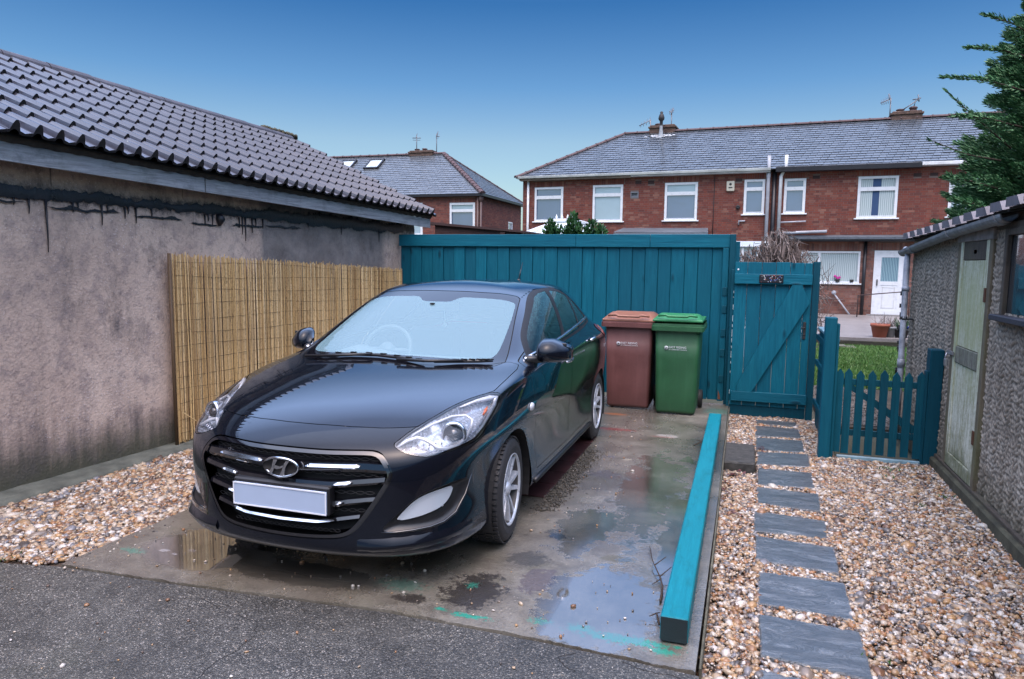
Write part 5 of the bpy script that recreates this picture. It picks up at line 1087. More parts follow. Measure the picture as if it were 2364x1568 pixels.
# ================================================================= planting
def M_leafy(name,cols,rough=.55,trans=.0,nscale=1.2):
    t=NT(name); g=t.n('ShaderNodeNewGeometry'); r=g.outputs['Random Per Island']; n=len(cols)
    c=t.ramp(r,[(i/(n-1),x) for i,x in enumerate(cols)]); nn=t.noise(t.coord('World'),nscale,4); c=t.mix(t.math('MULTIPLY',t.ramp(nn,[(.35,0),(.7,1)]),.45),c,tuple(x*.55 for x in cols[0])); t.base(c); t.rough(rough); return t.mat
def mesh_tris(name, V, F, mat, parent=None, kind=None, quads=False):
    V=np.asarray(V,np.float32).reshape(-1,3); F=np.asarray(F,np.int32); k=F.shape[1]
    me=bpy.data.meshes.new(name); me.vertices.add(len(V)); me.vertices.foreach_set('co',V.reshape(-1)); me.loops.add(F.size); me.loops.foreach_set('vertex_index',F.reshape(-1)); me.polygons.add(len(F)); me.polygons.foreach_set('loop_start',np.arange(0,F.size,k,dtype=np.int32)); me.update(calc_edges=True); me.materials.append(mat)
    o=bpy.data.objects.new(name,me); col.objects.link(o); o.parent=parent
    if kind: o['kind']=kind
    return o
# lawn grass
n=60000; x=rng.uniform(.95,5.2,n); y=11.0+rng.beta(1,1.1,n)*5.9; h=rng.uniform(.025,.065,n); a=rng.uniform(0,6.28,n); w=.006+.004*rng.random(n); lx=rng.normal(0,.02,n); ly=rng.normal(0,.02,n)
c_=np.cos(a)*w; s_=np.sin(a)*w; z0=np.full(n,-.116)
V=np.stack([np.stack([x-c_,y-s_,z0],1),np.stack([x+c_,y+s_,z0],1),np.stack([x+lx,y+ly,z0+h],1)],1); 
mesh_tris('grass',V,np.arange(3*n).reshape(-1,3),M_leafy('grass_blades',[(.045,.13,.02),(.09,.22,.035),(.14,.28,.06),(.06,.17,.03),(.20,.26,.09)],.5,nscale=3),kind='stuff')
n=3000; x=rng.uniform(.9,1.7,n); y=rng.uniform(8.4,11,n); scatter('rubble',np.stack([x,y,np.full(n,-.12)],1),.018,plain('rubble_stone',(.10,.09,.08),.8,var=.6,scale=20))
# ---- conifer: feathery sprays sweeping out and up to the left
CON=M_leafy('conifer_green',[(.025,.085,.035),(.05,.16,.065),(.11,.28,.11),(.035,.12,.05),(.19,.36,.17),(.025,.08,.035)],.6,nscale=1.5)
BARK=plain('conifer_bark',(.05,.035,.025),.9,bump=1,scale=10)
def spray_cloud(name, branches, mat, parent, leaf=.055, seed=1, wid=.010):
    """each branch: (start, end, droop, radius, count); little pointed scales along side twigs"""
    r=np.random.default_rng(seed); Vs=[]
    for (a,b,droop,rad,cnt) in branches:
        a=np.array(a);b=np.array(b); t=r.random(cnt)**.75; ax=(b-a); L=np.linalg.norm(ax); ax=ax/L
        base=a+(b-a)*t[:,None]; base[:,2]+=droop*np.sin(t*np.pi)
        taper=(1.05-t)**.7
        off=r.normal(0,1,(cnt,3)); off/=np.linalg.norm(off,axis=1,keepdims=True); off*= (rad*taper*r.random(cnt)**.5)[:,None]
        p=base+off; d=ax*1.0+off/rad*.55+r.normal(0,.22,(cnt,3)); d[:,2]+=.08; d/=np.linalg.norm(d,axis=1,keepdims=True)
        l=leaf*r.uniform(.6,1.5,cnt); sd=np.cross(d,r.normal(0,1,(cnt,3))); sd/=np.linalg.norm(sd,axis=1,keepdims=True)
        q=p+d*l[:,None]; m_=p+d*(l*.45)[:,None]; w_=wid*r.uniform(.7,1.4,cnt)
        Vs.append(np.stack([p,m_+sd*w_[:,None],q,m_-sd*w_[:,None]],1))
    V=np.concatenate(Vs); return mesh_tris(name,V,np.arange(len(V)*4).reshape(-1,4),mat,parent,None)
def conifer(loc,label,seed,H=7.5,Rm=2.1,nb=210,leafn=520,side=None,zmin=1.2,group=None):
    rt_=thing('conifer_tree',label,'tree',loc,0,group); rd=random.Random(seed)
    m=MB(); m.tube([(0,0,-.2),(.03,.02,H*.5),(0,0,H)],[.16,.10,.02],8)
    br=[]; 
    for k in range(nb):
        z=zmin+(H-zmin)*(k/nb)**.95; an=rd.uniform(0,6.283) if side is None or rd.random()<.35 else rd.gauss(side,.9)
        rr=Rm*(1.06-(z/H)**1.6*.92)*rd.uniform(.84,1.03); L=rr; rise=rd.uniform(.05,.34)*L
        a=(.0,0,z-.35*L*.3); b=(L*math.cos(an),L*math.sin(an),z+rise); 
        mid=(a[0]+(b[0]-a[0])*.30,a[1]+(b[1]-a[1])*.30,a[2]+(b[2]-a[2])*.30)
        br.append((mid,b,rd.uniform(-.15,.05),.26+.10*rd.random(),leafn))
        if k%3==0: m.tube([a,mid,(b[0]*.85,b[1]*.85,a[2]+(b[2]-a[2])*.85)],[.03,.02,.006],4)
    m.build('trunk',BARK,rt_); spray_cloud('crown',br,CON,rt_,seed=seed,leaf=.062,wid=.0075)
    return rt_,br
ct,br=conifer((4.42,11.4,-.1),'big feathery green conifer rising behind the rough shed, right edge',17,7.0,2.05,330,1250,side=3.6)
# long loose plumes against the sky
pl=[((3.3,10.6,3.75),(2.20,10.2,3.92),.06,.07,420),((3.3,10.6,4.15),(2.42,10.2,4.25),.05,.06,380),((3.3,10.6,4.4),(2.58,10.2,4.62),.05,.05,300),((3.4,10.6,4.9),(2.95,10.2,4.9),.04,.05,260),
    ((3.0,10.6,2.95),(2.12,10.3,3.20),-.05,.03,70),((3.1,10.6,3.1),(2.25,10.2,3.75),.0,.05,200),((3.2,10.6,3.35),(2.35,10.2,3.45),.04,.09,420),((3.0,10.6,2.6),(2.3,10.3,2.72),.03,.09,350),((3.0,10.6,2.3),(2.42,10.3,2.45),.03,.09,350)]
pl=[((a[0]-4.42,a[1]-11.4,a[2]+.1),(b[0]-4.42,b[1]-11.4,b[2]+.1),dr,ra,c) for a,b,dr,ra,c in pl]
spray_cloud('plumes',pl,CON,ct,leaf=.06,seed=4,wid=.008)
m=MB()
for a,b,dr,ra,c in pl: m.tube([a,((a[0]+b[0])/2,(a[1]+b[1])/2,(a[2]+b[2])/2+dr),b],[.014,.009,.003],4)
m.build('branches',BARK,ct)
# ---- evergreen shrub over the fence
def leaf_bush(name,label,loc,blobs,mat,leaf,n,seed,cat='shrub',stemz=0):
    rt_=thing(name,label,cat,loc); r=np.random.default_rng(seed); Vs=[]
    for (cx,cy,cz,rx,ry,rz,k) in blobs:
        q=r.normal(0,1,(k,3)); q/=np.linalg.norm(q,axis=1,keepdims=True); q*=(r.random(k)**.33)[:,None]; p=q*[rx,ry,rz]+[cx,cy,cz]
        d=q+r.normal(0,.5,(k,3)); d[:,2]+=.5; d/=np.linalg.norm(d,axis=1,keepdims=True); sd=np.cross(d,r.normal(0,1,(k,3))); sd/=np.linalg.norm(sd,axis=1,keepdims=True); l=leaf*r.uniform(.6,1.4,k)
        Vs.append(np.stack([p,p+d*(l*.5)[:,None]+sd*(l*.28)[:,None],p+d*l[:,None],p+d*(l*.5)[:,None]-sd*(l*.28)[:,None]],1))
    V=np.concatenate(Vs); mesh_tris('foliage',V,np.arange(len(V)*4).reshape(-1,4),mat,rt_)
    m=MB(); 
    for b in blobs: m.tube([(b[0]*.3,b[1]*.3,stemz),(b[0],b[1],b[2])],[.03,.008],5)
    m.build('stem',BARK,rt_); return rt_
leaf_bush('evergreen_shrub','dark green leafy shrub poking above the fence in front of the conservatory',(-2.8,12,-.1),
    [(-.42,0,2.15,.10,.15,.28,500),(-.30,0,2.05,.22,.2,.28,700),(-.02,0,2.20,.10,.15,.34,600),(.08,0,2.1,.22,.2,.24,700),(.30,0,2.18,.09,.15,.24,400),(.46,0,2.12,.08,.12,.22,300),(0,0,1.7,.6,.4,.5,1200)],
    M_leafy('shrub_leaves',[(.012,.05,.018),(.03,.10,.03),(.06,.16,.05),(.02,.07,.03)],.35),.075,0,6)
# ---- bare twiggy shrub
ts=thing('bare_shrub','bare twiggy brown shrub tangled above the gate','shrub',(.35,10.6,-.1)); rd=random.Random(44)
TWG=M_leafy('bare_twigs',[(.09,.065,.058),(.20,.16,.14),(.30,.25,.23),(.13,.09,.08)],.8)
m=MB()
for k in range(900):
    a=rd.uniform(0,6.28); u=rd.random()**.6; h=rd.uniform(.9,2.15)
    tipx=.60*u*math.cos(a)+.05; tipy=.5*u*math.sin(a); tipz=2.24-.42*(u**2)-rd.random()*.5*u-rd.random()*.3
    if rd.random()<.18: tipx+=.25; tipz-=.6
    p0=Vector((tipx*.2,tipy*.2,rd.uniform(.3,1.3))); p3=Vector((tipx,tipy,tipz)); p1=p0.lerp(p3,.4)+Vector((rd.gauss(0,.09),rd.gauss(0,.09),rd.gauss(.08,.08))); p2=p0.lerp(p3,.75)+Vector((rd.gauss(0,.08),rd.gauss(0,.08),rd.gauss(.06,.06)))
    p4=p3+Vector((rd.gauss(.03,.08),rd.gauss(0,.08),-abs(rd.gauss(.05,.07))))
    m.tube([p0,p1,p2,p3,p4],[.010,.008,.007,.006,.004],3,cap=False,smooth=False)
m.build('twigs',TWG,ts); m=MB()
for k in range(5): m.tube([(0,0,0),(rd.uniform(-.1,.1),rd.uniform(-.1,.1),.9),(rd.uniform(-.2,.2),rd.uniform(-.2,.2),1.5)],[.035,.025,.01],6)
m.build('stems',BARK,ts)
# trailing climber by the gate side of the house wall
m=MB()
for k in range(40):
    x=rd.uniform(.9,1.35); z=rd.uniform(.6,1.7); m.tube([(x,12.5,z-.3),(x+rd.uniform(-.1,.1),12.5,z-.1),(x+rd.uniform(-.15,.15),12.5,z+.1)],[.006,.005,.002],3,cap=False)
prop(m.build('climber',TWG),'thin bare climber stems to the right of the gate top','climber')
# ---- pots on the patio edge
def pot(name,label,loc,r,h,mat,plant=None):
    o=thing(name,label,'plant pot',loc,0); m=MB(); m.lathe([(.0005,0),(r*.66,0),(r*.92,h*.8),(r,h*.8),(r,h),(r*.9,h),(r*.86,h*.85),(.0005,h*.85)],20); m.build('pot',mat,o)
    m=MB(); rd2=random.Random(int(r*1000))
    if plant:
        for k in range(plant): a=rd2.uniform(0,6.28); m.tube([(rd2.uniform(-.5,.5)*r,rd2.uniform(-.5,.5)*r,h*.8),(r*.9*math.cos(a),r*.9*math.sin(a),h+rd2.uniform(.08,.26))],[.007,.003],3,cap=False)
        m.build('plant',TWG if plant<60 else bpy.data.materials['shrub_leaves'],o)
    return o
pot('plant_pot','wide terracotta pot on the patio edge, leftmost of the pots',(2.90,17.42,.05),.20,.30,plain('terracotta',(.32,.095,.055),.7),12)
pot('plant_pot','grey pot with dry stems next to the terracotta pot',(3.13,17.5,.05),.12,.24,plain('grey_pot',(.25,.26,.28),.6),28)
pot('plant_pot','low black trough of small plants between grey pot and downpipe',(3.34,17.5,.05),.17,.20,IRON,80)
pot('plant_pot','bright blue pot on the patio right of the downpipe',(3.60,17.6,.05),.14,.24,plain('blue_pot',(.02,.05,.30),.4),30)
m=MB(); m.box(1.62,16.25,-.11,2.3,16.7,-.085,bev=.008); m.box(1.62,16.25,-.09,2.1,16.6,-.06,bev=.008); prop(m.build('stone_step',plain('moss_flag',(.12,.12,.085),.9,bump=.6)),'flat mossy stone at the foot of the sleeper on the lawn','stone')
# ---------------------------------------------------------------- car body surface (bicubic B-spline over a hand-set net)
CAR_X, CAR_Y, CAR_YAW = -2.085, 2.83, .004
def car_net():
    base = [(0,0),(.25,.012),(.47,.05),(.65,.13),(.775,.26),(.845,.46),(.88,.88),(.888,1.30),(.89,1.65),(.892,2.2),
            (.892,2.75),(.89,3.1),(.898,3.53),(.875,3.93),(.77,4.17),(.5,4.28),(.25,4.312),(0,4.32)]
    wf = [1,1,1,.95,.85,.55,.15,0,0,0,0,0,0,0,0,0,0,0]
    wr = [0]*13+[.5,.9,1,1,1]
    ws = [0,.2,.4,.6,.8,1,1,1,1,1,1,1,1,1,.8,.5,.25,0]
    def row(fs, si, rs, zf, zs, zr):
        out = []
        for j,(x,y) in enumerate(base):
            z = zs + (zf-zs)*min(1,wf[j]*1.1) + (zr-zs)*wr[j]
            out.append((max(0,x-si*ws[j]), y+fs*wf[j]-rs*wr[j], z))
        return out
    rows = [
        row(.13,.16,.16,.17,.17,.25),
        row(.05,.045,.08,.170,.175,.23),
        row(-.020,.010,.03,.205,.205,.26),
        row(-.018,.010,.01,.285,.285,.34),
        row(-.008,.026,.0,.41,.42,.46),
        row(-.004,.020,.0,.55,.55,.60),
        row(.022,.0,.0,.665,.66,.74),
    ]
    rows.append([(0,.095,.735),(.25,.11,.732),(.46,.155,.727),(.655,.225,.727),(.785,.36,.738),(.846,.54,.755),(.872,.90,.775),(.888,1.30,.79),(.89,1.65,.80),
                 (.893,2.2,.815),(.893,2.75,.83),(.89,3.1,.84),(.90,3.53,.85),(.878,3.93,.87),(.775,4.15,.88),(.51,4.265,.88),(.25,4.30,.88),(0,4.305,.88)])
    rows.append([(0,.20,.797),(.25,.215,.793),(.47,.265,.787),(.65,.345,.795),(.785,.485,.812),(.838,.67,.842),(.860,.94,.872),(.880,1.31,.895),(.884,1.66,.905),
                 (.886,2.2,.92),(.886,2.75,.935),(.884,3.1,.945),(.885,3.53,.955),(.855,3.92,.96),(.75,4.13,.96),(.5,4.235,.96),(.25,4.27,.96),(0,4.275,.96)])
    rows.append([(0,.38,.868),(.25,.39,.865),(.46,.44,.858),(.625,.53,.86),(.745,.66,.873),(.808,.80,.895),(.845,1.00,.92),(.864,1.32,.935),(.868,1.67,.945),
                 (.872,2.2,.957),(.872,2.75,.975),(.868,3.1,.985),(.848,3.53,.995),(.80,3.93,1.0),(.695,4.12,1.0),(.49,4.20,1.0),(.25,4.235,1.0),(0,4.24,1.0)])
    rows.append([(0,.74,.945),(.25,.745,.941),(.46,.78,.936),(.61,.86,.934),(.71,.95,.938),(.772,1.05,.945),(.812,1.18,.953),(.838,1.40,.963),(.846,1.72,.972),
                 (.850,2.2,.987),(.848,2.75,1.005),(.842,3.1,1.018),(.818,3.52,1.033),(.765,3.88,1.04),(.67,4.05,1.04),(.48,4.13,1.04),(.25,4.165,1.04),(0,4.17,1.04)])
    rows.append([(0,1.09,.985),(.25,1.095,.983),(.46,1.115,.978),(.61,1.155,.976),(.70,1.21,.978),(.752,1.29,.982),(.79,1.40,.987),(.812,1.56,.992),(.824,1.80,.998),
                 (.828,2.22,1.01),(.825,2.75,1.03),(.815,3.1,1.044),(.788,3.48,1.062),(.735,3.80,1.075),(.645,3.97,1.08),(.47,4.05,1.08),(.245,4.085,1.08),(0,4.09,1.08)])
    rows.append([(0,1.26,1.045),(.25,1.265,1.042),(.46,1.285,1.036),(.61,1.325,1.033),(.695,1.38,1.036),(.742,1.46,1.041),(.774,1.56,1.047),(.795,1.70,1.055),(.805,1.90,1.063),
                 (.808,2.27,1.075),(.803,2.77,1.09),(.79,3.11,1.10),(.762,3.44,1.112),(.708,3.72,1.12),(.62,3.88,1.125),(.455,3.96,1.125),(.24,3.995,1.13),(0,4.0,1.13)])
    rows.append([(0,1.60,1.212),(.25,1.61,1.209),(.46,1.635,1.203),(.59,1.68,1.199),(.65,1.73,1.201),(.682,1.80,1.206),(.70,1.88,1.214),(.715,1.98,1.223),(.727,2.12,1.232),
                 (.732,2.4,1.240),(.725,2.8,1.246),(.712,3.12,1.243),(.682,3.40,1.238),(.635,3.62,1.235),(.56,3.76,1.235),(.42,3.84,1.24),(.225,3.88,1.245),(0,3.885,1.245)])
    rows.append([(0,1.97,1.375),(.25,1.98,1.372),(.42,2.0,1.365),(.53,2.035,1.358),(.58,2.08,1.356),(.605,2.14,1.361),(.62,2.21,1.368),(.632,2.3,1.376),(.64,2.41,1.383),
                 (.642,2.6,1.388),(.636,2.88,1.386),(.622,3.13,1.376),(.598,3.36,1.362),(.56,3.56,1.346),(.50,3.69,1.337),(.385,3.78,1.338),(.21,3.83,1.342),(0,3.84,1.345)])
    rows.append([(0,2.10,1.424),(.22,2.11,1.421),(.38,2.13,1.416),(.47,2.17,1.409),(.51,2.22,1.407),(.532,2.29,1.411),(.545,2.36,1.417),(.553,2.45,1.423),(.558,2.54,1.428),
                 (.56,2.7,1.432),(.553,2.92,1.43),(.54,3.12,1.422),(.52,3.32,1.409),(.485,3.5,1.395),(.435,3.62,1.388),(.335,3.71,1.390),(.185,3.77,1.394),(0,3.78,1.396)])
    rows.append([(0,2.30,1.453),(.13,2.31,1.452),(.21,2.34,1.450),(.25,2.38,1.449),(.27,2.43,1.449),(.28,2.48,1.450),(.285,2.54,1.451),(.29,2.6,1.453),(.29,2.68,1.455),
                 (.29,2.8,1.455),(.29,2.94,1.453),(.288,3.08,1.448),(.28,3.22,1.44),(.265,3.36,1.43),(.24,3.46,1.424),(.185,3.55,1.421),(.10,3.6,1.421),(0,3.61,1.421)])
    c = [2.5+.055*j for j in range(18)]
    rows.append([(0,y,1.460-.03*((y-2.7)/.9)**2 if y>2.7 else 1.460) for y in c])
    return rows
def bspline_grid(net, sub):
    import numpy as np
    P = np.array(net, dtype=float)                       # rows, cols, 3
    P = P + 0
    R, Cn, _ = P.shape
    # ghost rows: extrapolate at bottom, mirror (x -> -x) over the roof centreline
    top = P[-2].copy(); top[:,0] *= -1
    P = np.concatenate([(2*P[0]-P[1])[None], P, top[None]], 0)
    l = P[:,1].copy(); l[:,0] *= -1
    r = P[:,-2].copy(); r[:,0] *= -1
    P = np.concatenate([l[:,None], P, r[:,None]], 1)
    def basis(n):
        M = []
        for i in range(n-1):
            for s in range(sub):
                t = s/sub
                M.append((i, ((1-t)**3/6, (3*t**3-6*t*t+4)/6, (-3*t**3+3*t*t+3*t+1)/6, t**3/6)))
        M.append((n-2, (0, 1/6, 4/6, 1/6)))
        A = np.zeros((len(M), n+2))
        for k,(i,w) in enumerate(M):
            for a in range(4): A[k, i+a] += w[a]
        return A
    A, B = basis(R), basis(Cn)
    S = np.einsum('ai,bj,ijk->abk', A, B, P)
    S[:,0,0] = 0; S[:,-1,0] = 0
    return S
# ---------------------------------------------------------------- car
def chaikin(p, n=2, keep=()):
    p=[tuple(q) for q in p]
    for _ in range(n):
        o=[]
        for i in range(len(p)):
            a=np.array(p[i]); b=np.array(p[(i+1)%len(p)]); o+= [tuple(.75*a+.25*b), tuple(.25*a+.75*b)]
        p=o
    return p
class Shell:
    def __init__(s, P, N, F, tag='body'): s.P=P; s.N=N; s.F=[(f,tag) for f in F]
    def cut(s, fun, src, tag):
        f=fun(s.P); f=np.where(abs(f)<3e-4,0,f); cache={}; newP=[];newN=[]; n0=len(s.P); out=[]
        fl=f.tolist()
        def mid(i,j):
            k=(i,j) if i<j else (j,i)
            if k not in cache:
                a,b=k; t=fl[a]/(fl[a]-fl[b]); p=s.P[a]*(1-t)+s.P[b]*t; n=s.N[a]*(1-t)+s.N[b]*t
                cache[k]=n0+len(newP); newP.append(p); newN.append(n/np.linalg.norm(n))
            return cache[k]
        for face,tg in s.F:
            if tg not in src: out.append((face,tg)); continue
            vals=[fl[i] for i in face]
            if max(vals)<=0: out.append((face,tag)); continue
            if min(vals)>=0: out.append((face,tg)); continue
            a=[];b=[]
            for k in range(len(face)):
                i,j=face[k],face[(k+1)%len(face)]
                if fl[i]<=0: a.append(i)
                if fl[i]>=0: b.append(i)
                if fl[i]*fl[j]<0: m=mid(i,j); a.append(m); b.append(m)
            if len(a)>2: out.append((tuple(a),tag))
            if len(b)>2: out.append((tuple(b),tg))
        if newP: s.P=np.concatenate([s.P,np.array(newP)]); s.N=np.concatenate([s.N,np.array(newN)])
        s.F=out
    def build(s, tags, name, mat, parent, sides=(1,-1), off=0, smooth=True, fn=None, flip=False):
        faces=[f for f,t in s.F if t in tags]
        if not faces: print('EMPTY',name,tags); return None
        idx=sorted({i for f in faces for i in f}); mp={i:k for k,i in enumerate(idx)}
        P=s.P[idx].copy(); N=s.N[idx].copy()
        if fn is not None: P=fn(P,N)
        else: P=P+N*off
        V=[];F=[];NN=[]
        for sg in sides:
            b=len(V); V+= [(p[0]*sg,p[1],p[2]) for p in P.tolist()]; NN+=[(n[0]*sg,n[1],n[2]) for n in N.tolist()]
            for f in faces:
                g=tuple(mp[i]+b for i in f)
                F.append(g if (sg==1)!=flip else g[::-1])
        me=bpy.data.meshes.new(name); me.from_pydata(V,[],F); me.materials.append(mat)
        me.polygons.foreach_set('use_smooth',[smooth]*len(F)); me.update()
        if smooth and fn is None: me.normals_split_custom_set_from_vertices(NN)
        o=bpy.data.objects.new(name,me); col.objects.link(o); o.parent=parent; return o
def pca_region(pts, maxd=.35, xmin=.02, smooth=2, grow=0, side=1):
    A=np.array(pts,float); c=A.mean(0); u,sv,vt=np.linalg.svd(A-c); e1,e2,e3=vt
    poly=[((p-c)@e1,(p-c)@e2) for p in A]
    if smooth: poly=chaikin(poly,smooth)
    def f(P):
        q=P-c; d=sdf2(np.stack([q@e1,q@e2],1),poly)-grow
        return np.where((abs(q@e3)<maxd)&(P[:,0]>xmin),d,1.0)
    return f
def plane_region(pts, ax, cond, smooth=0, grow=0):
    poly=chaikin(pts,smooth) if smooth else pts
    return lambda P: np.where(cond(P), sdf2(P[:,ax],poly)-grow, 1.0)

def build_car():
    root=thing('parked_car','shiny black five door hatchback parked on the wet concrete slab','car',(CAR_X,CAR_Y,0),CAR_YAW)
    t=NT('car_paint'); v=t.coord('Object'); fl=t.noise(v,900,2); big=t.noise(v,3,5)
    t.base((.006,.007,.011))
    t.set(Metallic=.0,Specular_IOR_Level=.08)
    # rain drops and road dust as fine relief and dull patches
    dirtz=t.n('ShaderNodeSeparateXYZ'); t.l(v,dirtz.inputs[0])
    low=t.math('MULTIPLY',t.ramp(t.math('ADD',dirtz.outputs['Z'],t.math('MULTIPLY',big,.35)),[(.45,1),(.80,0)]),t.ramp(t.math('DIVIDE',dirtz.outputs['Y'],2),[(.55,0),(.65,1)]))
    t.rough(t.mix(low,.22,.5)); gl=t.n('ShaderNodeBsdfGlossy'); gl.inputs[0].default_value=(.86,.92,1,1); lw=t.n('ShaderNodeLayerWeight'); lw.inputs[0].default_value=.5
    t.l(t.ramp(t.math('MULTIPLY',low,t.noise(v,30,4)),[(.0,.02),(.8,.25)]),gl.inputs['Roughness']); fz=t.ramp(lw.outputs['Facing'],[(0,.018),(.25,.026),(.42,.09),(.56,.29),(.70,.32),(.85,.5),(1,1)]); mxs=t.n('ShaderNodeMixShader'); t.l(fz,mxs.inputs[0]); t.l(t.b.outputs[0],mxs.inputs[1]); t.l(gl.outputs[0],mxs.inputs[2]); t.l(mxs.outputs[0],t.out.inputs[0])
    t.base(t.mix(t.math('MULTIPLY',low,.5),(.004,.005,.009),(.035,.034,.034)))
    drops=t.vor(t.coord('Object',(1,1,1)),130); 
    dr=t.math('MULTIPLY',t.ramp(drops,[(.12,1),(.3,0)]),t.ramp(t.noise(v,14,3),[(.55,0),(.7,1)]))
    b=t.n('ShaderNodeBump'); b.inputs['Strength'].default_value=.25; b.inputs['Distance'].default_value=.002; t.l(dr,b.inputs['Height'])
    t.l(b.outputs[0],gl.inputs['Normal'])
    paint=t.mat
    black=plain('car_black_plastic',(.012,.012,.014),.35,bump=.1,scale=20)
    gloss=plain('car_gloss_black',(.006,.006,.009),.08,coat=1)
    chrome=plain('car_chrome',(.60,.63,.68),.2,1,var=.04)
    dchrome=plain('car_satin_chrome',(.42,.44,.5),.25,1,var=.05)
    dark=plain('car_dark',(.006,.006,.007),.8)
    rub=plain('tyre_rubber',(.018,.018,.020),.62,bump=.25,scale=30)
    alloy=plain('wheel_alloy',(.55,.58,.63),.32,.35,var=.15,scale=20)
    barrel=plain('wheel_barrel',(.045,.042,.040),.5)
    seatm=plain('seat_cloth',(.10,.11,.12),.9,bump=.3,scale=30)
    def glassy(name, tint, fac, rough=.02, ior=1.5, film=None, dropl=False):
        t=NT(name); t.t.nodes.remove(t.b)
        tr=t.n('ShaderNodeBsdfTransparent'); tr.inputs[0].default_value=(*tint,1)
        gl=t.n('ShaderNodeBsdfGlossy'); gl.inputs[0].default_value=(1,1,1,1); gl.inputs['Roughness'].default_value=rough
        fr=t.n('ShaderNodeFresnel'); fr.inputs[0].default_value=ior
        mx=t.n('ShaderNodeMixShader')
        under=tr.outputs[0]
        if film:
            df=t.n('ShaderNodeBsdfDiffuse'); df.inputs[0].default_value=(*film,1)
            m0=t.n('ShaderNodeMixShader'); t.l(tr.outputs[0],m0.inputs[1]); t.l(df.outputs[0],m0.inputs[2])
            n=t.noise(t.coord('Object'),2.2,3)
            if dropl:
                z=t.n('ShaderNodeSeparateXYZ'); t.l(t.coord('Object'),z.inputs[0])
                hz=t.math('ADD',t.math('MULTIPLY',z.outputs['Z'],2.2),t.math('MULTIPLY',t.noise(t.coord('Object',(1,30,6)),6,4),.5))
                dv=t.ramp(t.vor(t.coord('Object'),170),[(.25,1),(.42,.1)])
                t.l(t.math('MULTIPLY',t.ramp(hz,[(.0,fac),(1,fac)]) if False else t.ramp(t.math('SUBTRACT',hz,2.55),[(.05,.16),(.7,.85)]),dv),m0.inputs[0])
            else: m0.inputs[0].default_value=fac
            under=m0.outputs[0]
        t.l(fr.outputs[0],mx.inputs[0]); t.l(under,mx.inputs[1]); t.l(gl.outputs[0],mx.inputs[2]); t.l(mx.outputs[0],t.out.inputs[0])
        return t.mat
    wglass=glassy('windscreen_painted_sky',(.85,.98,1.0),.36,.02,1.7,film=(.36,.58,.65))  # pale diffuse film paints the sky's reflection into the windscreen colour
    sglass=glassy('side_glass',(.30,.40,.42),.3,.02,1.45,film=(.16,.42,.46),dropl=True)
    satin=plain('window_rubber',(.008,.008,.010),.55)
    lens=glassy('lamp_lens',(.97,.98,1),0,.01,1.55)
    fogl=glassy('fog_lens',(.97,.98,1),.45,.02,1.5,film=(.80,.88,.98))
    refl=plain('lamp_reflector',(.42,.47,.54),.25,.5,var=.35,scale=70)
    fogr=plain('fog_reflector',(.85,.90,.95),.3,.0,var=.4,scale=60)
    white=plain('lamp_white_trim',(.72,.75,.80),.3,.3)
    amber=plain('lamp_amber',(.75,.16,.03),.2,0)
    redl=plain('tail_red',(.30,.012,.02),.1,coat=1)
    # ---- surface
    S=bspline_grid(car_net(),9); Rn,Cn,_=S.shape
    du=np.gradient(S,axis=0); dv_=np.gradient(S,axis=1); N=np.cross(dv_,du); N/= (np.linalg.norm(N,axis=2,keepdims=True)+1e-12)
    N[-1]=[0,0,1]; N[:,0,0]=0; N[:,-1,0]=0
    if N[40,60,0]<0: N=-N
    P=S.reshape(-1,3); NN=N.reshape(-1,3); NN=NN/(np.linalg.norm(NN,axis=1,keepdims=True)+1e-12)
    F=[(i*Cn+j,i*Cn+j+1,(i+1)*Cn+j+1,(i+1)*Cn+j) for i in range(Rn-1) for j in range(Cn-1)]
    # drop sliver quads at the roof centreline is not needed: rows stay apart
    sh=Shell(P,NN,F)
    bvh=BVHTree.FromPolygons([Vector(p) for p in P.tolist()],F)
    def front_y(x,z):
        h=bvh.ray_cast(Vector((abs(x),-1,z)),Vector((0,1,0)))[0]; return h.y if h else .1
    def near(x,y,z,off=0):
        p,n,_,_=bvh.find_nearest(Vector((abs(x),y,z)))
        # take the smooth normal side
        if n.x*1 + n.y*(-1 if y<.5 else 0) + n.z*.5 < 0: n=-n
        q=p+n*off; return Vector((q.x*(1 if x>=0 else -1),q.y,q.z)) 
    WH=[(.945,.301),(3.51,.301)]
    # ---- wheel arches
    for wy,wz in WH:
        sh.cut(lambda P,wy=wy: np.where((P[:,0]>.45)&(P[:,2]<.9),np.hypot(P[:,1]-wy-.035,(P[:,2]-.285))-.358,1.),('body',),'arch')
    for wy,wz in WH:
        sh.cut(lambda P,wy=wy: np.where((P[:,0]>.45)&(P[:,2]<.9),np.hypot(P[:,1]-wy-.035,(P[:,2]-.285))-.368,1.),('body',),'lip')
    # ---- grille opening
    g=[(0,.700),(.20,.700),(.33,.704),(.43,.706),(.47,.700),(.505,.68),(.556,.607),(.550,.565),(.500,.475),(.432,.37),(.378,.308),(.318,.280),(.176,.268),(0,.264)]
    gp=g+[(-x,z) for x,z in reversed(g)][1:-1]
    fr=lambda P:(P[:,1]<.35)
    sh.cut(plane_region(gp,(0,2),fr,1,.012),('body',),'grille_rim')
    sh.cut(plane_region(gp,(0,2),fr,1,-.004),('grille_rim',),'grille_gap')
    sh.cut(plane_region(gp,(0,2),fr,1,-.011),('grille_gap',),'grille_frame')
    sh.cut(plane_region(gp,(0,2),fr,1,-.026),('grille_frame',),'grille_hole')
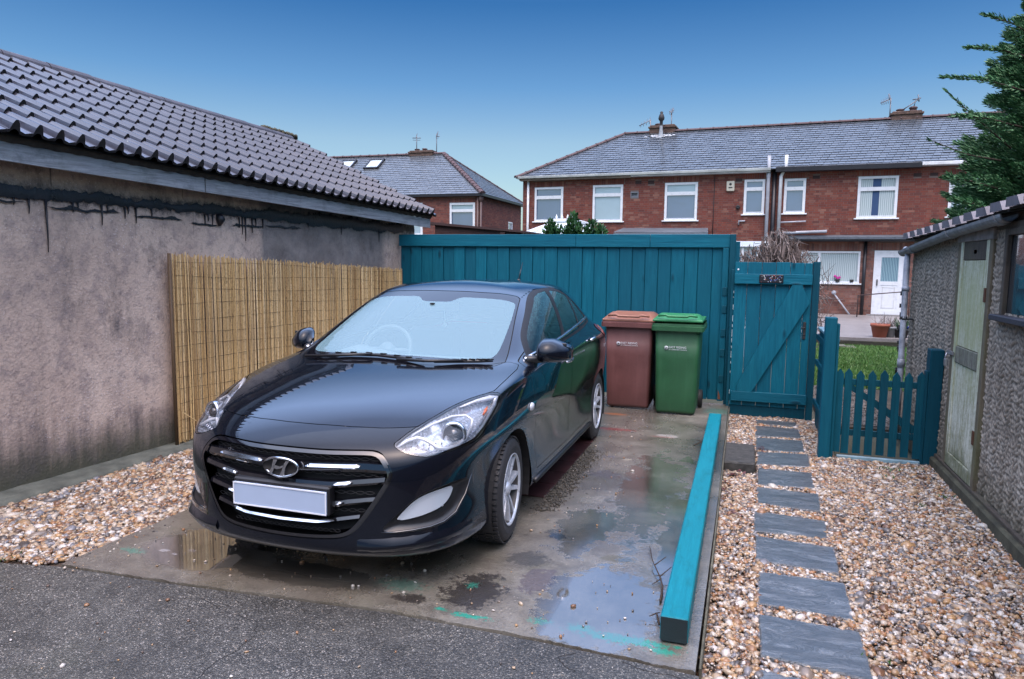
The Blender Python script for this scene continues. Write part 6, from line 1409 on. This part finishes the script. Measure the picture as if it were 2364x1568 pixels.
    # ---- headlight
    HL=[(.514,.171,.72),(.53,.199,.735),(.561,.273,.77),(.596,.344,.796),(.629,.424,.82),(.666,.532,.848),(.709,.637,.868),(.756,.724,.884),(.800,.790,.893),(.838,.835,.885),(.846,.80,.852),
        (.848,.745,.823),(.847,.693,.796),(.843,.624,.765),(.839,.558,.73),(.83,.491,.703),(.804,.398,.688),(.753,.294,.677),(.703,.228,.668),(.660,.193,.668),(.610,.168,.679),(.56,.158,.697)]
    hl=pca_region(HL,smooth=1)
    sh.cut(lambda P:hl(P)-.004,('body',),'lampgap'); sh.cut(hl,('lampgap',),'lens'); sh.cut(lambda P:hl(P)+.007,('lens',),'lensin')
    # ---- fog lamp recess
    FR=[(.500,.057,.333),(.558,.087,.392),(.613,.122,.452),(.666,.164,.495),(.719,.222,.514),(.772,.314,.527),(.812,.435,.522),(.806,.41,.462),(.792,.358,.395),(.776,.311,.355),(.746,.25,.331),(.701,.187,.322),(.631,.125,.320),(.55,.08,.322)]
    frr=pca_region(FR,smooth=1)
    sh.cut(frr,('body',),'fogrec')
    FL=[(.56,.087,.372),(.609,.118,.431),(.642,.144,.468),(.684,.182,.490),(.727,.233,.502),(.774,.322,.506),(.771,.316,.475),(.758,.285,.432),(.736,.244,.411),(.694,.188,.394),(.63,.129,.380)]
    fll=pca_region(FL,smooth=1); sh.cut(fll,('fogrec',),'foglens')
    # ---- hood
    H=[(0,.189),(.09,.191),(.26,.209),(.409,.242),(.467,.262),(.53,.288),(.575,.31),(.62,.40),(.67,.53),(.715,.64),(.765,.745),(.800,.82),(.803,.90),(.806,1.0),(.805,1.222),(.79,1.30),(.74,1.28),(.66,1.19),(.58,1.13),(.45,1.07),(.2,1.03),(0,1.02)]
    Hp=H+[(-x,y) for x,y in reversed(H)][1:-1]
    top=lambda P:(P[:,2]>.70)&(P[:,1]<1.6)&(P[:,2]<1.03)
    hp=plane_region(Hp,(0,1),top)
    sh.cut(lambda P:hp(P)-.0045,('body',),'gap'); sh.cut(hp,('gap',),'hood')
    # ---- windscreen
    W_=[(0,.975),(.2,.985),(.45,1.03),(.60,1.085),(.68,1.17),(.715,1.26),(.700,1.36),(.665,1.54),(.62,1.75),(.585,1.93),(.565,2.04),(.54,2.055),(.3,2.015),(0,2.005)]
    Wp=W_+[(-x,y) for x,y in reversed(W_)][1:-1]
    wtop=lambda P:(P[:,1]<2.4)&(P[:,2]>.9)
    wp=plane_region(Wp,(0,1),wtop)
    sh.cut(lambda P:wp(P)-.006,('body','hood'),'gapw'); sh.cut(wp,('gapw',),'frit')
    C_=[(0,1.165),(.3,1.17),(.5,1.19),(.60,1.225),(.640,1.29),(.642,1.40),(.61,1.69),(.575,1.90),(.56,1.965),(.3,1.93),(.155,1.92),(.125,1.865),(.10,1.845),(0,1.84)]
    Cp=C_+[(-x,y) for x,y in reversed(C_)][1:-1]
    sh.cut(plane_region(Cp,(0,1),wtop,1),('frit',),'wglass')
    # ---- side windows
    side=lambda P:(P[:,0]>.4)
    FWp=[(1.62,1.010),(1.58,1.04),(1.64,1.10),(1.75,1.158),(1.92,1.235),(2.08,1.30),(2.20,1.35),(2.33,1.375),(2.50,1.385),(2.47,1.30),(2.42,1.20),(2.36,1.10),(2.30,1.030)]
    RWp=[(2.60,1.385),(2.80,1.375),(2.97,1.350),(3.07,1.325),(3.02,1.20),(2.97,1.12),(2.95,1.065),(2.41,1.037),(2.48,1.15),(2.54,1.27)]
    QWp=[(3.12,1.31),(3.25,1.255),(3.37,1.165),(3.44,1.095),(3.00,1.068),(3.02,1.12),(3.07,1.20)]
    ALL=[(1.46,.995),(1.52,1.055),(1.60,1.115),(1.72,1.175),(1.883,1.25),(2.065,1.333),(2.20,1.375),(2.35,1.398),(2.6,1.405),(2.82,1.397),(3.0,1.367),(3.15,1.32),(3.30,1.25),(3.43,1.16),(3.54,1.085),(3.30,1.068),(2.95,1.045),(2.41,1.02),(1.9,1.0),(1.50,.992)]
    sh.cut(plane_region(ALL,(1,2),side,1),('body','hood','gap'),'wframe')
    for pg,nm in ((FWp,'sg_front'),(RWp,'sg_rear'),(QWp,'sg_q')): sh.cut(plane_region(pg,(1,2),side,0),('wframe',),nm)
    BG=[(0,3.86),(.30,3.845),(.44,3.82),(.50,3.9),(.53,3.98),(.3,4.08),(0,4.09)]
    BGp=BG+[(-x,y) for x,y in reversed(BG)][1:-1]
    sh.cut(plane_region(BGp,(0,1),lambda P:(P[:,2]>1.05)&(P[:,1]>3.5)),('body',),'backglass')
    # ---- tail lamp
    TL=[(3.60,1.045),(3.75,1.03),(4.0,.99),(4.3,.96),(4.3,.84),(3.95,.87),(3.70,.95),(3.60,1.0)]
    sh.cut(plane_region(TL,(1,2),lambda P:(P[:,0]>.45)&(P[:,1]>3.5)&(P[:,2]<1.06),1),('body',),'tail')
    # ---- doors
    FD=[(1.34,.985),(1.315,.93),(1.305,.86),(1.345,.77),(1.395,.65),(1.425,.5),(1.445,.38),(1.455,.29),(2.30,.285),(2.33,.45),(2.33,.75),(2.33,.985),(2.35,1.04),(2.0,1.05),(1.5,1.03)]
    RD=[(2.345,.285),(3.05,.285),(3.13,.40),(3.20,.60),(3.32,.72),(3.38,.85),(3.38,.985),(3.36,1.07),(2.9,1.06),(2.365,1.05),(2.345,.985),(2.345,.75)]
    for pg,nm in ((FD,'door1'),(RD,'door2')):
        r=plane_region(pg,(1,2),side,0); sh.cut(lambda P:r(P)-.0045,('body','gap'),'gap'); sh.cut(r,('gap',),nm)
    # bumper seams
    def seam(pts,w=.0022,cond=None,ax=(1,2)):
        a=np.array(pts,float)
        def f(P):
            q=P[:,ax]; A=a[:-1];B=a[1:];d=B-A;L=(d*d).sum(1); rel=q[:,None]-A[None]; tt=np.clip((rel*d[None]).sum(2)/L,0,1)
            dist=np.sqrt(((rel-tt[...,None]*d[None])**2).sum(2)).min(1); return np.where(cond(P),dist-w,1.)
        return f
    sh.cut(seam([(.558,.715),(.70,.66),(.79,.61)],cond=lambda P:P[:,0]>.7),('body',),'gap')
    sh.cut(seam([(3.70,.95),(3.72,.80),(3.82,.66)],cond=lambda P:P[:,0]>.6),('body',),'gap')
    sh.cut(seam([(.57,2.06),(.585,2.5),(.575,3.0),(.52,3.55)],w=.004,cond=lambda P:P[:,2]>1.2,ax=(0,1)),('body',),'gap')
    # lower bumper is a panel of its own, so are bonnet, wings, doors
    sh.cut(lambda P:np.where((P[:,1]<.80)&(P[:,2]<.735),P[:,1]*0-1,1.),('body','lip'),'bumper')
    body=sh.build(('body','lip'),'body',paint,root)
    sh.build(('bumper','grille_rim'),'bumper',paint,root)
    hood=sh.build(('hood',),'bonnet',paint,root)
    sh.build(('gap','lampgap','gapw'),'panel_gap',dark,root,off=-.006)
    sh.build(('grille_gap',),'grille_surround',gloss,root,off=-.010)
    grl=thing('grille',None,None); grl.parent=root
    frm=sh.build(('grille_frame',),'grille_frame',gloss,root,off=.002)
    bpy.data.objects.remove(grl)
    gr=sh.build(('grille_hole',),'grille',dark,root,fn=lambda P,N:P+np.array([0,.07,0]))
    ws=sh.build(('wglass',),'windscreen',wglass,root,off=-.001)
    sh.build(('frit',),'windscreen_border',gloss,ws,off=-.0015)
    sh.build(('backglass',),'rear_window',sglass,root)
    for sd in (1,-1):
        for tg,nm in (('door1','front_door'),('door2','rear_door')):
            d=sh.build((tg,),nm,paint,root,sides=(sd,))
            if tg=='door1': fdoor=d
            # handle
            y0,z0=(2.20,.888) if tg=='door1' else (3.10,.955)
            m=MB(); pts=[]
            for k in range(9):
                tt=k/8; yy=y0-.085+.17*tt; p=near(.88*sd,yy,z0+.012*tt,.012+.022*math.sin(math.pi*tt)); pts.append(p)
            m.tube(pts,[.008]+[.0135]*7+[.008],8); m.build('handle',chrome,d)
        sh.build(('wframe',),'window_frame',satin,root,sides=(sd,),off=-.002)
        for tg in ('sg_front','sg_rear','sg_q'): sh.build((tg,),'side_window',sglass,root,sides=(sd,),off=-.004)
        m=MB(); m.tube([near(.8*sd,y,z,.004) for y,z in [(1.42+.2*k,.998+.0075*k+ .0007*k*k) for k in range(11)]],.012,6); m.build('belt_trim',chrome,root)
        sh.build(('tail',),'tail_light',redl,root,sides=(sd,),off=.004)
        # headlight
        L=sh.build(('lens','lensin'),'headlight',lens,root,sides=(sd,),off=.0005)
        def bowl(P,N,hl=hl):
            d=np.clip(-hl(P)*1.6,0,.062); return P-N*d[:,None]*1.0
        sh.build(('lensin',),'reflector',refl,L,sides=(sd,),fn=bowl)
        sh.build(('lens',),'lamp_edge',gloss,L,sides=(sd,),off=-.004)
        pc=near(.748*sd,.395,.770,-.045)
        ax=Vector((.30*sd,-.93,.12)).normalized(); Mq=Matrix.Translation(pc)@ax.to_track_quat('Z','Y').to_matrix().to_4x4()
        m=MB(); m.lathe([(.066,-.03),(.066,.016),(.060,.026),(.052,.026),(.046,.004),(.036,-.004)],32,0,Mq); m.build('projector_ring',chrome,L)
        m=MB(); m.lathe([(.037,-.01),(.036,.004),(.030,.018),(.018,.028),(.0005,.032)],24,0,Mq); m.build('projector_lens',gloss,L)
        def path(pts,off): return [near(x*sd,y,z,off) for x,y,z in pts]
        band=[(.530,.178,.715),(.56,.225,.745),(.600,.262,.757),(.640,.268,.748),(.675,.268,.730),(.709,.268,.706),(.749,.300,.694),(.785,.352,.698),(.806,.414,.722),(.814,.481,.765),(.795,.525,.805),(.75,.530,.830),(.69,.48,.830),(.63,.385,.800),(.575,.285,.768),(.532,.195,.728)]
        m=MB(); m.tube(path(band[:10],-.020),[.003]+[.010]*8+[.007],8); m.tube(path(band[9:],-.022),[.007]*6+[.003],8); m.build('lamp_band',white,L)
        drl=[(.700,.575,.848),(.750,.675,.865),(.800,.755,.872),(.826,.790,.866),(.835,.745,.838),(.838,.665,.800),(.836,.575,.755),(.825,.50,.722)]
        m=MB(); m.tube(path(drl,-.014),[.004,.010,.015,.015,.012,.009,.007,.004],8); m.build('running_light',white,L)
        if sd>0: m=MB(); m.tube(path([(.818,.70,.840),(.822,.67,.825),(.824,.63,.805)],-.03),[.003,.009,.004],8); m.build('turn_lamp',amber,L)
        # dark trim below the projector
        m=MB()
        for k in range(7):
            a=(.565+.024*k,.178+.020*k,.700-.003*k); m.tube(path([a,(a[0]+.006,a[1]+.01,a[2]+.045)],-.03),.004,5)
        m.build('lamp_fluting',dchrome,L)
        # fog lamp
        def rec(P,N): d=np.clip(-frr(P)*.9,0,.022); return P-N*d[:,None]
        Fg=sh.build(('fogrec',),'fog_lamp_recess',black,root,sides=(sd,),fn=rec)
        def recl(P,N): d=np.clip(-frr(P)*.9,0,.022); return P-N*(d[:,None]*.45)
        fo=sh.build(('foglens',),'fog_lamp',fogl,root,sides=(sd,),fn=recl)
        def bowl2(P,N): d=np.clip(-frr(P)*.9,0,.022)*.45+np.clip(-fll(P)*.9,0,.018); return P-N*d[:,None]
        sh.build(('foglens',),'reflector',fogr,fo,sides=(sd,),fn=bowl2)
        m=MB()
        for k in range(11):
            tq=k/10; p=near((.585+.165*tq)*sd,.10+.155*tq,.388+.028*tq,-.016); m.lathe([(.006,-.004),(.006,.002),(.0005,.004)],8,0,Matrix.Translation(p)@Vector((.5*sd,-.85,0)).to_track_quat('Z','Y').to_matrix().to_4x4())
        m.build('running_light',white,fo)
        pts=[(.505,.058,.322),(.57,.09,.322),(.640,.131,.326),(.70,.19,.330),(.748,.25,.340),(.785,.32,.368),(.806,.40,.44),(.822,.45,.53)]
        m=MB(); m.tube([near(x*sd,y,z,.0) for x,y,z in pts],[.002,.006,.007,.007,.007,.007,.006,.002],6); m.build('recess_trim',gloss,Fg)
        # chin blade: a lip that stands out of the bumper
        BL=[(.40,.025,.262),(.47,.044,.263),(.56,.080,.268),(.64,.128,.272),(.70,.180,.276),(.755,.25,.280),(.795,.34,.284),(.820,.44,.286)]
        V=[];Fq=[]
        for k,(x,y,z) in enumerate(BL):
            w=math.sin(math.pi*min(1,(k+.15)/5.5))*.5+.3 if k<7 else .12
            pt=near(x*sd,y,z+.036,-.004); pm=near(x*sd,y,z-.002,.030*w); pm2=near(x*sd,y,z-.014,.032*w); pb=near(x*sd,y,z-.05,-.004); V+=[pt,pm,pm2,pb]
        for k in range(len(BL)-1):
            for q in range(3): Fq.append((4*k+q,4*k+q+1,4*k+5+q,4*k+4+q))
        m=MB(); m.add(V,Fq,0,True); m.build('chin_blade',paint,root)
        # mirror
        mr=MB(); V=[];Fm=[]
        prof=[(.835,1.545,1.015,.020,.030),(.85,1.54,1.030,.060,.062),(.88,1.545,1.038,.085,.076),(.94,1.565,1.036,.090,.074),(.99,1.60,1.026,.080,.062),(1.03,1.64,1.017,.066,.050),(1.045,1.665,1.012,.045,.036)]
        n=16
        for (x,y,z,a,b_) in prof:
            for k in range(n):
                an=2*math.pi*k/n; ca,sa=math.cos(an),math.sin(an)
                yy=y+a*ca*(1.0 if ca<0 else .55); zz=z+b_*(abs(sa)**.48)*(1 if sa>0 else -1); V.append((x*sd,yy+(.75*(zz-z) if zz>z-.02 else 0),zz))
        for i in range(len(prof)-1):
            for k in range(n): Fm.append((i*n+k,i*n+(k+1)%n,(i+1)*n+(k+1)%n,(i+1)*n+k))
        Fm.append(tuple(range(n))); Fm.append(tuple(range((len(prof)-1)*n,len(prof)*n)))
        mr.add(V,Fm,0,True); mo=mr.build('door_mirror',paint,root)
        m=MB(); m.tube([(.79*sd,1.44,.985),(.84*sd,1.49,.985),(.90*sd,1.55,.985)],[.032,.026,.024],10); m.box(*((.86,1.600,.98,1.02,1.612,1.085) if sd>0 else (-1.02,1.600,.98,-.86,1.612,1.085)),bev=.005); m.build('mirror_base',black,mo)
        # side repeater
        p=near(.886*sd,1.27,.725,.006); m=MB(); m.lathe([(.026,-.004),(.022,.006),(.0005,.010)],16,0,Matrix.Translation(p)@Matrix.Rotation(R(90*sd),4,'Y')@Matrix.Scale(1.5,4,(0,1,0))); m.build('side_repeater',white,root)
        # wheel arch liner and sill
        for wy,wz in WH:
            m=MB(); V=[];Fl=[]
            for k in range(25):
                an=math.pi*(-.12+1.24*k/24); c_,s_=math.cos(an),math.sin(an)
                V+=[(.80*sd,wy+.035+.362*c_,.285+.362*s_),(.50*sd,wy+.035+.362*c_,.285+.362*s_),(.862*sd,wy+.035+.359*c_,.285+.359*s_)]
            for k in range(24): Fl+=[(3*k,3*k+3,3*k+4,3*k+1),(3*k,3*k+2,3*k+5,3*k+3)]
            m.add(V,Fl); m.box(*sorted((.47*sd,.50*sd))[:1],wy-.36,.16,sorted((.47*sd,.50*sd))[1],wy+.36,.68); m.build('arch_liner',dark,root)
        m=MB(); m.tube([near(.86*sd,y,.225,.004) for y in (1.40,1.5,2.0,2.5,3.0,3.14)],.018,6); m.build('sill_trim',black,root)
        # wheels
        for k,(wy,wz) in enumerate(WH):
            w=thing('wheel',None,None,(.775*sd,wy,wz),R(4) if k==0 else 0); w.parent=root; w.scale=(.96,.96,.96)
            Mx=Matrix.Rotation(R(90*sd),4,'Y')
            m=MB(); prof=[(.208,-.075),(.215,-.088),(.240,-.098),(.280,-.096),(.300,-.086),(.309,-.072),(.313,-.03),(.313,.03),(.309,.072),(.300,.088),(.283,.099),(.262,.103),(.258,.105),(.254,.103),(.232,.103),(.217,.097),(.208,.088)]
            m.lathe(prof,64,0,Mx)
            for q in range(60):   # tread blocks
                for h0 in (-.07,-.024,.024,.07):
                    a=2*math.pi*(q+(.5 if h0>0 else 0))/60; m.box(-.0095,-.018,.310,.0095,.018,.318,0,Mx@Matrix.Rotation(a,4,'Z')@Matrix.Translation((0,0,0))@Matrix(((0,0,1,0),(1,0,0,0),(0,1,0,h0),(0,0,0,1))))
            m.build('tyre',rub,w)
            m=MB(); m.lathe([(.208,.088),(.213,.096),(.216,.100),(.212,.102),(.206,.098),(.201,.088)],64,0,Mx); m.lathe([(.201,.088),(.196,.06),(.19,.03),(.184,-.08)],64,1,Mx); rim=m.build('rim',[alloy,barrel],w)
            m=MB()
            for q in range(5):
                for s2 in (-1,1):
                    a=2*math.pi*q/5+.3; da=s2*.235
                    i0=(.030,a+s2*.30); o0=(.203,a+da)
                    w0,w1=.014,.017
                    p0=Vector((i0[0]*math.cos(i0[1]),i0[0]*math.sin(i0[1]),.070)); p1=Vector((o0[0]*math.cos(o0[1]),o0[0]*math.sin(o0[1]),.088))
                    dr=(p1-p0).normalized(); sdv=Vector((-dr.y,dr.x,0)).normalized()
                    pm=(p0+p1)/2+Vector((0,0,.004)); V=[]
                    for p_,ww in ((p0,w0),(pm,.0135),(p1,w1)):
                        V+=[p_-sdv*ww-Vector((0,0,.03)),p_-sdv*ww*.75,p_+sdv*ww*.75,p_+sdv*ww-Vector((0,0,.03))]
                    Fs=[]
                    for r_ in range(2):
                        for c in range(3): Fs.append((4*r_+c,4*r_+c+1,4*r_+c+5,4*r_+c+4))
                    m.add(V,Fs,0,False,Mx)
            m.build('spokes',alloy,rim)
            m=MB(); m.lathe([(.045,.05),(.045,.072),(.032,.082),(.028,.086),(.0005,.088)],24,0,Mx)
            for q in range(5):
                a=2*math.pi*q/5; m.lathe([(.008,.05),(.008,.073),(.0005,.075)],8,0,Mx@Matrix.Translation((.062*math.cos(a),.062*math.sin(a),0)))
            m.build('hub_cap',alloy,rim)
            m=MB(); m.lathe([(.15,-.05),(.15,-.02),(.06,-.016),(.06,.025),(.0005,.025)],32,0,Mx); m.lathe([(.185,-.10),(.10,-.10),(.0005,-.10)],32,0,Mx); m.build('brake_disc',plain('brake_iron',(.018,.017,.016),.7,.2) if 'brake_iron' not in bpy.data.materials else bpy.data.materials['brake_iron'],w)
    # ---- underside
    m=MB(); m.prism([(-.74,.52),(-.70,.36),(-.45,.12),(-.2,.06),(.2,.06),(.45,.12),(.70,.36),(.74,.52)],.19,.20); m.box(-.48,.5,.185,.48,1.42,.195); m.box(-.80,1.40,.175,.80,3.12,.19); m.box(-.48,3.1,.175,.48,3.95,.19); m.box(-.78,3.9,.20,.78,4.18,.215); m.build('underside',dark,root)
    # ---- grille bars
    def bar(name, zf, x0, x1, hh, proud, mat, parent, hf=None, n=28):
        V=[];Fb=[]
        for k in range(n+1):
            x=x0+(x1-x0)*k/n; z=zf(x); y=front_y(x,min(max(z,.29),.69)); h=hf(x) if hf else hh
            V+=[(x,y+.05,z+h),(x,y+.012-proud,z+h*.9),(x,y-proud+.004,z-h*.3),(x,y+.010-proud,z-h),(x,y+.05,z-h)]
        for k in range(n):
            for q in range(4): Fb.append((5*k+q,5*k+5+q,5*k+6+q,5*k+1+q))
        m=MB(); m.add(V,Fb,0,False); return m.build(name,mat,parent)
    def zl(pts):
        xs=[p[0] for p in pts]; zs=[p[1] for p in pts]; return lambda x: float(np.interp(abs(x),xs,zs))
    bars=[(zl([(0,.608),(.13,.614),(.40,.624),(.53,.618)]),.530,.022,[(.125,.395,.011)]),
          (zl([(0,.533),(.26,.536),(.33,.545),(.37,.552),(.51,.566)]),.512,.016,[(.275,.365,.010)]),
          (zl([(0,.440),(.29,.446),(.34,.458),(.46,.474)]),.470,.014,[(.285,.325,.008)]),
          (zl([(0,.350),(.20,.354),(.27,.366),(.32,.376),(.40,.390)]),.402,.012,[(-.29,.29,.008)])]
    for zf,xm,h,chs in bars:
        b=bar('grille_bar',zf,-xm,xm,h,-.004,gloss,gr)
        for a,c,hh in chs:
            spans=[(a,c)] if a<0 else [(a,c),(-c,-a)]
            for (p,q) in spans: bar('chrome_insert',lambda x,zf=zf,h=h:zf(x)+h*.25,p,q,hh,.008,chrome,b,hf=lambda x,p=p,q=q,hh=hh: hh*min(1,.25+6*min(abs(x-p),abs(q-x))/.15) )
    m=MB()
    for z0 in (.675,.655,.585,.500,.31,.415):
        for s_ in (0,1):
            pts=[]
            xm={.675:.43,.655:.47,.585:.50,.500:.46,.31:.30,.415:.42}[z0]
            for k in range(81):
                x=-xm+2*xm*k/80; pts.append((x,front_y(x,z0)+.035,z0+.008*math.sin(k*math.pi/4+math.pi*s_)))
            m.tube(pts,.0018,4)
    m.build('grille_mesh',black,gr)
    # ---- emblem: oval ring and slanted letter
    m=MB(); yb=-.012; ring=[]
    for k in range(41):
        a=2*math.pi*k/40; ring.append((.094*math.cos(a),yb+.018*abs(math.cos(a)),.608+.046*math.sin(a)))
    m.tube(ring,.0065,8,cap=False)
    def stroke(pts,ws):
        V=[];Fk=[]
        for (x,z),w in zip(pts,ws):
            V+=[(x-w,yb-.004,z),(x+w,yb-.004,z),(x+w,yb+.008,z),(x-w,yb+.008,z)]
        for k in range(len(pts)-1):
            for q in range(4): Fk.append((4*k+q,4*k+(q+1)%4,4*k+4+(q+1)%4,4*k+4+q))
        m.add(V,Fk,0,False)
    stroke([(-.052,.572),(-.040,.588),(-.031,.606),(-.026,.624),(-.016,.646)],[.010,.009,.0075,.008,.012])
    stroke([(.016,.570),(.026,.592),(.031,.610),(.040,.628),(.052,.644)],[.012,.008,.0075,.009,.010])
    V=[(-.034,yb-.004,.606),(-.01,yb-.004,.598),(.034,yb-.004,.612),(.034,yb-.004,.624),(.008,yb-.004,.613),(-.030,yb-.004,.620)]
    m.add(V,[(0,1,2,3,4,5)])
    em=m.build('emblem',chrome,root)
    m=MB(); m.lathe([(.0005,0),(1,0),(1,.006)],40,0,Matrix.Translation((0,yb+.010,.608))@Matrix.Rotation(R(90),4,'X')@Matrix.Diagonal((.094,.046,1,1))); m.build('emblem_back',dark,em)
    # ---- number plate (blank)
    m=MB(); m.box(-.262,-.014,.401,.262,-.004,.514,0,Matrix.Translation((0,-.004,0)),bev=.004); pl=m.build('number_plate',plain('plate_face',(.36,.44,.58),.35,var=.03),root)
    m=MB()
    for x0,z0,x1,z1 in ((-.262,.508,.262,.514),(-.262,.401,.262,.407),(-.262,.407,-.256,.508),(.256,.407,.262,.508)): m.box(x0,-.021,z0,x1,-.0185,z1)
    m.build('plate_rim',plain('plate_rim',(.72,.74,.80),.3),pl)
    m=MB(); m.box(-.270,-.008,.395,.270,.05,.534,bev=.008); m.build('plate_holder',black,root)
    # ---- cowl and wipers
    m=MB(); V=[];Fc=[]
    for k in range(33):
        x=-.72+1.44*k/32; p=near(x,1.0+.22*(abs(x)/.72)**2.2,.975,-.012); q=near(x,1.13+.13*(abs(x)/.72)**2.2,.99,-.010); V+=[p,q]
    for k in range(32): Fc.append((2*k,2*k+2,2*k+3,2*k+1))
    m.add(V,Fc,0,True); m.build('cowl',black,root)
    for pts,arm in (([(-.50,1.085,.99),(-.30,1.115,1.0),(-.08,1.115,1.005),(.12,1.09,.995),(.27,1.055,.985)],[(-.56,1.05,.975),(-.30,1.065,.985),(-.115,1.10,1.0)]),
                ([(.33,1.065,.985),(.46,1.12,.995),(.58,1.165,1.0),(.66,1.20,1.0)],[(.10,1.03,.975),(.30,1.05,.98),(.5,1.12,.995)])):
        m=MB(); m.tube([near(x,y,z,.014) for x,y,z in pts],[.006]+[.011]*(len(pts)-2)+[.005],6); m.tube([near(x,y,z,.024) for x,y,z in arm],[.010,.010,.008],6)
        for k in range(8):
            tq=(k+.5)/8; i=min(len(pts)-2,int(tq*(len(pts)-1))); f_=tq*(len(pts)-1)-i; a=pts[i];b_=pts[i+1]; p=near(*[a[c]*(1-f_)+b_[c]*f_ for c in range(3)],.026); m.box(-.02,-.006,-.004,.02,.006,.004,0,Matrix.Translation(p))
        m.build('wiper',black,root)
    # ---- roof aerial
    m=MB(); m.lathe([(.022,0),(.018,.012),(.008,.02)],12,0,Matrix.Translation((.10,3.50,1.428))); m.tube([(.10,3.50,1.44),(.10,3.62,1.60)],[.006,.003],6); m.build('aerial',black,root)
    m=MB(); m.box(-.015,-.01,-.006,.015,.01,.006,0,Matrix.Translation(near(-.01,1.80,1.30,.003))); m.build('washer_jet',dark,root)
    # ---- cabin
    m=MB(); m.box(-.70,1.30,.80,.70,1.72,.94,bev=.04); m.tube([(-.66,1.45,.90),(-.38,1.42,.965),(-.1,1.45,.93),(.6,1.45,.93)],[.05,.07,.05,.05],10); m.build('dashboard',plain('dash_grey',(.16,.17,.18),.6),root)
    m=MB(); pts=[]
    Ms=Matrix.Translation((-.37,1.80,.95))@Matrix.Rotation(R(65),4,'X')
    for k in range(25):
        a=2*math.pi*k/24; pts.append(Ms@Vector((.185*math.cos(a),.185*math.sin(a),0)))
    m.tube(pts,.016,8,cap=False); m.tube([Ms@Vector((-.18,0,0)),Ms@Vector((.18,0,0))],.02,8); m.tube([Ms@Vector((0,-.18,0)),Ms@Vector((0,0,0))],.02,8); m.lathe([(.06,-.02),(.06,.02),(.0005,.03)],16,0,Ms); m.build('steering_wheel',plain('wheel_rim_grey',(.13,.135,.14),.5),root)
    for x in (-.37,.37):
        m=MB(); m.box(-.25,0,.30,.25,.50,.48,0,Matrix.Translation((x,2.0,0)),bev=.05)
        m.box(-.24,-.06,0,.24,.07,.62,0,Matrix.Translation((x,2.50,.46))@Matrix.Rotation(R(-16),4,'X'),bev=.05)
        st=m.build('seat',seatm,root)
        m=MB(); m.box(-.13,-.05,0,.13,.05,.19,0,Matrix.Translation((x,2.70,1.13))@Matrix.Rotation(R(-12),4,'X'),bev=.035); m.build('headrest',seatm,st)
    m=MB(); m.box(-.62,3.05,.32,.62,3.45,.50,bev=.05); m.box(-.62,3.42,.5,.62,3.56,1.02,bev=.05); m.build('rear_seat',seatm,root)
    m=MB(); m.box(-.80,1.3,.26,.80,3.6,.30); m.box(-.72,3.45,.7,.72,4.0,.74); m.build('cabin_floor',dark,root)
    m=MB(); m.box(-.11,0,-.03,.11,.02,.03,0,Matrix.Translation((0,1.98,1.27))); m.tube([(0,1.99,1.27),(0,2.0,1.16)],.002,4); m.lathe([(.0005,0),(.02,.02),(.0005,.05)],8,0,Matrix.Translation((0,2.0,1.11))); m.build('interior_mirror',plain('ornament',(.5,.5,.5),.4),root)
    return root
build_car()
